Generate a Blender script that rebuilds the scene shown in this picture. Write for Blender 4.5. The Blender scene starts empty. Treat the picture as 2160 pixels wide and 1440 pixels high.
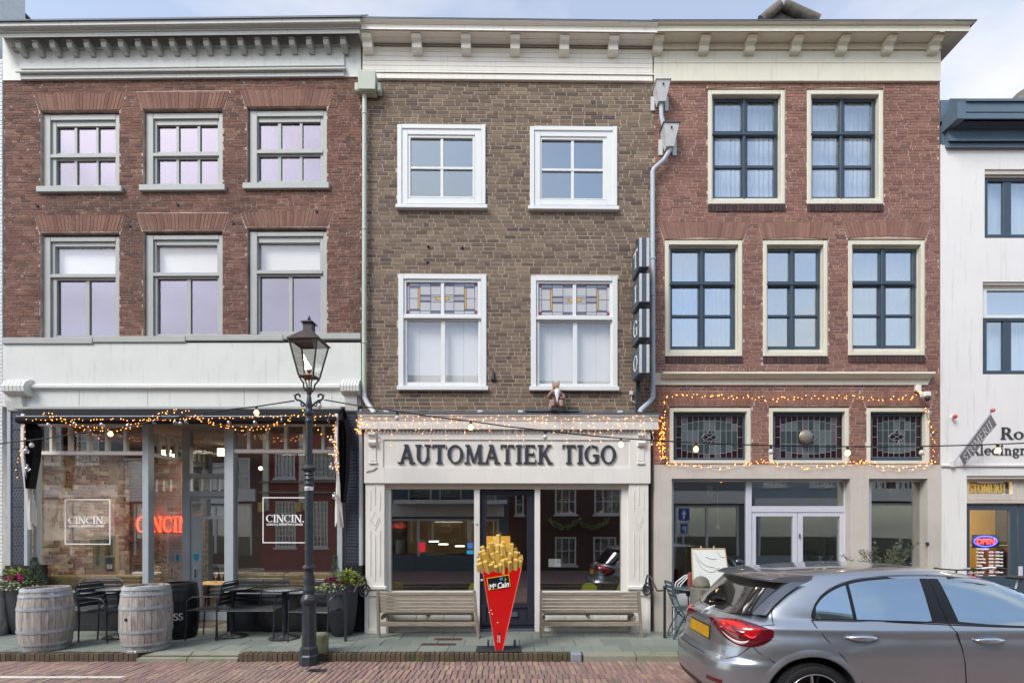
import bpy, math, random
from math import sin, cos, pi, radians
from mathutils import Vector, Matrix
random.seed(7)
S = bpy.context.scene
# ------------------------------------------------------------------ camera
F = 1105.0                       # focal length in units of a 2160 wide picture
CX, CY, CZ = 0.0, -8.5, 1.7      # camera stands in the street, pavement is z = 0
cam = bpy.data.cameras.new('camera'); camo = bpy.data.objects.new('camera', cam)
S.collection.objects.link(camo); S.camera = camo
cam.sensor_width = 36; cam.lens = 36*F/2160; cam.shift_y = 391/2160; cam.clip_end = 2000; cam.clip_start = 0.05
camo.location = (CX, CY, CZ); camo.rotation_euler = (pi/2, 0, 0)
# ------------------------------------------------------------------ light
SUN_EL, SUN_AZ = radians(45), radians(222)     # soft sun from behind the camera, a little to the left
w = bpy.data.worlds.new("World"); S.world = w; w.use_nodes = True
nt = w.node_tree; nt.nodes.clear()
def N(nt, t, **k):
    n = nt.nodes.new(t)
    for a, b in k.items(): setattr(n, a, b)
    return n
o = N(nt, 'ShaderNodeOutputWorld'); bg = N(nt, 'ShaderNodeBackground'); sky = N(nt, 'ShaderNodeTexSky', sky_type='NISHITA')
sky.sun_disc = False; sky.sun_elevation = SUN_EL; sky.sun_rotation = SUN_AZ; sky.air_density = 1.0; sky.dust_density = 1.2
bg.inputs[1].default_value = 0.15
tc = N(nt, 'ShaderNodeTexCoord'); mp = N(nt, 'ShaderNodeMapping'); mp.inputs['Scale'].default_value = (1.0, 1.0, 2.2)
mp.inputs['Location'].default_value = (0.62, 0.05, 0.3)
no = N(nt, 'ShaderNodeTexNoise'); no.inputs['Scale'].default_value = 1.7; no.inputs['Detail'].default_value = 7; no.inputs['Roughness'].default_value = 0.52
cr = N(nt, 'ShaderNodeValToRGB'); cr.color_ramp.elements[0].position = 0.44; cr.color_ramp.elements[1].position = 0.70
mx = N(nt, 'ShaderNodeMixRGB'); mx.inputs[2].default_value = (3.8, 3.7, 3.6, 1)
cr.color_ramp.elements[0].color = (.26, .26, .26, 1)
L = nt.links.new
L(tc.outputs['Generated'], mp.inputs[0]); L(mp.outputs[0], no.inputs['Vector']); L(no.outputs['Fac'], cr.inputs[0])
L(cr.outputs[0], mx.inputs[0]); L(sky.outputs[0], mx.inputs[1]); L(mx.outputs[0], bg.inputs[0]); L(bg.outputs[0], o.inputs[0])
sl = bpy.data.lights.new('sun', 'SUN'); sl.energy = 1.5; sl.angle = radians(24); sl.color = (1.0, 0.965, 0.92)
so = bpy.data.objects.new('sun', sl); S.collection.objects.link(so)
so.rotation_euler = Vector((cos(SUN_EL)*sin(SUN_AZ), cos(SUN_EL)*cos(SUN_AZ), sin(SUN_EL))).to_track_quat('Z', 'Y').to_euler()
S.view_settings.view_transform = 'Standard'; S.view_settings.look = 'None'; S.view_settings.gamma = 1
S.view_settings.use_curve_mapping = False; S.view_settings.exposure = 1.02
S.render.engine = 'CYCLES'; S.cycles.use_denoising = True; S.cycles.max_bounces = 8; S.cycles.transparent_max_bounces = 24
S.cycles.sample_clamp_indirect = 4.0; S.cycles.caustics_reflective = False; S.cycles.caustics_refractive = False
# ------------------------------------------------------------------ helpers
def link(o): S.collection.objects.link(o); return o
class Frame:
    """plane of a facade: local x right, local y into the house, z up"""
    def __init__(s, ox, oy, deg, shear=0.0): s.ox, s.oy, s.a, s.sh = ox, oy, radians(deg), shear
    def hit(s, px, py, v=0.0):
        dx, dy, dz = (px-1080)/F, 1.0, -(py-1111)/F
        c, n = cos(-s.a), sin(-s.a)
        ex, ey = CX-s.ox, CY-s.oy
        ex, ey = ex*c-ey*n, ex*n+ey*c
        dx, dy = dx*c-dy*n, dx*n+dy*c
        t = (v-ey)/dy; u = ex+dx*t; z = CZ+dz*t
        if s.sh:
            k = s.sh*u/6
            z = z/(1+k) if z/(1+k) < 6 else z-s.sh*u
        return u, z
    def u(s, px, v=0.0): return s.hit(px, 900, v)[0]
    def z(s, px, py, v=0.0): return s.hit(px, py, v)[1]
    def warp(s, p):
        if not s.sh or p[2] <= 0: return p
        return (p[0], p[1], p[2]+s.sh*p[0]*min(1.0, p[2]/6))
def W(px, py, d): return ((px-1080)*d/F, d+CY, CZ-(py-1111)*d/F)
def dz0(py, z=0.0): return F*(CZ-z)/(py-1111)         # distance of a ground point seen at row py
class MB:
    def __init__(s): s.v = []; s.f = []; s.rnd = []
    def poly(s, pts, faces, r=None):
        b = len(s.v); s.v += [tuple(p) for p in pts]; s.f += [tuple(b+i for i in f) for f in faces]
        s.rnd += [r if r is not None else 0.0]*len(faces); return s
    def box(s, x0, x1, y0, y1, z0, z1, r=None):
        if x0 > x1: x0, x1 = x1, x0
        if y0 > y1: y0, y1 = y1, y0
        if z0 > z1: z0, z1 = z1, z0
        return s.poly([(x0,y0,z0),(x1,y0,z0),(x1,y1,z0),(x0,y1,z0),(x0,y0,z1),(x1,y0,z1),(x1,y1,z1),(x0,y1,z1)],
            [(0,3,2,1),(4,5,6,7),(0,1,5,4),(1,2,6,5),(2,3,7,6),(3,0,4,7)], r)
    def cbox(s, x0, x1, y0, y1, z0, z1, c=0.006):
        """box with chamfered edges"""
        if x0 > x1: x0, x1 = x1, x0
        if y0 > y1: y0, y1 = y1, y0
        if z0 > z1: z0, z1 = z1, z0
        c = min(c, (x1-x0)*.4, (y1-y0)*.4, (z1-z0)*.4)
        lo, hi = (x0, y0, z0), (x1, y1, z1); cen = [(p+q)/2 for p, q in zip(lo, hi)]
        def V(cr, a): return tuple((hi[q] if cr[q] else lo[q]) if q == a else (hi[q]-c if cr[q] else lo[q]+c) for q in range(3))
        P = []; Fc = []
        def face(vs):
            n = [0, 0, 0]; k = len(vs)
            for i in range(k):
                p, q = vs[i], vs[(i+1) % k]
                n[0] += (p[1]-q[1])*(p[2]+q[2]); n[1] += (p[2]-q[2])*(p[0]+q[0]); n[2] += (p[0]-q[0])*(p[1]+q[1])
            m_ = [sum(v[i] for v in vs)/k-cen[i] for i in range(3)]
            if sum(x*y for x, y in zip(n, m_)) < 0: vs = vs[::-1]
            Fc.append(tuple(range(len(P), len(P)+k))); P.extend(vs)
        for a in range(3):
            b, d = (a+1) % 3, (a+2) % 3
            for t in (0, 1):
                cr = lambda i, j: tuple(t if q == a else (i if q == b else j) for q in range(3))
                face([V(cr(0,0), a), V(cr(1,0), a), V(cr(1,1), a), V(cr(0,1), a)])
            for sb in (0, 1):
                for sd in (0, 1):
                    cr = lambda i: tuple(i if q == a else (sb if q == b else sd) for q in range(3))
                    face([V(cr(0), b), V(cr(1), b), V(cr(1), d), V(cr(0), d)])
        for i in (0, 1):
            for j in (0, 1):
                for k in (0, 1): face([V((i,j,k), 0), V((i,j,k), 1), V((i,j,k), 2)])
        return s.poly(P, Fc)
    def quad(s, a, b, c, d, r=None): return s.poly([a, b, c, d], [(0,1,2,3)], r)
    def hexa(s, bot, top): return s.poly(list(bot)+list(top), [(3,2,1,0),(4,5,6,7),(0,1,5,4),(1,2,6,5),(2,3,7,6),(3,0,4,7)])
    def prismx(s, prof, x0, x1, e0=0.0, e1=0.0):
        """profile [(y,z)] swept along x; e0/e1 mitre: end moves out by e * (-y)"""
        n = len(prof)
        P = [(x0-e0*(-y), y, z) for y, z in prof]+[(x1+e1*(-y), y, z) for y, z in prof]
        return s.poly(P, [(i, (i+1) % n, n+(i+1) % n, n+i) for i in range(n)]+[tuple(range(n))[::-1], tuple(range(n, 2*n))])
    def extr(s, pts, y0, y1):
        """polygon [(x,z)] swept along y"""
        n = len(pts)
        return s.poly([(x, y0, z) for x, z in pts]+[(x, y1, z) for x, z in pts],
            [(i, (i+1) % n, n+(i+1) % n, n+i) for i in range(n)]+[tuple(range(n))[::-1], tuple(range(n, 2*n))])
    def lathe(s, prof, c=(0,0,0), n=20, a0=0.0, cap=True, ex=1.0):
        b = []; P = []
        for r, z in prof:
            for i in range(n):
                a = a0+2*pi*i/n; P.append((c[0]+r*cos(a), c[1]+r*sin(a)*ex, c[2]+z))
        m = len(prof); Fc = []
        for k in range(m-1):
            for i in range(n):
                j = (i+1) % n; Fc.append((k*n+i, k*n+j, (k+1)*n+j, (k+1)*n+i))
        if cap: Fc += [tuple(range(n))[::-1], tuple(range((m-1)*n, m*n))]
        return s.poly(P, Fc)
    def tube(s, path, r, n=8, cap=True, r1=None):
        path = [Vector(p) for p in path]; m = len(path); P = []; up = None
        for k, p in enumerate(path):
            t = (path[min(k+1, m-1)]-path[max(k-1, 0)]).normalized()
            if up is None:
                up = Vector((0,0,1)) if abs(t.z) < 0.9 else Vector((0,1,0))
            a = t.cross(up)
            if a.length < 1e-4: a = t.cross(Vector((1,0,0)))
            a.normalize(); bb = a.cross(t).normalized(); up = bb
            rr = (r[k] if isinstance(r, (list, tuple)) else (r if r1 is None else r+(r1-r)*k/(m-1)))
            for i in range(n):
                q = 2*pi*i/n; P.append(p+a*cos(q)*rr+bb*sin(q)*rr)
        Fc = []
        for k in range(m-1):
            for i in range(n):
                j = (i+1) % n; Fc.append((k*n+i, (k+1)*n+i, (k+1)*n+j, k*n+j))
        if cap: Fc += [tuple(range(n)), tuple(range((m-1)*n, m*n))[::-1]]
        return s.poly(P, Fc)
    def ball(s, c, r, n=8, m=5, ez=1.0):
        prof = [(r*sin(pi*k/m)+1e-5, -r*ez*cos(pi*k/m)) for k in range(m+1)]
        return s.lathe(prof, c, n, cap=False)
    def octa(s, c, r):
        x, y, z = c
        return s.poly([(x-r,y,z),(x,y-r,z),(x+r,y,z),(x,y+r,z),(x,y,z+r*1.3),(x,y,z-r*1.3)], [(0,1,4),(1,2,4),(2,3,4),(3,0,4),(1,0,5),(2,1,5),(3,2,5),(0,3,5)])
    def mesh(s, name, mat, smooth=False, warp=None):
        me = bpy.data.meshes.new(name)
        me.from_pydata([warp(p) for p in s.v] if warp else s.v, [], s.f); me.update()
        if mat: me.materials.append(mat)
        if any(s.rnd):
            at = me.attributes.new('rnd', 'FLOAT', 'FACE'); at.data.foreach_set('value', s.rnd)
        if smooth:
            me.shade_smooth() if smooth is True else me.shade_smooth()
            if smooth is not True: me.set_sharp_from_angle(angle=radians(smooth))
        return me
    def build(s, name, mat, parent=None, smooth=False, fr=None, loc=None, rot=None):
        o = bpy.data.objects.new(name, s.mesh(name, mat, smooth, fr.warp if fr and fr.sh else None)); link(o)
        if parent: o.parent = parent
        if loc: o.location = loc
        if rot: o.rotation_euler = rot
        return o
def tag(o, label=None, cat=None, group=None, kind=None):
    if label: o['label'] = label
    if cat: o['category'] = cat
    if group: o['group'] = group
    if kind: o['kind'] = kind
    return o
def empty(name, loc=(0,0,0), rz=0.0, label=None, cat=None, group=None):
    o = bpy.data.objects.new(name, None); link(o); o.location = loc; o.rotation_euler = (0, 0, rz); o.empty_display_size = 0.2
    return tag(o, label, cat, group)
def kids(o): return [c for c in bpy.data.objects if c.parent == o]
def copy_tree(o, parent=None, loc=None, rz=None):
    m = {}
    ch = {}
    for x in bpy.data.objects:
        if x.parent: ch.setdefault(x.parent.name, []).append(x)
    def rec(a, par):
        c = a.copy(); link(c); c.parent = par
        for k in ch.get(a.name, []): rec(k, c)
        return c
    c = rec(o, parent)
    if loc: c.location = loc
    if rz is not None: c.rotation_euler = (0, 0, rz)
    return c
# ------------------------------------------------------------------ materials
def lin(c):
    return tuple(((v/255/12.92) if v/255 <= 0.04045 else ((v/255+0.055)/1.055)**2.4) for v in c[:3])+(1,)
def bsdf(m): return m.node_tree.nodes['Principled BSDF']
def newmat(name):
    m = bpy.data.materials.new(name); m.use_nodes = True; return m
def mat(name, c, rough=0.6, var=0.12, scale=6.0, bump=0.0, bscale=60.0, metal=0.0, spec=0.4, coat=0.0, c2=None, fine=0.0, dirt=None, stretch=None):
    """painted or plain surface: base colour broken up by two sizes of world-fixed noise"""
    m = newmat(name); t = m.node_tree; b = bsdf(m); LL = t.links.new
    c = lin(c); c2 = lin(c2) if c2 else tuple(x*(1-var*2) for x in c[:3])+(1,)
    g = N(t, 'ShaderNodeNewGeometry'); vec = g.outputs['Position']
    if stretch:
        mpn = N(t, 'ShaderNodeMapping'); mpn.inputs['Scale'].default_value = stretch; LL(vec, mpn.inputs[0]); vec = mpn.outputs[0]
    n1 = N(t, 'ShaderNodeTexNoise'); n1.inputs['Scale'].default_value = scale; n1.inputs['Detail'].default_value = 6; n1.inputs['Roughness'].default_value = 0.65
    LL(vec, n1.inputs['Vector'])
    r = N(t, 'ShaderNodeMapRange'); r.inputs['From Min'].default_value = 0.3; r.inputs['From Max'].default_value = 0.75; LL(n1.outputs['Fac'], r.inputs['Value'])
    x = N(t, 'ShaderNodeMixRGB'); x.inputs[1].default_value = c; x.inputs[2].default_value = c2; LL(r.outputs[0], x.inputs[0])
    col = x.outputs[0]
    if dirt:   # thin streaks of dirt running down
        mp2 = N(t, 'ShaderNodeMapping'); mp2.inputs['Scale'].default_value = (9, 9, 0.7); LL(g.outputs['Position'], mp2.inputs[0])
        n2 = N(t, 'ShaderNodeTexNoise'); n2.inputs['Scale'].default_value = 1.6; n2.inputs['Detail'].default_value = 8; n2.inputs['Roughness'].default_value = 0.7; LL(mp2.outputs[0], n2.inputs['Vector'])
        r2 = N(t, 'ShaderNodeMapRange'); r2.inputs['From Min'].default_value = 0.55; r2.inputs['From Max'].default_value = 0.8; r2.inputs['To Max'].default_value = dirt[1]; LL(n2.outputs['Fac'], r2.inputs['Value'])
        x2 = N(t, 'ShaderNodeMixRGB'); x2.inputs[2].default_value = lin(dirt[0]); LL(r2.outputs[0], x2.inputs[0]); LL(col, x2.inputs[1]); col = x2.outputs[0]
    LL(col, b.inputs['Base Color'])
    b.inputs['Roughness'].default_value = rough; b.inputs['Metallic'].default_value = metal
    b.inputs['Specular IOR Level'].default_value = spec; b.inputs['Coat Weight'].default_value = coat; b.inputs['Coat Roughness'].default_value = 0.08
    if bump:
        n3 = N(t, 'ShaderNodeTexNoise'); n3.inputs['Scale'].default_value = bscale; n3.inputs['Detail'].default_value = 4; LL(vec, n3.inputs['Vector'])
        bp = N(t, 'ShaderNodeBump'); bp.inputs['Strength'].default_value = bump; bp.inputs['Distance'].default_value = 0.01
        LL(n3.outputs['Fac'], bp.inputs['Height']); LL(bp.outputs[0], b.inputs['Normal'])
    return m
def brickmat(name, cols, rough=0.85, stain=None, stains=0.35, stscale=1.1, bump=0.5, pale=None, grime=None):
    """each piece its own tone (object random + 'rnd' face attribute), world-fixed stains on top"""
    m = newmat(name); t = m.node_tree; b = bsdf(m); LL = t.links.new
    oi = N(t, 'ShaderNodeObjectInfo'); at = N(t, 'ShaderNodeAttribute', attribute_name='rnd')
    ad = N(t, 'ShaderNodeMath', operation='ADD'); fr = N(t, 'ShaderNodeMath', operation='FRACT')
    LL(oi.outputs['Random'], ad.inputs[0]); LL(at.outputs['Fac'], ad.inputs[1]); LL(ad.outputs[0], fr.inputs[0])
    cr = N(t, 'ShaderNodeValToRGB'); el = cr.color_ramp.elements
    while len(el) < len(cols): el.new(0.5)
    for i, c in enumerate(cols): el[i].position = i/(len(cols)-1); el[i].color = lin(c)
    LL(fr.outputs[0], cr.inputs[0]); col = cr.outputs[0]
    g = N(t, 'ShaderNodeNewGeometry')
    def nz(sc, lo, hi, mxv, detail=6, rgh=0.6):
        n = N(t, 'ShaderNodeTexNoise'); n.inputs['Scale'].default_value = sc; n.inputs['Detail'].default_value = detail; n.inputs['Roughness'].default_value = rgh
        LL(g.outputs['Position'], n.inputs['Vector'])
        r = N(t, 'ShaderNodeMapRange'); r.inputs['From Min'].default_value = lo; r.inputs['From Max'].default_value = hi; r.inputs['To Max'].default_value = mxv
        LL(n.outputs['Fac'], r.inputs['Value']); return n, r
    def mixin(fac, c, mode='MIX'):
        nonlocal col
        x = N(t, 'ShaderNodeMixRGB', blend_type=mode); LL(fac, x.inputs[0]); LL(col, x.inputs[1]); x.inputs[2].default_value = c; col = x.outputs[0]
    n, r = nz(28, 0.35, 0.8, 0.55, 8, 0.75); mixin(r.outputs[0], (0.62, 0.60, 0.58, 1), 'MULTIPLY')
    if stain: n2, r2 = nz(stscale, 0.48, 0.72, stains, 8, 0.7); mixin(r2.outputs[0], lin(stain))
    if pale: n4, r4 = nz(14, 0.6, 0.72, pale[1], 4, 0.6); mixin(r4.outputs[0], lin(pale[0]))
    if grime: n5, r5 = nz(grime[2], 0.5, 0.66, grime[1], 8, 0.75); mixin(r5.outputs[0], lin(grime[0]))
    LL(col, b.inputs['Base Color']); b.inputs['Roughness'].default_value = rough; b.inputs['Specular IOR Level'].default_value = 0.25
    n3 = N(t, 'ShaderNodeTexNoise'); n3.inputs['Scale'].default_value = 90; n3.inputs['Detail'].default_value = 4; LL(g.outputs['Position'], n3.inputs['Vector'])
    bp = N(t, 'ShaderNodeBump'); bp.inputs['Strength'].default_value = bump; bp.inputs['Distance'].default_value = 0.006
    LL(n3.outputs['Fac'], bp.inputs['Height']); LL(bp.outputs[0], b.inputs['Normal'])
    return m
def glassmat(name, refl=0.35, f0=0.08, tint=(1,1,1), wob=0.02, rtint=(1,1,1), rough=0.0, wscale=1.3):
    """thin pane: partly mirror (rising with angle), else clear"""
    m = newmat(name); t = m.node_tree; t.nodes.clear(); LL = t.links.new
    out = N(t, 'ShaderNodeOutputMaterial'); mixs = N(t, 'ShaderNodeMixShader'); tr = N(t, 'ShaderNodeBsdfTransparent'); gl = N(t, 'ShaderNodeBsdfGlossy')
    tr.inputs[0].default_value = (*tint, 1); gl.inputs[0].default_value = (*rtint, 1); gl.inputs['Roughness'].default_value = rough
    lw = N(t, 'ShaderNodeLayerWeight'); lw.inputs[0].default_value = 0.35
    r = N(t, 'ShaderNodeMapRange'); r.inputs['To Min'].default_value = f0; r.inputs['To Max'].default_value = refl
    g = N(t, 'ShaderNodeNewGeometry'); n = N(t, 'ShaderNodeTexNoise'); n.inputs['Scale'].default_value = wscale; n.inputs['Detail'].default_value = 1
    bp = N(t, 'ShaderNodeBump'); bp.inputs['Strength'].default_value = wob; bp.inputs['Distance'].default_value = 0.05
    LL(g.outputs['Position'], n.inputs['Vector']); LL(n.outputs['Fac'], bp.inputs['Height']); LL(bp.outputs[0], gl.inputs['Normal'])
    LL(lw.outputs['Facing'], r.inputs['Value']); LL(r.outputs[0], mixs.inputs[0]); LL(tr.outputs[0], mixs.inputs[1]); LL(gl.outputs[0], mixs.inputs[2]); LL(mixs.outputs[0], out.inputs[0])
    return m
def emat(name, c, s, sample=True):
    m = newmat(name); b = bsdf(m); b.inputs['Base Color'].default_value = lin(c); b.inputs['Emission Color'].default_value = lin(c); b.inputs['Emission Strength'].default_value = s
    if not sample: m.cycles.emission_sampling = 'NONE'
    return m
M = {}
M['white_a'] = mat('pale_grey_paint', (210,213,208), 0.5, 0.05, 2.5, dirt=((140,140,130), 0.5))
M['grey_a'] = mat('grey_green_paint', (168,171,168), 0.5, 0.06, 4)
M['cream_b'] = mat('cream_white_paint', (230,226,216), 0.5, 0.03, 3, dirt=((160,154,140), 0.4))
M['white_b'] = mat('white_window_paint', (220,223,222), 0.4, 0.03, 3)
M['shop_b'] = mat('shopfront_white_paint', (224,222,215), 0.45, 0.04, 2.5, dirt=((165,155,140), 0.35))
M['cream_c'] = mat('cream_yellow_paint', (216,212,195), 0.5, 0.05, 3, dirt=((150,142,116), 0.45))
M['blue_c'] = mat('dark_blue_grey_paint', (62,78,92), 0.35, 0.08, 8)
M['navy'] = mat('navy_door_paint', (46,48,60), 0.3, 0.08, 5)
M['stucco_c'] = mat('worn_beige_stucco', (200,194,184), 0.9, 0.1, 1.2, 0.3, 90, dirt=((140,132,118), 0.4))
M['stucco_d'] = mat('white_stucco', (224,223,220), 0.9, 0.03, 1.6, 0.25, 110, dirt=((176,170,160), 0.6))
M['white_e'] = mat('white_limed_brick', (222,226,226), 0.8, 0.08, 14, 0.6, 40)
M['alu'] = mat('light_grey_aluminium', (206,210,220), 0.4, 0.04, 5, metal=0.1)
M['steel_a'] = mat('grey_shopfront_paint', (172,180,186), 0.4, 0.06, 6)
M['zinc'] = mat('zinc', (204,207,206), 0.5, 0.08, 8)
M['pipe_l'] = mat('pale_green_pipe_paint', (186,194,180), 0.5, 0.06, 6, dirt=((150,140,110), .3))
M['pipe_r'] = mat('grey_pipe', (176,184,194), 0.45, 0.05, 6)
M['lead'] = mat('dark_lead_edge', (84,92,102), 0.6, 0.12, 10)
M['soil_black'] = mat('black_tile', (30,32,38), 0.3, 0.15, 30)
M['granite'] = mat('black_granite', (22,24,27), 0.18, 0.3, 120, c2=(60,62,66))
M['black'] = mat('black_metal', (50,54,61), 0.4, 0.2, 20, 0.15, 80)
M['lamp'] = mat('lamp_post_paint', (42,48,55), 0.3, 0.25, 12, 0.35, 60, c2=(64,70,76))
M['lampbrown'] = mat('brown_lantern_metal', (78,66,66), 0.4, 0.2, 20, 0.2, 60, c2=(50,42,42))
M['fabric'] = mat('black_awning_fabric', (24,24,30), 0.95, 0.2, 12, 0.3, 20)
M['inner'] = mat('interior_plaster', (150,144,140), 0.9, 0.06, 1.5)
M['inner_dark'] = mat('dark_interior_plaster', (74,72,74), 0.9, 0.1, 1.5)  # plaster in a darker colour
M['floor_in'] = mat('interior_floor', (90,76,62), 0.5, 0.15, 5)
M['blind'] = mat('white_blind', (226,226,222), 0.85, 0.02, 2)
M['curtain'] = mat('sheer_white_curtain', (228,236,242), 0.9, 0.12, 3, stretch=(14, 14, 0.3))
M['mortar_a'] = mat('worn_red_mortar', (208,190,178), 0.95, 0.1, 4, 0.2, 70, c2=(138,108,98))
M['mortar_b'] = mat('pale_mortar', (192,181,160), 0.95, 0.1, 6, 0.2, 70, c2=(166,155,137))
M['mortar_c'] = mat('worn_pink_mortar', (216,200,186), 0.95, 0.1, 3.5, 0.2, 70, c2=(154,122,110))
M['brick_a'] = brickmat('red_brown_brick', [(104,76,66),(128,92,78),(112,82,70),(138,102,86),(88,68,62),(120,80,70)], stain=(66,50,48), stains=0.85, stscale=0.7, pale=((196,180,166), 0.5))
M['arch_a'] = brickmat('orange_red_brick', [(132,98,84),(142,106,92),(118,84,74),(136,102,88)], stain=(84,60,54), stains=0.75, pale=((196,170,150), 0.25))
M['brick_b'] = brickmat('brown_yellow_brick', [(98,84,78),(122,106,92),(136,118,100),(108,92,84),(142,124,104),(90,78,75)], stain=(80,68,62), stains=0.4, stscale=0.9)
M['brick_c'] = brickmat('pink_red_brick', [(136,100,90),(150,110,98),(124,90,82),(156,118,102),(112,84,78)], stain=(92,70,66), stains=0.55, stscale=0.7, pale=((200,178,164), 0.3))
M['arch_c'] = brickmat('arch_brick', [(142,106,94),(154,116,102),(130,96,86),(146,110,96)], stain=(104,80,72), stains=0.4)
M['sillbrick'] = brickmat('sooty_brick', [(74,58,60),(86,66,66),(64,52,56)])
M['paver'] = brickmat('street_clinker', [(160,130,122),(142,116,113),(172,142,130),(150,122,118),(134,112,112),(174,152,130)], rough=0.7, stain=(140,134,124), stains=0.45, stscale=2.2, grime=((92,98,70), 0.35, 3.5))
M['kerbbrick'] = brickmat('mossy_kerb_brick', [(86,76,68),(104,86,74),(74,68,62)], rough=0.8, grime=((88,98,48), 0.85, 7))
M['slab'] = brickmat('pavement_slab', [(134,142,136),(122,131,126),(144,150,142),(128,136,132)], rough=0.6, stain=(112,120,108), stains=0.5, stscale=1.7, grime=((110,114,84), 0.35, 2.6), bump=0.35)
M['kerbslab'] = brickmat('mossy_concrete_slab', [(136,138,122),(142,142,130)], rough=0.8, grime=((104,112,66), 0.6, 3), bump=0.35)
M['joint'] = mat('sandy_joint', (78,74,58), 0.95, 0.3, 9, 0.6, 60, c2=(62,70,42))
M['asphalt'] = mat('street_bed', (104,92,88), 0.9, 0.2, 8, 0.5, 40)
M['slate'] = mat('old_roof_tile', (128,120,112), 0.85, 0.3, 8, 0.6, 40, c2=(80,78,70))
M['g_up_a'] = glassmat('upper_glass_lavender', 0.7, 0.5, (0.9,0.86,0.95), 0.02, (0.49,0.465,0.52))
M['g_up_b'] = glassmat('upper_glass_blue', 0.7, 0.5, (0.9,0.95,1.0), 0.015, (0.52,0.57,0.58))
M['g_low_b'] = glassmat('clear_glass_over_blind', 0.3, 0.07, (1,1,1), 0.01)
M['g_up_c'] = glassmat('upper_glass_sky', 0.75, 0.42, (0.92,0.97,1.0), 0.02, (0.78,0.84,0.88))
M['g_shop'] = glassmat('shop_glass', 0.5, 0.19, (0.9,0.93,0.92), 0.006)
M['g_clear'] = glassmat('clear_glass', 0.4, 0.06, (0.97,0.98,0.98), 0.0)
M['wood_grey'] = mat('weathered_teak', (170,158,142), 0.75, 0.2, 5, 0.3, 40, stretch=(1.2, 20, 20), c2=(108,98,86))
M['wood_pale'] = mat('pale_pine', (200,172,128), 0.6, 0.1, 5, stretch=(12, 12, 1))
M['velvet'] = mat('ochre_velvet', (206,174,124), 0.9, 0.2, 4, 0.4, 30, c2=(160,130,88))
M['gold'] = mat('old_gold', (190,160,90), 0.4, 0.1, 10, metal=0.6)
M['lettering'] = mat('charcoal_letters', (54,58,66), 0.5, 0.05, 10)
M['decal'] = mat('white_film', (238,240,242), 0.6, 0.0, 3)
M['fairy'] = emat('warm_fairy_light', (255,150,62), 4.0, False)
M['fairy2'] = emat('soft_warm_fairy_light', (255,160,90), 2.6, False)
M['bulb_lit'] = emat('lit_bulb', (255,190,104), 4)
M['bulb_off'] = mat('unlit_bulb_glass', (214,206,206), 0.1, 0.1, 30)
M['wire'] = mat('white_wire', (214,206,196), 0.6, 0.05, 9)
M['cable'] = mat('black_cable', (24,26,30), 0.5, 0.05, 9)
# ------------------------------------------------------------------ lettering
def G_line(x0, y0, x1, y1, w):       # stroke whose ends are cut level
    if abs(y1-y0) < 1e-6: return [(x0, y0-w/2), (x1, y0-w/2), (x1, y0+w/2), (x0, y0+w/2)]
    k = w/2*math.hypot(x1-x0, y1-y0)/abs(y1-y0)
    return [(x0-k, y0), (x0+k, y0), (x1+k, y1), (x1-k, y1)]
def G_arc(cx, cy, rx, ry, a0, a1, thick, thin, n=16):
    out = []
    def pt(a, s):
        t = thin+(thick-thin)*abs(cos(a)); return (cx+(rx+s*t/2)*cos(a), cy+(ry+s*thin/2*1.0)*sin(a))
    for i in range(n):
        a, b = radians(a0+(a1-a0)*i/n), radians(a0+(a1-a0)*(i+1)/n)
        q = [pt(a, -1), pt(a, 1), pt(b, 1), pt(b, -1)]
        out.append(q if a1 > a0 else q[::-1])
    return out
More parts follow.
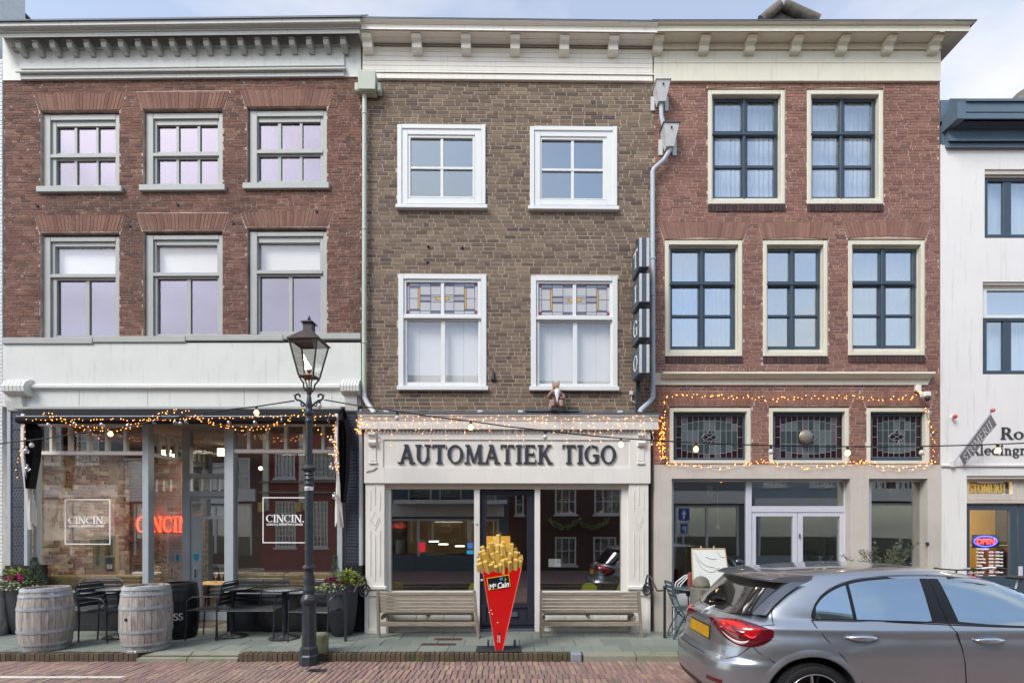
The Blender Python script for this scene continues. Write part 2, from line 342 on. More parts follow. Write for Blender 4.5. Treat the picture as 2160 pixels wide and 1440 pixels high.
def glyph(ch, T=0.2, t=0.07, sf=0.07):
    """outline pieces of one serif letter (cap height 1) and its advance; T thick, t thin stroke, sf serif height"""
    P = []
    def l(*a): P.append(G_line(*a))
    def h(x0, x1, y, w=None): P.append(G_line(x0, y, x1, y, w or sf))
    def s(x, y, k=0.14): h(x-T/2-k*0.7, x+T/2+k*0.7, y+(sf/2 if y < 0.5 else -sf/2) if y in (0, 1) else y)
    def arc(*a, **k): P.extend(G_arc(*a, **k))
    if ch == 'A': l(.12,0,.43,1,t*1.3); l(.72,0,.42,1,T); h(.2,.6,.34,t); s(.1,0,.1); s(.74,0,.1); h(.28,.52,.97,.07); adv=.86
    elif ch == 'U': l(.2,.32,.2,1,T); l(.72,.3,.72,1,t*1.4); arc(.46,.33,.26,.30,180,360,T,t*1.2); s(.2,1,.12); s(.72,1,.12); adv=.92
    elif ch == 'T': l(.42,0,.42,1,T); h(.04,.8,.96,.085); l(.05,.80,.08,1,.05); l(.79,.80,.76,1,.05); s(.42,0,.12); adv=.84
    elif ch == 'O': arc(.45,.5,.36,.46,0,360,T,t,n=28); adv=.92
    elif ch == 'M': l(.16,0,.2,1,t*1.3); l(.9,0,.86,1,T); l(.53,.06,.22,1,T*.9); l(.53,.06,.84,1,t*1.2); s(.16,0,.1); s(.9,0,.1); h(.06,.3,.97,.07); h(.78,1.0,.97,.07); adv=1.08
    elif ch == 'I': l(.2,0,.2,1,T); s(.2,0,.12); s(.2,1,.12); adv=.4
    elif ch == 'E': l(.2,0,.2,1,T); h(.2,.66,.96,.08); h(.2,.6,.5,.08); h(.2,.7,.04,.08); l(.66,.8,.64,1,.05); l(.68,0,.72,.22,.05); l(.6,.38,.6,.62,.05); s(.2,0,.12); s(.2,1,.12); adv=.76
    elif ch == 'K': l(.2,0,.2,1,T); l(.3,.45,.68,1,t*1.3); l(.72,0,.38,.6,T*.95); s(.2,0,.1); s(.2,1,.1); s(.74,0,.08); s(.68,1,.06); adv=.86
    elif ch == 'G': arc(.46,.5,.37,.46,48,330,T,t); l(.74,.05,.74,.44,T*.9); h(.5,.86,.46,.07); l(.72,.7,.74,.95,.05); adv=.92
    elif ch == 'C': arc(.46,.5,.37,.46,45,318,T,t); l(.74,.68,.76,.96,.05); adv=.84
    elif ch == 'N': l(.16,0,.16,1,t*1.4); l(.74,0,.16,1,T); l(.76,.0,.76,1,t*1.4); s(.16,0,.08); s(.76,1,.08); h(.02,.24,.97,.07); adv=.92
    elif ch == 'R': l(.2,0,.2,1,T); arc(.38,.73,.22,.24,-90,90,T,t); h(.2,.4,.965,.07); h(.2,.4,.49,.07); l(.72,0,.44,.5,T*.95); s(.2,0,.12); h(.1,.3,.97,.06); s(.76,0,.06); adv=.86
    elif ch == 'S': arc(.34,.74,.22,.22,35,270,T*.85,t); arc(.34,.27,.24,.24,90,-145,T*.85,t); l(.52,.74,.54,.96,.05); l(.1,.04,.12,.28,.05); adv=.66
    elif ch == 'J': l(.3,.15,.3,1,T); arc(.16,.12,.15,.2,0,-150,T*.8,t); s(.3,1,.12); adv=.48
    elif ch == 'L': l(.2,0,.2,1,T); h(.2,.68,.04,.08); l(.66,0,.7,.22,.05); s(.2,0,.1); s(.2,1,.1); adv=.72
    elif ch == 'P': l(.2,0,.2,1,T); arc(.38,.72,.24,.25,-90,90,T,t); h(.2,.4,.965,.07); h(.2,.4,.47,.07); s(.2,0,.12); adv=.74
    elif ch == 'o': arc(.34,.32,.25,.29,0,360,T*.9,t,n=24); adv=.7
    elif ch == 'e': arc(.34,.32,.25,.29,0,315,T*.9,t); h(.14,.54,.34,t); adv=.66
    elif ch == 'd': arc(.32,.32,.23,.29,40,320,T*.9,t); l(.54,0,.54,1,T*.8); h(.4,.54,.97,.06); h(.5,.7,.03,.06); adv=.76
    elif ch == 'l': l(.18,0,.18,1,T*.8); h(.04,.18,.97,.06); h(.04,.34,.03,.06); adv=.38
    elif ch == 'i': l(.18,0,.18,.62,T*.8); h(.04,.18,.6,.06); h(.04,.34,.03,.06); arc(.18,.86,.05,.05,0,360,.1,.1,n=10); adv=.38
    elif ch == 'n': l(.18,0,.18,.62,T*.8); arc(.36,.38,.17,.2,0,150,T*.8,t); l(.53,0,.53,.4,T*.8); h(.04,.18,.6,.06); h(.04,.34,.03,.06); h(.42,.68,.03,.06); adv=.74
    elif ch == 'g': arc(.3,.4,.2,.2,0,360,T*.8,t,n=20); arc(.32,-.1,.24,.15,0,360,T*.6,t,n=20); arc(.2,.12,.1,.1,90,270,t,t); l(.44,.5,.6,.62,t); adv=.66
    elif ch == 'r': l(.18,0,.18,.62,T*.8); arc(.34,.4,.15,.2,60,160,T*.7,t); arc(.42,.55,.04,.04,0,360,.08,.08,n=10); h(.04,.18,.6,.06); h(.04,.34,.03,.06); adv=.54
    elif ch == '.': arc(.14,.08,.05,.05,0,360,.1,.1,n=10); adv=.28
    else: adv=.4
    return P, adv
def serif_text(text, u0, z0, hgt, width, y0, depth, m, parent, name='letter', T=0.2, t=0.07, fr=None, gap=0.02, one=None, tr=None):
    """letters as separate extruded objects (or one named object) between u0 and u0+width standing on z0"""
    adv = [glyph(c, T, t)[1]+gap for c in text]; sx = width/sum(adv); x = u0; out = []
    big = MB()
    for c, a in zip(text, adv):
        polys, _ = glyph(c, T, t)
        if polys:
            b = big if one else MB()
            for i, p in enumerate(polys):
                ar = sum(p[k][0]*p[(k+1) % len(p)][1]-p[(k+1) % len(p)][0]*p[k][1] for k in range(len(p)))
                if ar < 0: p = p[::-1]
                pts = [(x+q[0]*sx, z0+q[1]*hgt) for q in p]
                b.extr(pts, y0-depth-0.0004*(i % 7), y0)
            if tr: 
                if not one: b.v = [tr(q) for q in b.v]
            if not one: out.append(b.build(name, m, parent, fr=fr))
        x += a*sx
    if one:
        if tr: big.v = [tr(q) for q in big.v]
        out = [big.build(one, m, parent, fr=fr)]
    return out
def sans_text(name, s, size, m, parent, loc, rot=(pi/2,0,0), depth=0.001, align='LEFT', bold=0.0, sx=1.0):
    cu = bpy.data.curves.new(name, 'FONT'); cu.body = s; cu.size = size; cu.extrude = depth; cu.align_x = align; cu.offset = bold; cu.resolution_u = 3
    ob = bpy.data.objects.new(name, cu); me = bpy.data.meshes.new_from_object(ob); bpy.data.objects.remove(ob); bpy.data.curves.remove(cu)
    me.materials.clear(); me.materials.append(m); me.name = name
    o = link(bpy.data.objects.new(name, me)); o.parent = parent; o.location = loc; o.rotation_euler = rot; o.scale = (sx, 1, 1); return o
# ------------------------------------------------------------------ masonry
def cut(iv, a, b):
    out = []
    for s, e in iv:
        if b <= s or a >= e: out.append((s, e)); continue
        if a > s: out.append((s, a))
        if b < e: out.append((b, e))
    return out
def masonry(fr, parent, u0, u1, z0, z1, ch, bl, joint, holes, m, front, proud=0.009, singles=300, seed=1, header=0.3, name='brick', jit=0.0007):
    """courses of bricks round the holes; holes = functions z -> (a,b) or None. 300 whole bricks nearest the camera are objects"""
    R = random.Random(seed); n = max(1, round((z1-z0)/ch)); ch = (z1-z0)/n
    whole = []; rest = MB(); hl = (bl-joint)/2
    for i in range(n):
        zc = z0+(i+.5)*ch; a0, a1 = z0+i*ch+joint/2, z0+(i+1)*ch-joint/2
        iv = [(u0, u1)]
        for hfn in holes:
            q = hfn(zc)
            if q: iv = cut(iv, q[0]-joint*.4, q[1]+joint*.4)
        x = u0-R.random()*bl; hd = (i % 2 == 0)
        bricks = []
        while x < u1:
            k = hl if R.random() < header else bl
            bricks.append((x, x+k, k)); x += k+joint
        for s, e in iv:
            for b0, b1, k in bricks:
                c0, c1 = max(b0, s), min(b1, e)
                if c1-c0 < 0.02: continue
                if c1-c0 > k-1e-6: whole.append((c0, k, a0, a1))
                else:
                    f = front-proud-R.random()*0.004
                    rest.box(c0, c1, f, front+0.004, a0, a1, R.random()*.98+.01)
    whole.sort(key=lambda q: (q[0]+fr.ox)**2+((q[2]-CZ)*1.0)**2)
    hh = ch-joint
    ms = {}
    for k in (bl, hl):
        for vv in range(3):
            b = MB(); b.box(0, k, -proud-0.0015*vv, 0.004, 0, hh)
            b.v = [(x+R.uniform(-jit, jit), y+(R.uniform(-jit, jit) if y < 0 else 0), z+R.uniform(-jit, jit)) for x, y, z in b.v]
            b.f = [f for j, f in enumerate(b.f) if j != 4]; b.rnd = b.rnd[:len(b.f)]
            ms[(k, vv)] = b.mesh(name, m)
    for j, (c0, k, a0, a1) in enumerate(whole):
        if j < singles:
            o = bpy.data.objects.new(name, ms[(k, j % 3)]); link(o); o.parent = parent
            o.location = fr.warp((c0, front, a0))
        else:
            f = front-proud-R.random()*0.004; r = R.random()*.98+.01
            rest.box(c0+R.uniform(-jit, jit), c0+k+R.uniform(-jit, jit), f, front+0.004, a0+R.uniform(-jit, jit), a1+R.uniform(-jit, jit), r)
    if rest.v: tag(rest.build(name+'work', m, parent, fr=fr), kind='stuff')
def arch(fr, parent, ub0, ub1, zb, ut0, ut1, zt, n, m, front, proud=0.011, rise=0.0, name='arch_brick', joint=0.008):
    """splayed flat arch of bricks on end; each an object"""
    R = random.Random(int(ub0*1000) % 999)
    for i in range(n):
        a, b = i/n, (i+1)/n
        def P(t, top):
            if top: return ut0+(ut1-ut0)*t, zt
            return ub0+(ub1-ub0)*t, zb+rise*4*t*(1-t)
        j = joint/2
        p = [P(a, 0), P(b, 0), P(b, 1), P(a, 1)]
        pts = [(p[0][0]+j, p[0][1]), (p[1][0]-j, p[1][1]), (p[2][0]-j, p[2][1]-j), (p[3][0]+j, p[3][1]-j)]
        b_ = MB(); b_.extr(pts, front-proud-R.random()*.004, front+.004)
        b_.build(name, m, parent, fr=fr)
def rect_hole(fr, px0, px1, py0, py1, v=0.0):
    xm = (px0+px1)/2
    a, b = fr.u(px0, v), fr.u(px1, v); z1, z0 = fr.z(xm, py0, v), fr.z(xm, py1, v)
    f = lambda z: (a, b) if z0 < z < z1 else None
    f.r = (a, b, z0, z1); return f
def wedge_hole(ub0, ub1, zb, ut0, ut1, zt):
    def f(z):
        if not zb < z < zt: return None
        t = (z-zb)/(zt-zb); return (ub0+(ut0-ub0)*t, ub1+(ut1-ub1)*t)
    return f
def wall_with_holes(fr, parent, u0, u1, z0, z1, front, back, rects, m, name='wall'):
    """solid wall slab with rectangular openings (reveals included), as one mesh of adjoining blocks"""
    xs = sorted({u0, u1, *[r[0] for r in rects], *[r[1] for r in rects]})
    b = MB(); zs = sorted({z0, z1, *[min(max(r[2], z0), z1) for r in rects], *[min(max(r[3], z0), z1) for r in rects]})
    xs = [x for x in xs if u0 <= x <= u1]
    G = {}
    for i in range(len(xs)-1):
        for k in range(len(zs)-1):
            xc, zc = (xs[i]+xs[i+1])/2, (zs[k]+zs[k+1])/2
            G[i, k] = not any(r[0] < xc < r[1] and r[2] < zc < r[3] for r in rects)
    for (i, k), s in G.items():
        if not s: continue
        a0, a1, c0, c1 = xs[i], xs[i+1], zs[k], zs[k+1]
        b.quad((a0,front,c0),(a1,front,c0),(a1,front,c1),(a0,front,c1)); b.quad((a1,back,c0),(a0,back,c0),(a0,back,c1),(a1,back,c1))
        if not G.get((i-1, k)): b.quad((a0,back,c0),(a0,front,c0),(a0,front,c1),(a0,back,c1))
        if not G.get((i+1, k)): b.quad((a1,front,c0),(a1,back,c0),(a1,back,c1),(a1,front,c1))
        if not G.get((i, k-1)): b.quad((a0,back,c0),(a1,back,c0),(a1,front,c0),(a0,front,c0))
        if not G.get((i, k+1)): b.quad((a0,front,c1),(a1,front,c1),(a1,back,c1),(a0,back,c1))
    return b.build(name, m, parent, fr=fr)
# ------------------------------------------------------------------ facade pieces from measured rectangles
def R_(fr, b, px0, py0, px1, py1, y0, y1, ch=0.004):
    u0, u1 = fr.u(px0, y0), fr.u(px1, y0); xm = (px0+px1)/2; z1, z0 = fr.z(xm, py0, y0), fr.z(xm, py1, y0)
    (b.cbox(u0, u1, y0, y1, z0, z1, ch) if ch else b.box(u0, u1, y0, y1, z0, z1)); return b
def piece(fr, name, m, parent, px0, py0, px1, py1, y0, y1, ch=0.004):
    return R_(fr, MB(), px0, py0, px1, py1, y0, y1, ch).build(name, m, parent, fr=fr)
def gridwin(fr, parent, outer, cols, rows, y0, depth, m, gm, name='window', ypane=None, mull=None, ymull=None, pane='pane', pthick=0.006, skip=()):
    """frame = bars between panes; panes are its children.  everything in picture px on the plane y0"""
    ypane = y0+depth*.6 if ypane is None else ypane; ymull = y0+depth*.25 if ymull is None else ymull
    b = MB(); x0, t0, x1, t1 = outer
    zf = lambda py, xm: fr.z(xm, py, y0)
    xm = (x0+x1)/2; U = lambda px: fr.u(px, y0); Z = lambda py: fr.z(xm, py, y0)
    # outer frame
    xL, xR, zT, zB = U(cols[0][0]), U(cols[-1][1]), Z(rows[0][0]), Z(rows[-1][1])
    b.cbox(U(x0), xL, y0, y0+depth, Z(t1), Z(t0), .005); b.cbox(xR, U(x1), y0, y0+depth, Z(t1), Z(t0), .005)
    b.cbox(xL, xR, y0+.001, y0+depth, zT, Z(t0)-.001, .005); b.cbox(xL, xR, y0+.001, y0+depth, Z(t1)+.001, zB, .005)
    for i in range(len(cols)-1): b.cbox(U(cols[i][1]), U(cols[i+1][0]), ymull, y0+depth, zB, zT, .003)
    for k in range(len(rows)-1):
        if not mull or k in mull: b.cbox(xL, xR, ymull-.006, y0+depth-.002, Z(rows[k+1][0]), Z(rows[k][1]), .003)
        else: b.cbox(xL, xR, ymull+.003, y0+depth-.002, Z(rows[k+1][0]), Z(rows[k][1]), .003)
    w = b.build(name, m, parent, fr=fr)
    for c in cols:
        for r in rows:
            if gm is None: continue
            q = MB(); q.box(U(c[0])-.004, U(c[1])+.004, ypane, ypane+pthick, Z(r[1])-.004, Z(r[0])+.004); q.build(pane, gm, w, fr=fr)
    return w
def profile_run(fr, name, m, parent, u0, u1, prof, e0=0.0, e1=0.0, xm=None, smooth=False):
    """cornice: prof = [(py, out)] from top to bottom, closed against the wall"""
    px = xm
    pts = [(-o_, fr.z(px, py, -o_)) for py, o_ in prof]
    b = MB(); b.prismx(pts, u0, u1, e0, e1)
    return b.build(name, m, parent, fr=fr)
# ------------------------------------------------------------------ ground, street, pavement
KY = CY+dz0(1378)      # front edge of the pavement (about 1.4 m from the houses)
SZ = -0.10             # street level
b = MB(); b.box(-300, 300, -300, KY+.03, SZ-.25, SZ-.03); tag(b.build('ground', M['asphalt']), kind='structure')
b = MB(); b.box(-60, 60, KY+.032, 60, SZ-.25, -.035); tag(b.build('ground_under_pavement', M['joint']), kind='structure')
st = MB(); st.box(-40, 40, -12.6, KY-.002, SZ-.06, SZ-.012); street = tag(st.build('street', M['joint']), kind='structure')
R = random.Random(3)
def bevel_block(b, x0, x1, y0, y1, z0, z1, c=.004, r=None, dz=0.0):
    """a paving stone: top with small chamfer, no bottom"""
    h = [z1+R.uniform(-dz, dz) for _ in range(4)]
    P = [(x0,y0,z0),(x1,y0,z0),(x1,y1,z0),(x0,y1,z0),(x0,y0,h[0]-c),(x1,y0,h[1]-c),(x1,y1,h[2]-c),(x0,y1,h[3]-c),
         (x0+c,y0+c,h[0]),(x1-c,y0+c,h[1]),(x1-c,y1-c,h[2]),(x0+c,y1-c,h[3])]
    return b.poly(P, [(8,9,10,11),(0,1,5,4),(1,2,6,5),(2,3,7,6),(3,0,4,7),(4,5,9,8),(5,6,10,9),(6,7,11,10),(7,4,8,11)], r)
# clinkers: rows running away from the house, laid slightly askew, 7.2 x 19.5 cm
pw, pl = .0745, .200
pav = []
x = -8.2; k = 0
while x < 8.4:
    y = KY-.004-pl+(.5*pl if k % 2 else 0)+R.uniform(-.012, .012)
    y = min(y, KY-.004-pl)
    while y > -7.0:
        pav.append((x+.018*sin(y*5+x*1.3)+.008*sin(y*13)+R.uniform(-.002, .002), y)); y -= pl
    x += pw; k += 1
pav.sort(key=lambda p: (abs(p[0]+.4)*.35)**2+(p[1]+2.35)**2)
vis = [p for p in pav]
ms = []
for i in range(6):
    b = MB(); bevel_block(b, .0045, pw-.0045, .006, pl-.006, -.05, 0, .005, None, .002); ms.append(b.mesh('paver', M['paver']))
rest = MB()
for i, (px_, py_) in enumerate(vis):
    zz = SZ+.008*sin(px_*.9)*0+R.uniform(-.003, .003)
    if i < 300:
        o = link(bpy.data.objects.new('paver', ms[i % 6])); o.parent = street; o.location = (px_, py_, zz)
    else: bevel_block(rest, px_+.0045, px_+pw-.0045, py_+.006, py_+pl-.006, zz-.05, zz, .0045, R.random()*.98+.01, .002)
tag(rest.build('pavers', M['paver'], street), kind='stuff')
# rest of the street, up to the houses opposite: same clinkers, out of view
far = MB(); far.box(-40, 40, -13.0, -7.01, SZ-.05, SZ-.002); tag(far.build('street_behind_camera', M['paver']), kind='structure')
for s_ in (-1, 1):
    far = MB(); far.box(s_*8.45, s_*40, -7.0, KY-.006, SZ-.05, SZ-.002); tag(far.build('street_far_end', M['paver']), kind='structure')
# white painted line
b = MB(); yl = [dz0(1426, SZ)+CY, dz0(1430.5, SZ)+CY]
for i in range(26):
    a0, a1 = -8.3+i*.146, -8.3+(i+1)*.146-.004*R.random()
    if a1 > -3.98*1.165: break
    b.box(a0, a1, yl[1]+R.uniform(0,.004), yl[0], SZ+.0045, SZ+.0065)
tag(b.build('painted_line', mat('worn_white_road_paint', (226,224,218), .8, .1, 20, c2=(176,168,160))), kind='structure')
# pavement slabs
pvm = tag(MB().box(-9.3, 9.3, KY+.14, .35, -.08, -.014).build('pavement', M['joint']), kind='structure')
rows = [KY+.14, KY+.50, KY+.92, KY+1.30, .32]
slabm = {}
def kerb_kind(px):      # which kind of edge stands at this column of the picture
    if px < 288 or 503 < px < 1201: return 'brick'
    if 1201 <= px < 1230: return 'stone'
    return 'slab'
for r in range(4):
    x = -9.2+(.0 if r % 2 else .2)
    while x < 9.2:
        wd = .405
        b = MB(); bevel_block(b, .003, wd-.003, .003, rows[r+1]-rows[r]-.003, -.05, 0, .003, None, .0015)
        o = b.build('paving_slab', M['slab'], pvm, loc=(x, rows[r], R.uniform(-.003, .003))); x += wd
for (cx, cy, ww) in ((945, 1347.5, .42), (925, 1358.5, .50)):
    X, Y, _ = W(cx, cy, dz0(cy)); b = MB(); b.box(X-ww/2, X+ww/2, Y-.06, Y+.06, -.01, .0065)
    for q in range(7): b.box(X-ww/2+.02+q*(ww-.04)/7, X-ww/2+.02+(q+.55)*(ww-.04)/7, Y-.045, Y+.045, .0065, .0095)
    b.build('iron_cover', mat('rusty_iron', (92,66,58), .7, .3, 30, .3, 60), pvm)
# kerb: bricks on end, a concrete ramp slab, a natural stone
def Xk(px): return (px-1080)*(KY-CY)/F
x = Xk(-40)
kb = []
while x < Xk(1201):
    if Xk(288) < x < Xk(503): x = Xk(503)
    kb.append(x); x += .066
for i, x in enumerate(kb):
    b = MB(); bevel_block(b, 0, .058, 0, .135+R.uniform(-.004,.004), SZ-.05-(-.0), .003+R.uniform(-.003,.002), .006, None, .003)
    b.build('kerb_brick', M['kerbbrick'], pvm, loc=(x+R.uniform(-.002,.002), KY+R.uniform(-.003,.003), 0))
for a, c in ((288, 395), (395, 503), (1230, 1342), (1342, 1455), (1455, 1568), (1568, 1680), (1680, 2200)):
    b = MB(); X0, X1 = Xk(a)+.004, Xk(c)-.004
    low = a < 600
    b.hexa([(X0,KY-.02,SZ-.05),(X1,KY-.02,SZ-.05),(X1,KY+.135,SZ-.05),(X0,KY+.135,SZ-.05)],
           [(X0+.004,KY-.014,SZ+(.035 if low else .07)),(X1-.004,KY-.014,SZ+(.035 if low else .07)),(X1-.004,KY+.135,-.002),(X0+.004,KY+.135,-.002)])
    b.build('kerb_slab', M['kerbslab'], pvm)
b = MB(); b.cbox(Xk(1203), Xk(1228), KY-.015, KY+.13, SZ-.05, .012, .02); b.build('kerb_stone', mat('blue_grey_stone', (140,150,156), .7, .15, 9, .4, 30), pvm)
# moss and weeds between kerb and street
b = MB()
for i in range(900):
    X = R.uniform(Xk(-20), Xk(1240)); 
    if Xk(288) < X < Xk(500) and R.random() < .7: continue
    cl = sin(X*3.1)+sin(X*7.7+1)
    if cl < R.uniform(-1.2, 1.4): continue
    Y = KY-.004-abs(R.gauss(0, .012)); h = R.uniform(.008, .03)
    b.poly([(X,Y,SZ-.01),(X+R.uniform(.004,.012),Y-.004,SZ-.01),(X+R.uniform(-.012,.02),Y-R.uniform(0,.015),SZ+h)], [(0,1,2)])
tag(b.build('moss', mat('moss_green', (96,112,44), .9, .3, 30)), kind='stuff', label='moss and small weeds along the foot of the brick kerb', cat='moss')
X, Y, _ = W(668, 1413.5, dz0(1413.5, SZ)); b = MB(); b.box(X-.11, X+.11, Y-.06, Y+.06, SZ+.002, SZ+.006)
for q in range(6): b.box(X-.10+q*.034, X-.085+q*.034, Y-.05, Y+.05, SZ+.006, SZ+.009)
tag(b.build('drain_cover', M['black']), 'small dark iron drain cover set in the clinkers beside the lamp post foot', 'drain cover')
# ================================================================== house A (left, dark red brick, restaurant)
XA = (765-1080)/130.0
fa = Frame(XA, 0.0, -1.26, -0.0085)
A = empty('brick_house', (XA, 0, 0), radians(-1.26), 'dark red brick house at the left with six grey windows and a restaurant below', 'house')
UL, UR = fa.u(8), fa.u(762)
Zt = lambda px, py, v=0: fa.z(px, py, v)
zb_ = fa.z(400, 718)
H = []
rectsA = []
upA = [(84,251,232,403), (301,469,229,400), (520,689,224,396)]
loA = [(84,251,490,719), (301,469,486,715), (520,689,479,710)]
for q in upA+loA:
    h = rect_hole(fa, *q); H.append(h); rectsA.append(h.r)
archA = []
for (a, b, tb, tt) in [(84,251,232,196),(301,469,229,193),(520,689,224,188),(84,251,488,453),(301,469,484,449),(520,689,477,444)]:
    ub0, ub1 = fa.u(a)-.02, fa.u(b)+.02; zb, zt = fa.z((a+b)/2, tb), fa.z((a+b)/2, tt)
    archA.append((ub0, ub1, zb, ub0-.09, ub1+.09, zt)); H.append(wedge_hole(ub0, ub1, zb-.03, ub0-.09, ub1+.09, zt))
zw0, zw1 = fa.z(385, 716), fa.z(385, 168)
wall_with_holes(fa, A, UL, UR, zw0, zw1, .006, .26, rectsA, M['mortar_a'], 'wall')
masonry(fa, A, UL, UR, zw0, zw1, .0440, .165, .009, H, M['brick_a'], .006, .003, 300, 11, name='brick')
for a in archA: arch(fa, A, *a, 24, M['arch_a'], .004, .003, name='arch_brick', joint=.0105)
# windows
for i, (x0, x1, y0, y1) in enumerate(upA):
    d = [0, 217, 434][i]; s_ = [0, -3, -9][i]
    o_ = (x0+8 if i else x0+8, y0+11, x1+2, y1-10)
    fy = .085
    cols = [(119,155),(161,201),(206,243)] if i == 0 else ([(331,370),(376,415),(421,459)] if i == 1 else [(545,585),(592,631),(637,676)])
    rws = [(267+s_, 322+s_), (338+s_, 390+s_)]
    fb = MB(); U = lambda p: fa.u(p, fy-.035)
    w_ = gridwin(fa, A, o_, cols, rws, fy, .07, M['grey_a'], M['g_up_a'], mull=[0])
    # casing round the frame, moulded
    k = MB(); R_(fa, k, o_[0]-1, o_[1]-1, o_[0]+14, o_[3], fy-.03, fy+.001); R_(fa, k, o_[2]-9, o_[1]-1, o_[2]+1, o_[3], fy-.03, fy+.001)
    R_(fa, k, o_[0]+14.3, o_[1]-1, o_[2]-9.3, o_[1]+10, fy-.031, fy+.001); k.build('casing', M['grey_a'], w_, fr=fa)
    piece(fa, 'meeting_rail', M['grey_a'], w_, cols[0][0]-13, rws[0][1]+3, cols[-1][1]+5, rws[0][1]+10, fy-.028, fy+.02)
    piece(fa, 'window_sill', M['grey_a'], w_, x0-9, y1-12, x1+5, y1+1, -.055, .10, .008)
    cu = MB()
    for q in range(7):
        u0 = fa.u(cols[0][0]-4, .25)+q*.035; cu.box(u0, u0+.03, .27+.012*(q % 2), .285+.012*(q % 2), fa.z(200, rws[1][1]+10, .25), fa.z(200, rws[0][0]-10, .25))
    cu.build('curtain', M['curtain'], w_, fr=fa)
for i, (x0, x1, y0, y1) in enumerate(loA):
    s_ = [0, -3, -8][i]; o_ = (x0+8, y0+11, x1+2, y1-6); fy = .085
    cu_ = [(116,243),(330,458),(544,675)][i]; cl = [[(120,179),(187,243)],[(332,393),(401,459)],[(548,608),(616,676)]][i]
    up = gridwin(fa, A, (o_[0], o_[1], o_[2], 583+s_), [cu_], [(520+s_, 577+s_)], fy, .07, M['grey_a'], M['g_low_b'])
    up.name = 'transom_window'
    w_ = gridwin(fa, A, (o_[0], 583.4+s_, o_[2], y1-3), cl, [(591+s_, 707+s_)], fy+.004, .07, M['grey_a'], M['g_up_a'])
    k = MB(); R_(fa, k, o_[0]-1, o_[1]-1, o_[0]+14, y1-5, fy-.03, fy+.001); R_(fa, k, o_[2]-9, o_[1]-1, o_[2]+1, y1-5, fy-.03, fy+.001)
    R_(fa, k, o_[0]+14.3, o_[1]-1, o_[2]-9.3, o_[1]+8, fy-.031, fy+.001); k.build('casing', M['grey_a'], up, fr=fa)
    piece(fa, 'transom_rail', M['grey_a'], up, cu_[0]-13, 578+s_, cu_[1]+5, 585+s_, fy-.028, fy+.004)
    piece(fa, 'roller_blind', M['blind'], up, cu_[0]-6, 528+s_, cu_[1]+6, 580+s_, .19, .195, 0)
# iron wall hooks
for px, py in ((79,435),(375,432),(668,446),(274,477),(492,471)):
    u, z = fa.hit(px, py); b = MB(); b.tube([(u,0.01,z),(u,-.03,z),(u+.008,-.035,z+.02)], .008, 6); b.box(u-.018,u+.018,-.012,.002,z-.018,z+.018); b.build('wall_hook', M['black'], A, fr=fa)
# sill band, fascia, lower beam
for a, c in ((9,200),(200,395),(395,600),(600,763)):
    xm = (a+c)/2; t = 712-(xm-10)*.0165
    b = MB(); b.cbox(fa.u(a)+.002, fa.u(c)-.002, -.05, .02, fa.z(xm, t+14, -.05), fa.z(xm, t+1, -.05), .008); b.build('sill_stone', M['grey_a'], A, fr=fa)
zf0 = fa.z(385, 716)-.06
b = MB(); b.box(UL, UR, -.02, .26, fa.z(385, 814), zf0+.0); b.build('fascia_panel', M['white_a'], A, fr=fa)
profile_run(fa, 'fascia_moulding', M['white_a'], A, fa.u(50), fa.u(720), [(809,.03),(812,.085),(817,.085),(820,.05),(822,.03),(822,0),(809,0)], xm=385)
b = MB(); b.box(UL, UR, -.025, .26, fa.z(385, 858), fa.z(385, 821.6)); b.build('shop_beam', M['white_a'], A, fr=fa)
for q in range(4): 
    px = (167, 311, 515, 700)[q]; u = fa.u(px, -.025); MB().box(u-.004, u+.004, -.028, -.024, fa.z(px, 856), fa.z(px, 825)).build('board_joint', M['grey_a'], A, fr=fa)
piece(fa, 'awning_box', M['grey_a'], A, 28, 857.5, 718, 862.5, -.16, .02)
# scroll consoles
for px0, px1 in ((2, 50), (718, 757)):
    k = empty('console'); k.parent = A
    for q in range(6):
        a = px0+(px1-px0)*q/6; c = px0+(px1-px0)*(q+.85)/6
        u0, u1 = fa.u(a, -.2), fa.u(c, -.2); pr = []
        for t in range(12):
            g = radians(-70+t*19); pr.append((-.10-.10*cos(g), fa.z((a+c)/2, 811, -.15)+.10*sin(g)*1.0))
        pr = [(-.0, pr[0][1])]+pr+[(0, pr[-1][1])]
        zb = fa.z(20, 832, -.15)
        b = MB(); b.prismx([(-.02, zb),( -.12, zb),(-.19, zb+.05),(-.2, zb+.13),(-.16, zb+.21),(-.08, zb+.26),(-.02, zb+.27)], u0, u1); b.build('flute', M['white_a'], k, fr=fa)
    u0, u1 = fa.u(px0+9, -.08), fa.u(px1-4, -.08); z1 = fa.z(20, 832, -.1)
    MB().prismx([(-.024, z1-.26),(-.05, z1-.24),(-.09, z1-.1),(-.10, z1-.002),(-.024, z1-.002)], u0, u1).build('console_foot', M['white_a'], k, fr=fa)
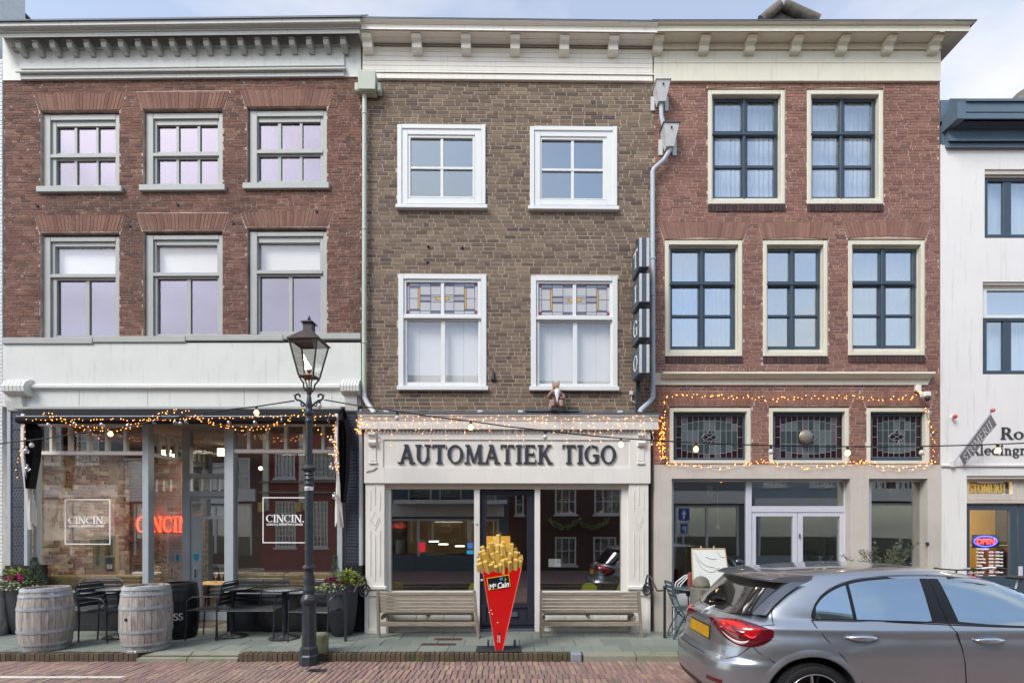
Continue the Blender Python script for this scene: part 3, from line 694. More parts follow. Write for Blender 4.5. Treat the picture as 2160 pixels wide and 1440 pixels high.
# crown cornice
u0, u1 = fa.u(-30, -.3), fa.u(761, -.3)
c = 385
profile_run(fa, 'cornice_crown', M['white_a'], A, u0, u1, [(39.5,.36),(50,.36),(52,.33),(56,.30),(61,.285),(61,.0),(39.5,.0)], xm=c)
profile_run(fa, 'gutter_edge', M['lead'], A, u0, u1+.03, [(36.5,.39),(39,.39),(39,.0),(36.5,.0)], xm=c)
profile_run(fa, 'cornice_fascia', M['white_a'], A, u0, u1-.03, [(61.6,.275),(63.5,.29),(65,.275),(66,.265),(75,.265),(75.2,.25),(75.3,.0),(61.6,.0)], xm=c)
profile_run(fa, 'cornice_bed', M['grey_a'], A, fa.u(34), fa.u(742), [(96,.02),(96,.085),(99,.08),(102,.06),(104,.055),(105,.04),(107,.035),(108,.02)], xm=c)
for i in range(20):
    px = 38+36.0*i; py = (96 if 0 else 0)
    tilt = 14.2-(px-38)*.0375*.55
    u = fa.u(px+2, -.18); zt = fa.z(385, 76, -.25); w2 = .042
    b = MB(); zz = zt; 
    pr = [(-.02,zz),(-.215,zz),(-.215,zz-.018),(-.195,zz-.022),(-.205,zz-.06),(-.185,zz-.10),(-.15,zz-.115),(-.11,zz-.12),(-.10,zz-.14),(-.08,zz-.15),(-.05,zz-.14),(-.02,zz-.12)]
    b.prismx(pr, u-w2, u+w2); b.build('cornice_bracket', M['grey_a'], A, fr=fa)
b = MB(); b.box(UL, UR, -.02, .26, zw1, fa.z(385, 64)); b.build('frieze', M['white_a'], A, fr=fa)
b = MB(); b.box(fa.u(48), fa.u(728), -.05, -.021, fa.z(385, 147), fa.z(385, 108)); b.build('frieze_board', M['white_a'], A, fr=fa)
profile_run(fa, 'frieze_moulding', M['white_a'], A, fa.u(44), fa.u(731), [(145,.05),(147,.10),(150,.09),(151,.065),(151,.0),(145,.0)], xm=c)
for (t, q) in ((151.5,160),(160.6,169)):
    b = MB(); b.cbox(fa.u(48), fa.u(728), -.055+(.008 if t > 155 else 0), -.0205, fa.z(385, q), fa.z(385, t)); b.build('architrave_board', M['white_a'], A, fr=fa)
# shell of the house: sides, roof, floors, back
b = MB(); zr = fa.z(385, 52)
for x in (UL, UR-.02): b.box(x, x+.02, .27, 8, 0, zr)
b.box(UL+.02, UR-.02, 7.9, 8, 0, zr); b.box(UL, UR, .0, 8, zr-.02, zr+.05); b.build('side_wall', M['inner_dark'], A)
for z in (zf0-.35, fa.z(385, 440)): MB().box(UL+.02, UR-.02, .27, 7.9, z, z+.25).build('storey_floor', M['inner'], A)
for z0, z1 in ((zf0-.1, fa.z(385, 440)), (fa.z(385, 440)+.25, zr-.02)): MB().box(UL+.021, UR-.021, 3.0, 3.05, z0, z1).build('room_wall', M['inner'], A)
# ---------------- shopfront A
WD = .13       # glazing plane
ztop = fa.z(385, 858)
# black patterned tile pilasters
til = newmat('damask_tile'); t = til.node_tree; bb = bsdf(til)
g = N(t, 'ShaderNodeNewGeometry'); mpn = N(t, 'ShaderNodeMapping'); mpn.inputs['Scale'].default_value = (9, 9, 4.5); vo = N(t, 'ShaderNodeTexVoronoi', feature='SMOOTH_F1'); vo.inputs['Scale'].default_value = 2.2
mg = N(t, 'ShaderNodeTexMagic', turbulence_depth=3); mg.inputs['Scale'].default_value = 2.6
cr = N(t, 'ShaderNodeValToRGB'); cr.color_ramp.elements[0].color = lin((26,28,36)); cr.color_ramp.elements[1].color = lin((74,80,92)); cr.color_ramp.elements[0].position = .46; cr.color_ramp.elements[1].position = .56
t.links.new(g.outputs['Position'], mpn.inputs[0]); t.links.new(mpn.outputs[0], mg.inputs[0]); t.links.new(mg.outputs['Fac'], cr.inputs[0]); t.links.new(cr.outputs[0], bb.inputs['Base Color']); bb.inputs['Roughness'].default_value = .3
for a, c_ in ((22, 50), (728, 757)):
    for k in range(8):
        y0_ = 866+k*40.6; piece(fa, 'damask_tile', til, A, a+1, y0_+.5, c_, y0_+40.2, -.012, .05, .003)
for a, c_ in ((14, 22), (757, 763)): piece(fa, 'corner_trim', M['steel_a'], A, a, 862, c_, 1325, -.03, .05)
piece(fa, 'door_jamb_post', M['steel_a'], A, 50, 862, 58, 1195, -.02, .06)
piece(fa, 'plinth', M['granite'], A, 10, 1192, 70, 1337, -.035, WD+.1)
piece(fa, 'plinth', M['granite'], A, 722, 1192, 763, 1340, -.035, WD+.1)
piece(fa, 'plinth', M['granite'], A, 70.5, 1252, 304, 1340, -.02, WD+.12)
piece(fa, 'plinth', M['granite'], A, 478, 1252, 721.5, 1343, -.02, WD+.12)
# glazing
def vbar(px0, px1, y0_, y1_, yf=WD-.05, yb=WD+.05, nm='window_post', par=None): return piece(fa, nm, M['steel_a'], par or A, px0, y0_, px1, y1_, yf, yb)
zbT = 868
for (xa, xb, posts, ty) in ((77, 304, [107,146,185,224,263], 955), (480, 716, [524,563,602,642,681], 951)):
    sw = empty('shop_window'); sw.parent = A
    vbar(xa-7, xa, 862, 1252, nm='window_post', par=sw)
    piece(fa, 'transom_bar', M['shop_b'], sw, xa, ty-4, xb, ty+4, WD-.05, WD+.05)
    piece(fa, 'head_bar', M['shop_b'], sw, xa, 893, xb, 898, WD-.045, WD+.045)
    piece(fa, 'bottom_bar', M['steel_a'], sw, xa, 1246, xb, 1252, WD-.05, WD+.05)
    ps = [xa-3]+posts+[xb+3]
    for p in posts: piece(fa, 'glazing_bar', M['shop_b'], sw, p-3.2, 898, p+3.2, ty-4, WD-.035, WD+.035)
    for p, q in zip(ps, ps[1:]): piece(fa, 'top_pane', M['g_shop'], sw, p+3.2, 898, q-3.2, ty-4, WD, WD+.006, 0)
    piece(fa, 'pane', M['g_shop'], sw, xa, ty+4, xb, 1246, WD, WD+.008, 0)
vbar(300, 313, 862, 1252, WD-.07, WD+.07); vbar(479, 492, 862, 1340, WD-.07, WD+.07)
vbar(711, 722, 862, 1252)
# alcove: side pane running back, door plane
DB = .95
ul = fa.u(313, WD); dl = fa.u(388, DB); zt_ = fa.z(350, 868, .5)
sd = empty('side_window'); sd.parent = A
def skew(b, x0, y0_, x1, y1_, z0, z1, th):
    d = Vector((x1-x0, y1_-y0_)).normalized(); n = Vector((-d.y, d.x))*th/2
    return b.hexa([(x0-n.x,y0_-n.y,z0),(x1-n.x,y1_-n.y,z0),(x1+n.x,y1_+n.y,z0),(x0+n.x,y0_+n.y,z0)], [(x0-n.x,y0_-n.y,z1),(x1-n.x,y1_-n.y,z1),(x1+n.x,y1_+n.y,z1),(x0+n.x,y0_+n.y,z1)])
ux0, ux1 = ul-.02, dl
zT1 = fa.z(313, 955, WD)
skew(MB(), ux0, WD+.07, ux1, DB, .62, zT1-.03, .008).build('pane', M['g_shop'], sd)
for k in range(4):
    a0, a1 = k/4+.03, (k+1)/4-.03; P_ = lambda t: (ux0+(ux1-ux0)*t, WD+.07+(DB-WD-.07)*t)
    skew(MB(), *P_(a0), *P_(a1), zT1+.03, zT1+.36, .008).build('top_pane', M['g_shop'], sd)
    skew(MB(), *P_(k/4-.03 if k else 0), *P_(k/4+.03), zT1+.031, zT1+.359, .05).build('glazing_bar', M['shop_b'], sd)
skew(MB(), ux0, WD+.07, ux1, DB, zT1-.03, zT1+.03, .05).build('transom_bar', M['shop_b'], sd)
skew(MB(), ux0, WD+.07, ux1, DB, zT1+.36, zT1+.42, .05).build('head_bar', M['shop_b'], sd)
skew(MB(), ux0, WD+.07, ux1, DB, 0, .62, .06).build('side_panel', M['granite'], sd)
# door front
vbar(384, 400, 880, 1318, DB-.05, DB+.06, 'door_post')
piece(fa, 'transom_pane', M['g_shop'], A, 402, 905, 480, 998, DB, DB+.008, 0)
piece(fa, 'transom_rail', M['steel_a'], A, 400, 998, 486, 1007, DB-.04, DB+.05)
for k in range(4):
    a = 406+k*18.5; piece(fa, 'small_pane', M['g_shop'], A, a, 1009, a+14, 1033, DB, DB+.006, 0)
    piece(fa, 'glazing_bar', M['steel_a'], A, a+14, 1007.3, a+18.5, 1035, DB-.02, DB+.03)
piece(fa, 'lattice_rail', M['steel_a'], A, 400, 1035, 486, 1047, DB-.04, DB+.05)
dr = gridwin(fa, A, (401, 1048, 500, 1318), [(425, 492)], [(1095, 1283)], DB-.02, .045, M['steel_a'], M['g_shop'], name='door')
piece(fa, 'upper_pane', M['g_shop'], dr, 405, 1052, 484, 1088, DB-.024, DB-.021, 0)
piece(fa, 'handle_plate', M['alu'], dr, 407, 1196, 415, 1222, DB-.035, DB-.0205, .003)
piece(fa, 'door_handle', M['lead'], dr, 409.5, 1199, 412.5, 1219, DB-.05, DB-.036, .003)
shield = mat('blue_sticker', (40,160,205), .5, .02)
def shieldm(px, py, y, par):
    u, z = fa.hit(px, py, y); pts = [(-.045,.06),(.0,.07),(.045,.06),(.045,-.03),(.0,-.075),(-.045,-.03)]
    b = MB(); b.extr([(u+a_, z+c2) for a_, c2 in pts][::-1], y-.003, y-.001); o = b.build('sticker', shield, par, fr=fa)
    b = MB(); b.extr([(u+a_*.25, z+.025+c2*.3) for a_, c2 in pts][::-1], y-.005, y-.0035); b.build('sticker_mark', M['decal'], o, fr=fa) if 0 else None
shieldm(414, 1175, DB-.02, dr)
u_, z_ = ux0+(ux1-ux0)*.82, fa.z(378, 1175, .8)
b = MB(); b.extr([(-.04,.055),(-.04,-.03),(0,-.07),(.04,-.03),(.04,.055),(0,.065)], -.002, .0); b.build('sticker', shield, sd, loc=(u_, WD+.07+(DB-WD-.07)*.82-.02, z_), rot=(0,0,math.atan2(DB-WD-.07, ux1-ux0)))
piece(fa, 'doorstep', M['lead'], A, 395, 1313, 485, 1319, DB-.10, DB+.05)
MB().box(ul, fa.u(486, DB), .36, DB+.4, -.02, .012).build('alcove_floor', M['floor_in'], A)
# awning: rolled cloth, front bar, arms, hanging side cloth
aw = empty('awning'); aw.parent = A
b = MB(); ua, ub = fa.u(36, -.32), fa.u(712, -.32)
zA = lambda py, v: fa.z(385, py, v)
b.prismx([(-.02, zA(860.5,-.02)),(-.12, zA(862,-.12)),(-.22, zA(866,-.22)),(-.32, zA(878,-.32)),(-.32, zA(879,-.32)),(-.2, zA(872,-.2)),(-.02, zA(868,-.02))], ua, ub)
b.build('awning_cloth', M['fabric'], aw, fr=fa)
b = MB(); b.prismx([(-.31+.07*cos(radians(a_)), zA(886,-.3)+.06*sin(radians(a_))) for a_ in range(0, 360, 30)], ua+.02, ub-.02); b.build('cloth_roll', M['fabric'], aw, fr=fa)
b = MB(); b.prismx([(-.325, zA(877,-.32)),(-.337, zA(877,-.32)),(-.337, zA(881,-.32)),(-.325, zA(881,-.32))], ua, ub); b.build('front_bar', M['alu'], aw, fr=fa)
for px_t, px_b, yb in ((47, 62, 1116), (709, 721, 1112)):
    b = MB(); p = [fa.hit(px_t, 872, -.32), fa.hit(px_t-1, 960, -.31), fa.hit((px_t*2+px_b)/3, 1010, -.25), fa.hit(px_b, yb, -.07)]
    vv = [-.32, -.31, -.25, -.07]
    for (pa, va), (pb, vb) in zip(zip(p, vv), zip(p[1:], vv[1:])):
        b.hexa([(pb[0]-.025, vb, pb[1]),(pb[0]+.025, vb, pb[1]),(pb[0]+.025, vb+.03, pb[1]),(pb[0]-.025, vb+.03, pb[1])], [(pa[0]-.025, va, pa[1]),(pa[0]+.025, va, pa[1]),(pa[0]+.025, va+.03, pa[1]),(pa[0]-.025, va+.03, pa[1])])
    b.build('folding_arm', M['shop_b'], aw, fr=fa)
    b = MB()
    for q in range(6):
        u, z = fa.hit(px_b+(4 if px_t < 400 else -7)+q*1.2*(1 if px_t < 400 else -1)-3, 1000+q*14, -.16); b.box(u-.007, u+.007, -.17+q*.012, -.16+q*.012, z-.75+q*.09, z)
    b.build('side_rod', M['shop_b'], aw, fr=fa)
for pts in (((52,885),(66,885),(82,890),(80,960),(68,1030),(60,1035),(55,960)), ((715,872),(728,880),(737,915),(735,1000),(726,1065),(721,1060),(717,960))):
    b = MB()
    for q in range(5):
        f0, f1 = q/5, (q+1)/5
        def X(py, f):
            # left and right outline of the cloth at this height
            lo = [(y, x) for x, y in (pts[0], pts[-1], pts[-2])]; hi = [(y, x) for x, y in (pts[1], pts[2], pts[3], pts[4])]
            def ip(L_, y):
                L_ = sorted(L_); 
                if y <= L_[0][0]: return L_[0][1]
                for (a0, b0), (a1, b1) in zip(L_, L_[1:]):
                    if y <= a1: return b0+(b1-b0)*(y-a0)/(a1-a0+1e-6)
                return L_[-1][1]
            return ip(lo, py)+(ip(hi, py)-ip(lo, py))*f
        ys = [885+k*(145/7)*(1.0 if pts[0][0] < 400 else 1.2) for k in range(8)]
        for ya, yb in zip(ys, ys[1:]):
            vq = lambda f: -.22+.05*(1 if int(round(f*5)) % 2 else -1)
            c4 = []
            for (yy, f) in ((yb, f0), (yb, f1), (ya, f1), (ya, f0)):
                u, z = fa.hit(X(yy, f), yy, -.22); c4.append((u, vq(f), z))
            b.poly(c4+[(x_, y_+.012, z_) for x_, y_, z_ in c4], [(0,1,2,3),(7,6,5,4),(0,4,5,1),(1,5,6,2),(2,6,7,3),(3,7,4,0)])
    b.build('side_cloth', M['fabric'], aw, fr=fa)
# ---------------- restaurant interior
inn = M['inner_dark']
b = MB(); b.box(UL+.02, UR-.02, WD+.12, 7.8, -.03, .005); b.build('restaurant_floor', M['floor_in'], A)
MB().box(UL+.02, UR-.02, WD+.1, 7.8, fa.z(385, 888, WD), fa.z(385, 888, WD)+.05).build('restaurant_ceiling', M['inner'], A)
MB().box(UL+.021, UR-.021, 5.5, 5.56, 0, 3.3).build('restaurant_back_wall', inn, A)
# bare brick party wall seen through the left window
old = brickmat('old_plastered_brick', [(132,92,80),(150,104,90),(116,86,76),(120,108,100)], stain=(196,186,168), stains=0.95, stscale=1.6, pale=((190,182,168), .6))
pm = mat('crumbling_plaster', (196,184,166), .95, .2, 3, .5, 30, c2=(104,88,74))
class SideF:
    sh = 0; ox = -100; oy = 0
    def warp(s, p): return p
pw_ = empty('party_wall'); pw_.parent = A
MB().box(UL+.03, UL+.12, WD+.12, 5.4, 0, 3.2).build('plaster', pm, pw_)
b = MB(); RR = random.Random(5)
for i in range(50):
    z = i*.064; y = WD+.15-RR.random()*.1
    while y < 5.3:
        l_ = RR.choice((.21,.21,.10)); 
        if RR.random() < .62: b.box(UL+.12, UL+.128+RR.random()*.012, y, min(y+l_, 5.38), z, z+.05, RR.random()*.98+.01)
        y += l_+.012
tag(b.build('old_bricks', old, pw_), kind='stuff')
# brick back partition behind the dining corner, where the neon hangs
bx0, bx1 = UL+.14, fa.u(392, 2.6)
MB().box(bx0, bx1, 2.6, 2.7, 0, 3.2).build('plaster', pm, pw_)
b = MB()
for i in range(50):
    z = i*.064; x = bx0-RR.random()*.1
    while x < bx1:
        l_ = RR.choice((.21,.21,.10))
        if RR.random() < .9: b.box(max(x, bx0), min(x+l_, bx1), 2.585-RR.random()*.01, 2.6, z, z+.05, RR.random()*.98+.01)
        x += l_+.012
tag(b.build('old_bricks', old, pw_), kind='stuff')
neon = emat('red_neon', (255,60,28), 3.5)
def neon_text():
    hold = empty('neon_sign', (0,0,0), 0, 'glowing red neon sign reading CINCIN on the brick wall inside the restaurant', 'neon sign'); hold.parent = None
    x0, z0 = fa.hit(287, 1121, 2.45); x1, z1 = fa.hit(400, 1087, 2.45)
    hold.location = (XA, 0, 0); hold.rotation_euler = (0,0,radians(-1.26))
    serif_text('CINCIN', x0, z0, z1-z0, x1-x0, 2.46, .02, neon, hold, 'neon_letter', T=.15, t=.06, gap=.06)
    MB().box(x0, x1, 2.49, 2.5, z0-.02, z0+.0).build('mounting_rail', M['black'], hold)
neon_text()
nl = bpy.data.lights.new('neon_glow', 'POINT'); nl.energy = 1.2; nl.color = (1,.2,.08); nl.shadow_soft_size = .3
no_ = link(bpy.data.objects.new('neon_glow', nl)); uu, zz = fa.hit(345, 1100, 2.2); no_.location = (XA+uu, 2.1, zz)
# white film squares on the glass
for (sx0, sx1, sy0, sy1) in ((137, 233, 1052, 1148), (554, 650, 1048, 1145)):
    u0, z1 = fa.hit(sx0, sy0, WD); u1, z0 = fa.hit(sx1, sy1, WD); d = empty('window_lettering'); d.parent = A
    b = MB(); t_ = .016; y0_, y1_ = WD-.004, WD-.002
    b.box(u0, u1, y0_, y1_, z1-t_, z1); b.box(u0, u1, y0_, y1_, z0, z0+t_); b.box(u0, u0+t_, y0_, y1_, z0+t_, z1-t_); b.box(u1-t_, u1, y0_, y1_, z0+t_, z1-t_)
    b.build('square_outline', M['decal'], d, fr=fa)
    h = z1-z0; serif_text('CINCIN.', u0+.075*h, z0+.455*h, .165*h, .84*h, WD-.002, .002, M['decal'], d, 'letter', .17, .06, fr=fa, gap=-.02)
    o = sans_text('tagline', 'LUNCH | APERITIVO | DINER', .048, M['decal'], d, fa.warp((u0+.09*h, WD-.003, z0+.385*h)), depth=.001, bold=.0012, sx=1.0)
    wd = max(v.co.x for v in o.data.vertices)-min(v.co.x for v in o.data.vertices); o.scale = (.80*h/wd, 1, 1)
for (px, py, v, en) in ((190, 930, 1.9, 40), (430, 940, 2.0, 22), (620, 940, 2.2, 14)):  # area lights added to brighten the party wall and dining room
    rl = bpy.data.lights.new('restaurant_fill_light', 'AREA'); rl.energy = en*2.6; rl.color = (1, .88, .72); rl.size = .5; ro = link(bpy.data.objects.new('restaurant_fill_light', rl)); u, z = fa.hit(px, py, v); ro.location = (XA+u, v, 3.2)
# ceiling lamps, sofas, table things
for (a, c_, t0, t1, v) in ((458, 481, 945, 961, 2.4), (340, 358, 948, 960, 2.4), (692,705,952,957,3.0)):
    piece(fa, 'ceiling_lamp', emat('ceiling_lamp_glow', (255,246,214), 2.2), A, a, t0, c_, t1, v, v+.05, 0)
bn = empty('sofa', (XA,0,0), radians(-1.26), 'ochre velvet sofa back behind the restaurant window left of its door', 'sofa')
for k in range(2):
    piece(fa, 'cushion', M['velvet'], bn, 88+k*106, 1213, 192+k*106, 1240, WD+.12, WD+.3, .03)
piece(fa, 'frame', M['wood_pale'], bn, 86, 1240.5, 300, 1252, WD+.12, WD+.32)
bn = empty('sofa', (XA,0,0), radians(-1.26), 'long ochre velvet sofa back behind the restaurant window right of its door', 'sofa')
piece(fa, 'cushion', M['velvet'], bn, 490, 1208, 598, 1236, WD+.12, WD+.3, .03); piece(fa, 'cushion', M['velvet'], bn, 600, 1208, 706, 1236, WD+.12, WD+.3, .03)
piece(fa, 'frame', M['velvet'], bn, 490, 1238, 706, 1252, WD+.12, WD+.32, .02)
bx = empty('wine_crate', (XA,0,0), radians(-1.26), 'upright open pale wooden wine crate lettered TAITTINGER on the left sofa back', 'crate')
piece(fa, 'lid', M['wood_pale'], bx, 195, 1128, 219, 1209, .62, .64); piece(fa, 'back_board', M['wood_pale'], bx, 219, 1128, 243, 1209, .70, .72)
for a, c_, t0, t1 in ((219,221,1128,1209),(241,243,1128,1209)): piece(fa, 'side_board', M['wood_pale'], bx, a, t0, c_, t1, .62, .70)
for t0 in (1128, 1172, 1206): piece(fa, 'shelf', M['wood_pale'], bx, 221.2, t0, 240.8, t0+3, .62, .70)
u, z = fa.hit(203, 1134, .62); o = sans_text('lettering', 'TAITTINGER', .085, M['lettering'], bx, (u, .616, z), rot=(pi/2, pi/2, 0), bold=.001)
bo = empty('wine_bottle', (XA,0,0), radians(-1.26), 'dark wine bottle with white label standing in the pale wooden crate', 'bottle')
u, z = fa.hit(231, 1204, .66); MB().lathe([(.036,0),(.038,.005),(.038,.17),(.034,.2),(.014,.25),(.013,.31)], (u,.66,z), 14).build('glass_body', mat('dark_bottle_glass', (24,34,24), .08), bo, smooth=40)
MB().lathe([(.0388,.05),(.0388,.13)], (u,.66,z), 14).build('paper_label', M['decal'], bo)
pt = empty('model_boat', (XA,0,0), radians(-1.26), 'small white dish with dark glasses on the left sofa back by the window post', 'dish')
piece(fa, 'dish_body', M['decal'], pt, 276, 1206, 334, 1213, .5, .6, .02)
# dining tables and chairs deep inside
def inside_table(px, py, v, lab):
    u, z = fa.hit(px, py, v); t_ = empty('dining_table', (XA,0,0), radians(-1.26), lab, 'table')
    MB().box(u-.35, u+.35, v-.35, v+.35, z-.03, z).build('table_top', M['velvet'], t_); 
    for a_ in (-.3,.3):
        for c_ in (-.3,.3): MB().box(u+a_-.02, u+a_+.02, v+c_-.02, v+c_+.02, .006, z-.031).build('leg', M['black'], t_)
    return t_, u, z
inside_table(452, 1228, 2.0, 'small dark dining table inside, seen through the restaurant door')
for k, px in enumerate((455, 468)):
    u, z = fa.hit(px, 1228, 1.9); g_ = MB().lathe([(.03,0),(.004,.005),(.004,.09),(.03,.12),(.038,.17),(.034,.21)], (u, 1.9, z+.001), 12, cap=False).build('wine_glass', M['bulb_off'], loc=(XA,0,0), rot=(0,0,radians(-1.26)), smooth=True)
    tag(g_, ['left', 'right'][k]+' of two wine glasses on the dining table behind the restaurant door', 'wine glass')
# ================================================================== house B (brown brick, snack bar)
fb = Frame(XA, 0.0, 0.7)
B = empty('brick_house', (XA, 0, 0), radians(0.7), 'brown brick house in the middle with white cornice and the AUTOMATIEK TIGO shopfront', 'house')
BL, BR = fb.u(763), fb.u(1379)
H = []; rects = []
for q in ((838,1024,262,438), (1118,1302,266,441), (840,1026,578,822), (1120,1303,582,823)):
    h = rect_hole(fb, *q); H.append(h); rects.append(h.r)
zw0, zw1 = fb.z(1070, 905), fb.z(1070, 160)
wall_with_holes(fb, B, BL, BR, zw0, zw1, .006, .26, rects, M['mortar_b'], 'wall')
masonry(fb, B, BL, BR, zw0, zw1, .0632, .188, .0125, H, M['brick_b'], .006, .003, 300, 21, header=.22)
for i, (x0, x1, y0, y1) in enumerate(((838,1024,262,438), (1118,1302,266,441))):
    fy = -.004
    k = empty('window'); k.parent = B
    cs = MB(); R_(fb, cs, x0, y0, x0+9, y1-8, -.03, .09); R_(fb, cs, x1-9, y0, x1, y1-8, -.03, .09); R_(fb, cs, x0+9.2, y0, x1-9.2, y0+9, -.029, .09); cs.build('casing', M['white_b'], k, fr=fb)
    c0 = [(866,929,935,997), (1143,1205,1211,1272)][i]; r0 = [(291,351,356,414), (295,355,360,418)][i]
    cs = MB(); R_(fb, cs, x0+9.2, y0+9.2, x0+22, y1-8.2, -.012, .08); R_(fb, cs, x1-22, y0+9.2, x1-9.2, y1-8.2, -.012, .08); R_(fb, cs, x0+22.1, y0+9.3, x1-22.1, y0+22, -.012, .08); R_(fb, cs, x0+22.1, y1-20, x1-22.1, y1-8.3, -.012, .08); cs.build('outer_frame', M['white_b'], k, fr=fb)
    gridwin(fb, k, (x0+22.3, y0+22.3, x1-22.3, y1-20.3), [(c0[0],c0[1]),(c0[2],c0[3])], [(r0[0],r0[1]),(r0[2],r0[3])], .004, .06, M['white_b'], M['g_up_b'], name='sash', pane='pane')
    piece(fb, 'window_sill', M['white_b'], k, x0-4, y1-8, x1+4, y1, -.075, .08, .006)
    piece(fb, 'blind', mat('blue_grey_blind', (150,172,196), .8, .03), k, x0+24, y0+24, x1-24, y1-22, .30, .31, 0)
lead = M['lead']; 
def gl(name, c, a=.55):
    m = newmat(name); t = m.node_tree; t.nodes.clear(); out = N(t, 'ShaderNodeOutputMaterial'); ms_ = N(t, 'ShaderNodeMixShader'); p = N(t, 'ShaderNodeBsdfPrincipled'); tr = N(t, 'ShaderNodeBsdfTransparent')
    p.inputs['Base Color'].default_value = lin(c); p.inputs['Roughness'].default_value = .12; tr.inputs[0].default_value = lin(c); ms_.inputs[0].default_value = a
    tcn = N(t, 'ShaderNodeNewGeometry'); nn = N(t, 'ShaderNodeTexNoise'); nn.inputs['Scale'].default_value = 55; bp = N(t, 'ShaderNodeBump'); bp.inputs['Strength'].default_value = .35; bp.inputs['Distance'].default_value = .01
    t.links.new(tcn.outputs['Position'], nn.inputs['Vector']); t.links.new(nn.outputs['Fac'], bp.inputs['Height']); t.links.new(bp.outputs[0], p.inputs['Normal'])
    t.links.new(tr.outputs[0], ms_.inputs[1]); t.links.new(p.outputs[0], ms_.inputs[2]); t.links.new(ms_.outputs[0], out.inputs[0]); return m
GG = dict(w=gl('milky_glass', (206,207,210), .75), b=gl('blue_glass', (176,192,212), .7), p=gl('purple_glass', (126,118,152), .8), y=gl('amber_glass', (222,178,96), .8), r=gl('red_glass', (160,66,84), .85), d=gl('dark_red_glass', (44,18,22), .85), k=gl('grey_green_glass', (78,88,90), .6), K=gl('rippled_grey_glass', (112,122,124), .65), m=gl('mauve_glass', (118,104,112), .65))
def stained_b(k, cx0, cx1, ty0, ty1, flip):
    """one half of the transom light: pieces measured in the photograph on a 0..1 grid"""
    Pc = [(0,.09,0,.12,'r'),(.09,.40,0,.12,'b'),(.40,.71,0,.12,'b'),(.71,1,0,.07,'b'),(.71,1,.07,.125,'p'),(.09,.40,.12,.18,'p'),(0,.09,.12,.51,'w'),(0,.09,.51,.9,'w'),(0,.09,.9,1,'r'),
          (.09,.34,.18,.51,'w'),(.09,.34,.51,.85,'w'),(.34,.40,.18,.85,'y'),(.09,.40,.85,.90,'p'),(.09,.40,.90,1,'w'),(.40,.71,.125,.40,'w'),(.71,1,.125,.40,'w'),(.40,.71,.40,.455,'p'),(.71,1,.40,.455,'w'),
          (.40,.71,.455,.51,'w'),(.40,.71,.51,.57,'w'),(.71,.86,.455,.51,'w'),(.71,.86,.51,.57,'w'),(.86,1,.455,.57,'y'),(.40,.71,.57,.625,'p'),(.71,1,.57,.625,'w'),(.40,.71,.625,.90,'w'),(.71,1,.625,.90,'w'),(.40,.71,.90,1,'w'),(.71,1,.90,.965,'p'),(.71,1,.965,1,'w')]
    u0, z1 = fb.hit(cx0, ty0, .03); u1, z0 = fb.hit(cx1, ty1, .03); e = .0035
    for a, c_, t0, t1, g in Pc:
        if flip: a, c_ = 1-c_, 1-a
        b = MB(); b.box(u0+(u1-u0)*a+e, u0+(u1-u0)*c_-e, .032, .038, z1-(z1-z0)*t1+e, z1-(z1-z0)*t0-e); b.build('glass_piece', GG[g], k, fr=fb)
    b = MB(); b.box(u0, u1, .039, .041, z0, z1); b.build('lead_backing', GG['w'], k, fr=fb) if 0 else None
    b = MB()
    for a, c_, t0, t1, g in Pc:
        if flip: a, c_ = 1-c_, 1-a
        x0, x1, zt, zb = u0+(u1-u0)*a, u0+(u1-u0)*c_, z1-(z1-z0)*t0, z1-(z1-z0)*t1
        if g in 'pyr' or (c_-a) > .2:
            b.box(x0-e, x1+e, .029, .0395, zb-e*.8, zb+e*.8); b.box(x0-e, x0+e, .0285, .0397, zb, zt)
    b.build('lead_came', lead, k, fr=fb)
for i, (x0, x1, y0, y1) in enumerate(((840,1026,578,822), (1120,1303,582,823))):
    k = empty('window'); k.parent = B; s_ = [0, 3][i]; dx = [0, 279][i]
    cs = MB(); R_(fb, cs, x0, y0, x0+11, y1-8, -.025, .09); R_(fb, cs, x1-11, y0, x1, y1-8, -.025, .09); R_(fb, cs, x0+11.2, y0, x1-11.2, y0+10, -.024, .09); cs.build('casing', M['white_b'], k, fr=fb)
    up = gridwin(fb, k, (x0+11.3, y0+10.3, x1-11.3, 671+s_), [(857+dx, 929.5+dx), (937+dx, 1007.5+dx)], [(595+s_, 662+s_)], 0, .06, M['white_b'], None, name='transom_light')
    for c0, c1, f_ in ((857+dx, 929.5+dx, 0), (937+dx, 1007.5+dx, 1)): stained_b(up, c0, c1, 595+s_, 662+s_, f_)
    gridwin(fb, k, (x0+11.3, 671.5+s_, x1-11.3, y1-8.2), [(859+dx, 930+dx), (939+dx, 1009+dx)], [(676+s_, 806+s_)], .02, .06, M['white_b'], M['g_low_b'], name='sash')
    piece(fb, 'transom_rail', M['white_b'], k, x0+11.2, 664+s_, x1-11.2, 671+s_, -.02, .01)
    piece(fb, 'window_sill', M['white_b'], k, x0-3, y1-9, x1+4, y1, -.075, .08, .006)
    for q, (a, c_) in enumerate(((853+dx, 885+dx), (885.4+dx, 978+dx), (978.4+dx, 1013+dx))): piece(fb, 'blind_panel', M['blind'], k, a, 590, c_, 812, .16+.004*(q % 2), .165+.004*(q % 2), 0)
# paper scraps behind the sash bottoms, iron anchor
b = MB(); u, z = fb.hit(1041, 797); b.box(u-.045, u+.045, -.03, .0, z-.05, z-.015); b.tube([(u, -.02, z-.03), (u, -.03, z+.12)], [.028, .012], 8); b.build('wall_anchor', M['black'], B, fr=fb)
for px, py in ((903,520),(902,553),(975,523)):
    u, z = fb.hit(px, py); MB().ball((u, -.008, z), .022, 8, 5).build('vent_hole', M['black'], B)
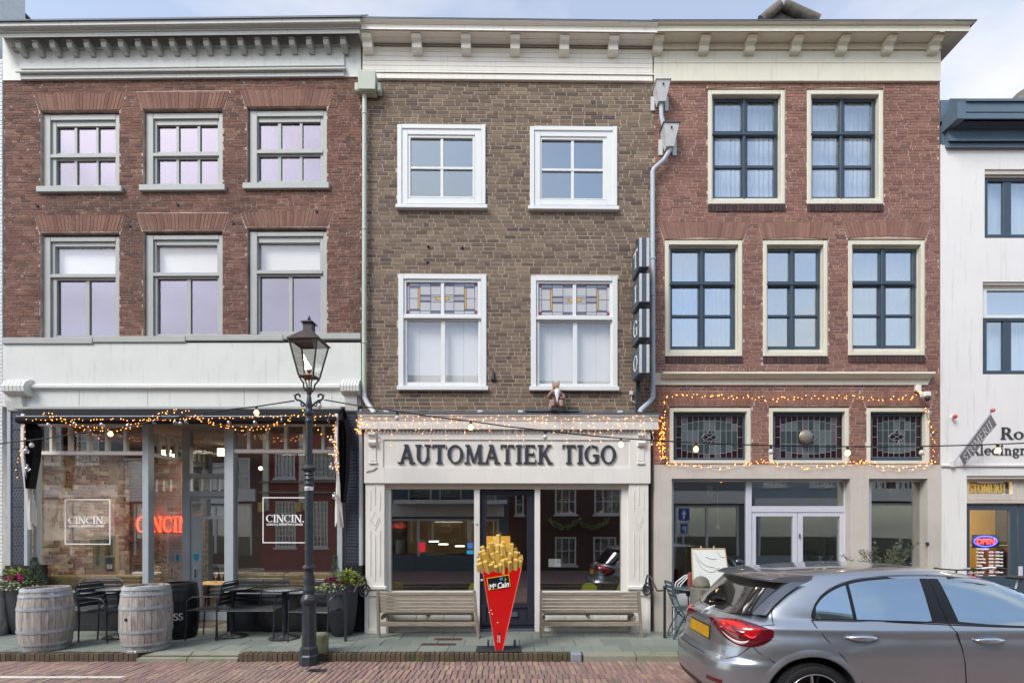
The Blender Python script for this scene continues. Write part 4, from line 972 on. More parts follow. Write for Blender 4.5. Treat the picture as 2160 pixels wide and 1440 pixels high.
# cornice B
u0, u1 = fb.u(760, -.3), fb.u(1388, -.3)-.004; c = 1070
profile_run(fb, 'gutter_edge', M['lead'], B, u0-.02, u1, [(38.6,.335),(41.2,.335),(41.2,0),(38.6,0)], xm=c)
profile_run(fb, 'cornice_crown', M['cream_b'], B, u0, u1, [(41.4,.325),(44,.325),(47,.31),(51,.285),(53,.28),(53.5,.27),(62,.27),(62.5,.285),(65,.285),(65.5,.255),(65.5,0),(41.4,0)], xm=c)
for t in range(4):
    b = MB(); z = fb.z(c, 66.2, -.25); b.box(BL+.004, u1-.02, -.04-.053*(t+1)+.003, -.04-.053*t, z-.015-.002*(t % 2), z); b.build('soffit_board', M['cream_b'], B, fr=fb)
for k in range(6):
    px = 771+104.2*k+ (0 if k else 0); u = fb.u(px+3, -.18); zz = fb.z(c, 66.8, -.25)-.017
    b = MB(); b.prismx([(-.02,zz),(-.23,zz),(-.23,zz-.03),(-.21,zz-.06),(-.16,zz-.085),(-.15,zz-.10),(-.16,zz-.105),(-.155,zz-.16),(-.12,zz-.185),(-.02,zz-.185)], u-.075, u+.075); b.build('cornice_bracket', M['cream_b'], B, fr=fb)
zt_ = fb.z(c, 66.2, -.25)
b = MB(); b.box(BL, BR, -.02, .26, fb.z(c, 101), zt_); b.build('frieze', M['cream_b'], B, fr=fb)
for k in range(5):
    t0 = 101+k*9.9; piece(fb, 'frieze_board', M['cream_b'], B, 764.5, t0+.3, 1377, t0+9.9, -.03-.0015*(k % 2), .26, .004)
profile_run(fb, 'frieze_moulding', M['cream_b'], B, BL, BR-.02, [(151,.035),(151.5,.06),(154.5,.06),(156,.04),(156,0),(151,0)], xm=c)
piece(fb, 'architrave', M['cream_b'], B, 764.5, 156, 1377, 168, -.045, .26, .005)
b = MB(); zr = fb.z(c, 50)
for x in (BL, BR-.02): b.box(x, x+.02, .27, 8, 0, zr)
b.box(BL+.02, BR-.02, 7.9, 8, 0, zr); b.box(BL, BR, 0, 8, zr-.02, zr+.04); b.build('side_wall', M['inner_dark'], B)
zs = fb.z(c, 880)
for z in (zs, fb.z(c, 480)): MB().box(BL+.02, BR-.02, .27, 7.9, z, z+.25).build('storey_floor', M['inner'], B)
# ---- shopfront B
Wt = M['shop_b']
u0, u1 = fb.u(755, -.22), fb.u(1390, -.22)
profile_run(fb, 'shop_cornice_lead', M['lead'], B, u0-.02, u1+.02, [(870.5,.245),(873,.245),(873,.0),(868,.0)], xm=c)
profile_run(fb, 'shop_cornice', Wt, B, u0, u1, [(873.2,.235),(876,.235),(879,.215),(884,.20),(886.5,.195),(887.5,.185),(904.5,.185),(906,.165),(906,0),(873.2,0)], xm=c)
profile_run(fb, 'dentil_backing', Wt, B, fb.u(770,-.1), fb.u(1370,-.1), [(906.2,.10),(913,.10),(915,.07),(915,0),(906.2,0)], xm=c)
for k in range(73):
    px = 776+k*8.1; piece(fb, 'dentil', Wt, B, px, 907.3, px+4.4, 913.5, -.135, -.1005, 0)
bm = MB(); zt2, zb2 = fb.z(c, 914), fb.z(c, 1018.5, -.12); ua, ub = fb.u(768, -.12), fb.u(1372, -.12)
iu0, iu1, iz1, iz0 = fb.u(808, -.12), fb.u(1329, -.12), fb.z(c, 927, -.12), fb.z(c, 986, -.12)
wall_with_holes(fb, B, ua, ub, zb2, zt2, -.12, -.02, [(iu0, iu1, iz0, iz1)], Wt, 'sign_board')
b = MB(); b.box(ua, ub, -.019, .26, zb2, zs); b.build('shop_lintel', Wt, B)
bd = piece(fb, 'sign_panel', Wt, B, 805, 924, 1332, 989, -.10, -.0205, 0)
le_u0, le_u1 = fb.u(842, -.10), fb.u(1166, -.10); z0_, z1_ = fb.z(1000, 977.5, -.10), fb.z(1000, 938, -.10)
serif_text('AUTOMATIEK', le_u0, z0_, z1_-z0_, le_u1-le_u0, -.1005, .03, M['lettering'], bd, fr=fb, T=.185, t=.075, gap=.035)
le_u0, le_u1 = fb.u(1185, -.10), fb.u(1301, -.10); serif_text('TIGO', le_u0, z0_, z1_-z0_, le_u1-le_u0, -.1005, .03, M['lettering'], bd, fr=fb, T=.185, t=.075, gap=.04)
for a, c_ in ((779, 794), (1345, 1360)):
    u0, u1 = fb.u(a, -.14), fb.u(c_, -.14); zz = fb.z(c, 913, -.14); m_ = (u0+u1)/2
    k = MB().prismx([(-.1205,zz),(-.22,zz),(-.22,zz-.04),(-.18,zz-.07),(-.17,zz-.12),(-.2,zz-.16),(-.18,zz-.2),(-.1205,zz-.22)], u0, u1).build('sign_bracket', Wt, B, fr=fb)
    MB().cbox(u0+.005, u1-.005, -.135, -.1204, zz-.45, zz-.235, .01).build('bracket_panel', Wt, k, fr=fb)
    MB().cbox(u0-.01, u1+.01, -.145, -.1203, zz-.50, zz-.455, .012).build('bracket_foot', Wt, k, fr=fb)
u, z = fb.hit(785, 992, -.12); MB().tube([(u-.09,-.125,z-.03),(u-.03,-.135,z-.005),(u+.02,-.13,z+.0),(u+.08,-.13,z+.05)], .006, 5).build('loose_wire', M['cable'], B)
# pilasters with art-deco relief
for a, c_ in ((771, 811), (1327, 1368)):
    pl_ = piece(fb, 'pilaster', Wt, B, a, 1018.6, c_, 1239, -.09, .10)
    piece(fb, 'pilaster_cap', Wt, pl_, a-3, 1235, c_+4, 1244, -.15, -.0905, .015)
    bs = MB(); wu0, wu1, wz1, wz0 = fb.u(a-2, -.12), fb.u(c_+4, -.12), fb.z(c, 1244, -.12), fb.z(c, 1336, -.12)
    wall_with_holes(fb, pl_, wu0, wu1, wz0, wz1, -.12, .1, [(wu0+.055, wu1-.05, wz0+.08, wz1-.09)], Wt, 'pilaster_base'); MB().box(wu0+.05, wu1-.045, -.10, .09, wz0+.07, wz1-.08).build('base_panel', Wt, pl_)
    mid = (a+c_)/2
    for dx, t0, t1 in ((-10,1035,1075),(0,1024,1065),(10,1035,1075),(-10,1118,1214),(0,1128,1226),(10,1118,1214)):
        piece(fb, 'relief_rib', Wt, pl_, mid+dx-1.1, t0, mid+dx+1.1, t1, -.099, -.0903, .003)
    b = MB(); 
    for q in (0, 1):
        uu, zz = fb.hit(mid, 1117-q*9, -.095); d_ = .085-q*.014
        for s_ in (-1, 1): b.tube([(uu+s_*d_, -.094, zz+d_*2.0),(uu, -.094, zz)], .004, 5)
    for s_ in (-1, 1): 
        uu, zz = fb.hit(mid, 1100, -.095); b.tube([(uu+s_*.075, -.092, zz),(uu, -.092, zz+.16)], .003, 5)
    b.build('relief_chevron', Wt, pl_)
yg = .06
sf = empty('shopfront_frame'); sf.parent = B
piece(fb, 'head_rail', Wt, sf, 811, 1018.5, 1328, 1031, -.0, .14, .01)
for a, c_ in ((811.3, 824), (1311, 1326.5), (1000, 1012), (1128, 1139.5)): piece(fb, 'post', Wt, sf, a, 1031.3, c_, 1334, .005, .13)
n15 = sans_text('house_number', '15', .052, M['lettering'], B, (fb.u(1002.5, 0), .003, fb.z(1006, 1108)), bold=.001)
for a, c_ in ((824, 1000), (1139.5, 1311)):
    sw = piece(fb, 'bulkhead', Wt, B, a, 1250.5, c_, 1334, .02, .14)
    for q in range(3):
        w3 = (c_-a)/3; piece(fb, 'bulkhead_panel', Wt, sw, a+q*w3+5, 1262, a+(q+1)*w3-5, 1322, .008, .0195, .008)
    piece(fb, 'bottom_rail', Wt, sw, a, 1247, c_, 1251, -.03, .14)
    piece(fb, 'pane', M['g_shop'], sw, a, 1031.3, c_, 1247, yg, yg+.008, 0)
dr = gridwin(fb, B, (1012.3, 1032, 1127.7, 1326), [(1026, 1112)], [(1044, 1271)], yg, .06, M['navy'], M['g_shop'], name='door')
k = wall_with_holes(fb, dr, fb.u(1014, yg-.02), fb.u(1126, yg-.02), fb.z(c, 1316, yg), fb.z(c, 1275, yg), yg-.022, yg-.001, [(fb.u(1025, yg), fb.u(1113, yg), fb.z(c, 1311, yg), fb.z(c, 1281, yg))], M['navy'], 'door_panel')
piece(fb, 'letter_slot', M['lead'], dr, 1076, 1291, 1092, 1300, yg-.03, yg-.0, .003)
for px, py in ((1017, 1206), (1016, 1223)):
    u, z = fb.hit(px, py, yg-.03); b = MB(); b.lathe([(.024,0),(.024,.008),(.012,.012),(.012,.03),(.02,.035),(.012,.045)], n=12); b.v = [(x+u, yg-.0-zz, y+z) for x, y, zz in b.v]; b.build('door_knob', M['alu'], dr, smooth=40)
piece(fb, 'threshold', M['lead'], B, 1012, 1326.5, 1128, 1334, yg-.06, yg+.08)
u, z = fb.hit(1007, 1170, 0); MB().cbox(u-.02, u+.02, -.012, .004, z-.04, z+.03).build('doorbell', M['alu'], B)
# tube ends and clamps on top of the shop cornice
for px in (815, 1013, 1098, 1308):
    u = fb.u(px, -.2); z = fb.z(c, 871, -.2); MB().cbox(u-.04, u+.04, -.22, -.16, z+.005, z+.045).build('lamp_clamp', M['alu'], B)
u0, u1 = fb.u(1108, -.12), fb.u(1222, -.12); z = fb.z(c, 869, -.15); MB().hexa([(u0,-.22,z),(u1,-.22,z),(u1,-.01,z+.05),(u0,-.01,z+.05)], [(u0,-.22,z+.02),(u1,-.22,z+.02),(u1,-.01,z+.075),(u0,-.01,z+.075)]).build('lead_sheet', M['lead'], B)
# interior B
b = MB().box(BL+.02, BR-.02, .14, 7.8, -.03, .012).build('snack_bar_floor', M['floor_in'], B)
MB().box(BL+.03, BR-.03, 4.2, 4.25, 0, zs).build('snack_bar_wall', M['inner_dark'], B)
MB().box(BL+.03, BR-.03, .14, 4.2, fb.z(c,1020), fb.z(c,1020)+.03).build('snack_bar_ceiling', M['inner_dark'], B)
yel = mat('yellow_shell_plastic', (206,200,40), .4, .04)
for px, py, v, w_, lab in ((834, 1236, .55, .26, 'yellow shell chair at the left end of the left snack bar window'), (997, 1240, .5, .14, 'yellow chair back half hidden by the post left of the navy door'), (1243, 1238, .6, .26, 'yellow shell chair in the middle of the right snack bar window'), (1310, 1240, .6, .14, 'yellow chair cut off by the right edge of the right snack bar window')):
    u, z = fb.hit(px, py, v); q = empty('shell_chair', (XA, 0, 0), radians(.7), lab, 'chair'); w2 = w_/2
    b = MB().extr([(u+w2*cos(pi*k/12), z-.02+.10*sin(pi*k/12)) for k in range(13)]+[(u-w2*.9, z-.14), (u+w2*.9, z-.14)], v, v+.02)
    b.build('backrest', yel, q); MB().cbox(u-w2*.9, u+w2*.9, v+.03, v+.38, z-.2, z-.16, .015).build('seat', yel, q)
    for a_ in (-1, 1):
        for c2_ in (.07, .34): MB().tube([(u+a_*w2*.7, v+c2_, z-.2), (u+a_*w2*.9, v+c2_, .013)], .01, 6).build('leg', M['black'], q)
warm = emat('warm_wall_lamp', (255,190,90), 3)
piece(fb, 'lit_menu_board', emat('lit_menu_board', (214,150,60), .9), B, 1024, 1130, 1076, 1156, 3.9, 3.95, 0)
for a, t0 in ((925, 1146), (960, 1150), (905,1140)): piece(fb, 'tube_lamp', emat('tube_lamp_glow', (255,252,240), 3), B, a, t0, a+20, t0+2.5, 3.0, 3.03, 0)
st_ = piece(fb, 'notice', M['decal'], B, 1157, 1178, 1183, 1195, yg+.03, yg+.033, 0)
o1 = piece(fb, 'window_sticker', mat('blue_white_sticker', (70,120,200), .5, .02), B, 986, 1144, 997, 1156, yg-.003, yg-.001, 0); piece(fb, 'window_sticker', shield, B, 985, 1160, 998, 1168, yg-.003, yg-.001, 0)
# ---- rainwater pipes
def pipe(nm, m, par, pts, r, fr=fb): return MB().tube(pts, r, 12).build(nm, m, par, smooth=40)
def pp(px, py, v, fr=fb): u, z = fr.hit(px, py, v); return (u, v, z)
dp = empty('downpipe'); dp.parent = B
pipe('pipe', M['pipe_l'], dp, [pp(769,195,-.08), pp(768,830,-.08)], .037)
pipe('pipe_bend', M['zinc'], dp, [pp(768,828,-.08), pp(769,838,-.08), pp(775,850,-.085), pp(787,867,-.14), pp(789,872,-.17)], .040)
u, z = fb.hit(777, 181, -.1); MB().hexa([(u-.13,-.2,z-.13),(u+.13,-.2,z-.13),(u+.13,-.02,z-.13),(u-.13,-.02,z-.13)], [(u-.14,-.22,z+.14),(u+.14,-.22,z+.14),(u+.14,-.0,z+.14),(u-.14,-.0,z+.14)]).build('hopper_head', M['pipe_l'], dp)
for s_ in (-1, 1): MB().cbox(u+s_*.175-.035, u+s_*.175+.035, -.15, -.03, z-.12, z+.02, .015).build('hopper_ear', M['pipe_l'], dp)
for py in (240, 483, 722): a_ = pp(769, py, -.08); MB().tube([(a_[0],a_[1],a_[2]-.015),(a_[0],a_[1],a_[2]+.015)], .045, 12).build('pipe_clip', M['pipe_l'], dp)
dp = empty('downpipe'); dp.parent = B; yy = -.10
pipe('pipe', M['pipe_r'], dp, [pp(1394,206,yy), pp(1395,245,yy), pp(1400,268,yy), pp(1405,285,yy)], .036)
pipe('pipe', M['pipe_r'], dp, [pp(1414,308,yy), pp(1413,317,yy), pp(1400,338,yy), pp(1379,356,yy), pp(1376,364,yy), pp(1376.5,370,yy)], .036)
pipe('pipe', M['pipe_r'], dp, [pp(1376.5,366,yy), pp(1377.5,832,yy)], .038)
pipe('pipe_bend', M['pipe_r'], dp, [pp(1377.5,828,yy), pp(1377,838,yy), pp(1370,848,yy-.02), pp(1352,864,yy-.09), pp(1349,871,yy-.12)], .040)
for (px, py, k_) in ((1395, 200, 1.0), (1412, 292, 1.12)):
    u, z = fb.hit(px, py, -.12); h = .14*k_; hp = empty('hopper'); hp.parent = dp
    MB().hexa([(u-.06,-.17,z-h),(u+.06,-.17,z-h),(u+.06,-.04,z-h),(u-.06,-.04,z-h)], [(u-.11*k_,-.24,z+h),(u+.11*k_,-.24,z+h),(u+.11*k_,-.01,z+h),(u-.11*k_,-.01,z+h)]).build('hopper_head', M['zinc'], hp)
    MB().cbox(u-.125*k_, u+.125*k_, -.255, -.005, z+h, z+h+.02).build('hopper_rim', M['lead'] if k_ > 1 else M['zinc'], hp)
    MB().ball((u, -.235, z+h*.6), .016, 8, 5).build('rivet', M['black'], hp)
    for s_ in (-1, 1): MB().box(u+s_*.115-.03*k_, u+s_*.115+.03*k_, -.03, -.012, z-h*1.3, z+h*.3).build('hopper_ear', M['zinc'], hp)
for py in (545, 622): a_ = pp(1377, py, yy); MB().tube([(a_[0],a_[1],a_[2]-.015),(a_[0],a_[1],a_[2]+.015)], .047, 12).build('pipe_clip', M['pipe_r'], dp)
# ---- vertical TIGO box sign, hung from a bracket
T = empty('box_sign', (XA,0,0), radians(.7), 'vertical sign of four dark boxes spelling TIGO beside the grey downpipe', 'sign')
sdk = mat('sign_box_dark', (76,88,98), .4, .06, 6); swt = mat('sign_box_white', (192,197,200), .5, .05, 6, dirt=((150,140,120), .4))
ys = [(501,562), (576,636), (651,711), (726,786)]
for (t0, t1), L_ in zip(ys, 'TIGO'):
    vf, vb = -.62, -.14
    ua, z1 = fb.hit(1349, t0, vf); ub, _ = fb.hit(1370.5, t0, vf); z0 = fb.hit(1349, t1, vf)[1]
    bx = MB().cbox(ua, ub, vf+.02, vb, z0, z1, .01).build('box', sdk, T)
    w_ = ub-ua
    for a_, c_ in ((0, .27), (.70, 1.0)): MB().cbox(ua+w_*a_+.001, ua+w_*c_-.001, vf, vf+.0195, z0, z1, .006).build('white_edge', swt, bx)
    MB().box(ua+w_*.28, ua+w_*.69, vf+.008, vf+.0195, z0, z1).build('dark_band', sdk, bx)
    for s_, xs_ in ((-1, ua), (1, ub)):
        tr = (lambda q, xs_=xs_, s_=s_: (xs_+s_*abs(q[1]), vb+(-s_*q[0] if 0 else (vf-vb)*(.5)+ (q[0])*(1 if s_ > 0 else -1)), q[2]))
        lw = {'T':.26,'I':.13,'G':.26,'O':.26}[L_]
        serif_text(L_, -lw/2, z0+.09, (z1-z0)-.18, lw, -.0005, .003, M['decal'], bx, 'letter', T=.12, t=.06, tr=tr)
up_, lo_ = fb.hit(1352, 505, -.14)[1], fb.hit(1352, 868, -.14)[1]; u = fb.u(1347, -.14)
MB().box(u-.03, u+.03, -.14, -.07, lo_, up_).build('bracket_post', M['black'], T)
for py in (560, 710): z = fb.hit(1340, py, -.05)[1]; MB().box(u-.02, u+.02, -.07, .0, z-.03, z+.03).build('wall_bracket', M['black'], T)
jb = empty('junction_box', (XA,0,0), radians(.7), 'small grey electric junction box on the wall under the vertical box sign', 'junction box')
u, z = fb.hit(1332, 829, -.03); MB().cbox(u-.03, u+.03, -.05, .0, z-.035, z+.035, .008).build('housing', M['zinc'], jb); MB().tube([(u,-.03,z-.03),(u,-.03,z-.12),(u+.05,-.04,z-.15)], .009, 6).build('conduit', M['zinc'], jb)
# ---- pig figure on the shop cornice
def skin(name, verts, edges, m, parent, sub=2, root=0):
    me = bpy.data.meshes.new(name); me.from_pydata([v[:3] for v in verts], edges, []); o = link(bpy.data.objects.new(name, me))
    sk = o.modifiers.new('skin', 'SKIN'); sk.use_smooth_shade = True
    for i, v in enumerate(verts):
        d = me.skin_vertices[0].data[i]; d.radius = (v[3], v[3]); d.use_root = (i == root)
    s2 = o.modifiers.new('sub', 'SUBSURF'); s2.levels = sub; s2.render_levels = sub
    me.materials.append(m)
    dg = bpy.context.evaluated_depsgraph_get(); dg.update(); m2 = bpy.data.meshes.new_from_object(o.evaluated_get(dg)); m2.name = name
    o.modifiers.clear(); o.data = m2; m2.shade_smooth()
    if not m2.materials: m2.materials.append(m)
    if parent: o.parent = parent
    return o
pgx, pgz = fb.hit(1172, 866, -.16); pk = mat('worn_pink_figure_paint', (166,136,126), .7, .2, 30, .3, 60, c2=(120,94,86)); pgm = mat('grey_brown_figure_paint', (96,84,80), .7, .2, 40)
pg = empty('pig_figure', (XA,0,0), radians(.7), 'small pink pig figure sitting on the shop cornice holding a white paper cone of fries', 'figurine')
X0, Y0, Z0 = pgx, -.17, pgz-.005
v = [(0,0,.13,.075),(0,.0,.24,.082),(0,.0,.31,.06),(0,-.02,.37,.062),(0,-.03,.405,.058),   # hip, chest, neck, head
     (0,-.085,.365,.032),                                                           # snout
     (-.085,.0,.275,.034),(-.125,-.03,.20,.027),(-.075,-.10,.265,.024),(-.03,-.125,.29,.02),   # left arm raised to the mouth
     (.085,.0,.275,.034),(.135,-.03,.215,.027),(.10,-.10,.17,.024),(.05,-.12,.19,.02),
     (-.06,-.02,.10,.046),(-.065,-.13,.13,.042),(-.06,-.15,.05,.032),(-.06,-.185,.028,.030),
     (.06,-.02,.10,.046),(.07,-.13,.13,.042),(.075,-.15,.05,.032),(.08,-.185,.028,.030),
     (-.045,-.0,.44,.022),(-.055,.0,.485,.006),(.045,-.0,.44,.022),(.055,.0,.485,.006)]
e = [(0,1),(1,2),(2,3),(3,4),(3,5),(2,6),(6,7),(7,8),(8,9),(2,10),(10,11),(11,12),(12,13),(0,14),(14,15),(15,16),(16,17),(0,18),(18,19),(19,20),(20,21),(4,22),(22,23),(4,24),(24,25)]
ob = skin('body', v, e, pk, pg); ob.location = (X0, Y0, Z0)
ob = skin('shirt', [(0,.008,.13,.084),(0,.008,.22,.092),(0,.006,.285,.07)], [(0,1),(1,2)], mat('brown_red_shirt', (120,62,54), .7, .2, 30), pg); ob.location = (X0, Y0, Z0)
MB().lathe([(.004,0),(.035,.12),(.046,.19),(.044,.195)], (X0+.012, Y0-.135, Z0+.11), 14).build('paper_cone', M['decal'], pg, smooth=40)
b = MB(); 
for q in range(9): a_ = q*.7; b.box(X0+.012+.028*cos(a_)-.006, X0+.012+.028*cos(a_)+.006, Y0-.135+.028*sin(a_)-.006, Y0-.135+.028*sin(a_)+.006, Z0+.29, Z0+.325+.01*(q % 3))
b.build('fries', GG['y'], pg)
for s_ in (-1, 1): MB().ball((X0+s_*.022, Y0-.083, Z0+.385), .007, 8, 5).build('eye', M['black'], pg); MB().ball((X0+s_*.011, Y0-.118, Z0+.365), .005, 6, 4).build('nostril', pgm, pg)
for s_, px in ((-1, -.06), (1, .08)): MB().ball((X0+px, Y0-.2, Z0+.03), .035, 10, 6, .8).build('shoe', pgm, pg, smooth=True)
MB().ball((X0-.075, Y0-.1, Z0+.05), .05, 12, 8, 1.2).build('bundle', mat('speckled_grey_sack', (170,160,150), .8, .3, 40), pg, smooth=True)
# ================================================================== house C (red brick, cream woodwork)
fc = Frame((1379-1080)/130., .05, 0.0); XC = fc.ox
C = empty('brick_house', (XC, .05, 0), 0, 'pinkish red brick house with cream window frames, leaded lights and beige stucco ground floor', 'house')
CL, CR = fc.u(1379.5), fc.u(1981)
H = []; rects = []
upC = [(1493,1657,186,433), (1702,1864,186,433)]
miC = [(1402,1567,503,754), (1609,1747,503,754), (1789,1952,503,752)]
loC = [(1412,1585,856,977), (1622,1792,856,977), (1828,1962,856,978)]
for q in upC+miC+loC: h = rect_hole(fc, *q); H.append(h); rects.append(h.r)
AR = []
for a, b_, tb, tt, s_ in [(1402,1567,504,468,.10),(1609,1747,504,468,.07),(1789,1952,502,468,.10),(1412,1585,857,824,.10),(1622,1792,857,824,.09),(1828,1962,857,824,.09)]:
    u0, u1 = fc.u(a)-.01, fc.u(b_)+.01; zb, zt = fc.z(a, tb), fc.z(a, tt); AR.append((u0, u1, zb, u0-s_, u1+s_, zt, .03 if tb < 600 else .02)); H.append(wedge_hole(u0, u1, zb-.04, u0-s_, u1+s_, zt))
for a, b_ in ((1493,1657), (1702,1864)):
    u0, u1 = fc.u(a)-.0, fc.u(b_)+.0; zb, zt = fc.z(a, 187), fc.z(a, 171); AR.append((u0, u1, zb, u0, u1, zt, .03)); H.append(wedge_hole(u0, u1, zb-.02, u0, u1, zt))
SB = []
for a, b_, t0, t1 in ((1493,1657,433,447), (1702,1864,433,447), (1402,1567,754,767), (1609,1747,754,767), (1789,1952,752,765)):
    SB.append((fc.u(a), fc.u(b_), fc.z(a, t1), fc.z(a, t0))); H.append(wedge_hole(fc.u(a), fc.u(b_), fc.z(a, t1), fc.u(a), fc.u(b_), fc.z(a, t0)+.01))
zb0, zb1 = fc.z(1680, 812), fc.z(1680, 787)
H.append(lambda z: (CL-1, fc.u(1957)) if zb0 < z < zb1 else None)
zw0, zw1 = fc.z(1680, 980), fc.z(1680, 168)
wall_with_holes(fc, C, CL, CR, zw0, zw1, .006, .26, rects, M['mortar_c'], 'wall')
masonry(fc, C, CL, CR, zw0, zw1, .0465, .172, .009, H, M['brick_c'], .006, .003, 300, 31)
for q in AR:
    n = max(12, int((q[1]-q[0])/.052)); arch(fc, C, *q[:6], n, M['arch_c'], .004, .004, rise=q[6], joint=.008)
for a, b_, z0, z1 in SB:
    n = int((b_-a)/.056)
    for k in range(n): MB().box(a+(b_-a)*k/n+.004, a+(b_-a)*(k+1)/n-.004, -.012-.003*(k % 3), .01, z0+.004, z1-.002).build('sill_brick', M['sillbrick'], C)
def frame_c(rect, sash, cols, rows, gm, mull, top_out=0, curtain=False):
    x0, x1, y0, y1 = rect; k = empty('window'); k.parent = C
    cs = MB(); w_ = 9
    xi0, xi1, yi0, yi1 = sash[0], sash[2], sash[1], sash[3]
    ub = lambda px, v=-.0: fc.u(px, v)
    R_(fc, cs, x0+1, y0+4, x0+w_, y1-3, -.012, .11, .006); R_(fc, cs, x1-w_, y0+4, x1-1, y1-3, -.012, .11, .006)
    R_(fc, cs, x0+w_+.2, y0+4, x1-w_-.2, y0+4+w_, -.0115, .11, .006); R_(fc, cs, x0+w_+.2, y1-3-w_, x1-w_-.2, y1-3, -.0115, .11, .006)
    cs.build('casing', M['cream_c'], k)
    # inner stop set back, its width is what the sash leaves
    cs = MB(); v = .06
    ua, ub_, za, zb = fc.u(x0+w_, 0), fc.u(x1-w_, 0), fc.z(x0, y0+4+w_, 0), fc.z(x0, y1-3-w_, 0)
    sa, sb, sc, sd = fc.u(sash[0], v+.02), fc.u(sash[2], v+.02), fc.z(x0, sash[1], v+.02), fc.z(x0, sash[3], v+.02)
    cs.box(ua-.02, sa, v, .12, zb-.02, za+.02) if sa > ua-.019 else None
    cs.box(sb, ub_+.02, v, .12, zb-.02, za+.02); cs.box(sa, sb, v+.0005, .12, sc, za+.02) if za+.02 > sc else None
    if sd > zb-.02: cs.box(sa, sb, v+.0005, .12, zb-.02, sd)
    cs.build('frame', M['cream_c'], k)
    for r_, nm in (((rows[0],), 'upper_sash'), (tuple(rows[1:]), 'lower_sash')):
        t0 = sash[1] if nm[0] == 'u' else (rows[0][1]+rows[1][0])/2+.5; t1 = (rows[0][1]+rows[1][0])/2 if nm[0] == 'u' else sash[3]
        gridwin(fc, k, (sash[0], t0, sash[2], t1), cols, list(r_), v+.02+(.0 if nm[0] == 'u' else .012), .045, M['blue_c'], gm, name=nm, ymull=v+.022+(.0 if nm[0] == 'u' else .012))
    piece(fc, 'transom_rail', M['blue_c'], k, sash[0], rows[0][1]+4, sash[2], rows[1][0]-4, v-.015, v+.02, .01)
    um = (cols[0][1]+cols[1][0])/2; piece(fc, 'centre_post', M['blue_c'], k, um-3, sash[1], um+3, sash[3], v-.002, v+.02, .006)
    if curtain:
        b = MB(); u = fc.u(sash[0]-2, .3); ue = fc.u(sash[2]+2, .3); zt, zb2 = fc.z(x0, sash[1]-4, .3), fc.z(x0, sash[3]+6, .3); i = 0; pts = []
        while u < ue: pts.append((u, .30+.018*sin(i*1.1)+.012*sin(i*.37+x0))); u += .014; i += 1
        n = len(pts); b.poly([(a_, y, zb2) for a_, y in pts]+[(a_, y+.004*sin(j), zt) for j, (a_, y) in enumerate(pts)], [(j, j+1, n+j+1, n+j) for j in range(n-1)])
        b.build('net_curtain', M['curtain'], k, smooth=True)
    return k
gc1 = glassmat('glass_over_curtain', .4, .22, (1,1,1), .015, (.85,.95,1))
frame_c(upC[0], (1503,208,1641,420), [(1508,1563),(1577,1632)], [(215,276),(289,349),(355,415)], gc1, [0], curtain=True)
frame_c(upC[1], (1711,208,1847,420), [(1714,1768),(1782,1838)], [(215,276),(289,349),(355,415)], gc1, [0], curtain=True)
frame_c(miC[0], (1413,525,1551,738), [(1418,1473),(1487,1542)], [(531,593),(605,664),(669,730)], M['g_up_c'], [0], curtain=True)
frame_c(miC[1], (1618,525,1730,738), [(1619.5,1665),(1677,1724)], [(531,593),(605,664),(669,730)], M['g_up_c'], [0])
frame_c(miC[2], (1797,525,1933,736), [(1799.5,1855),(1869,1925)], [(531,592),(604,663),(668,728)], M['g_up_c'], [0], curtain=True)
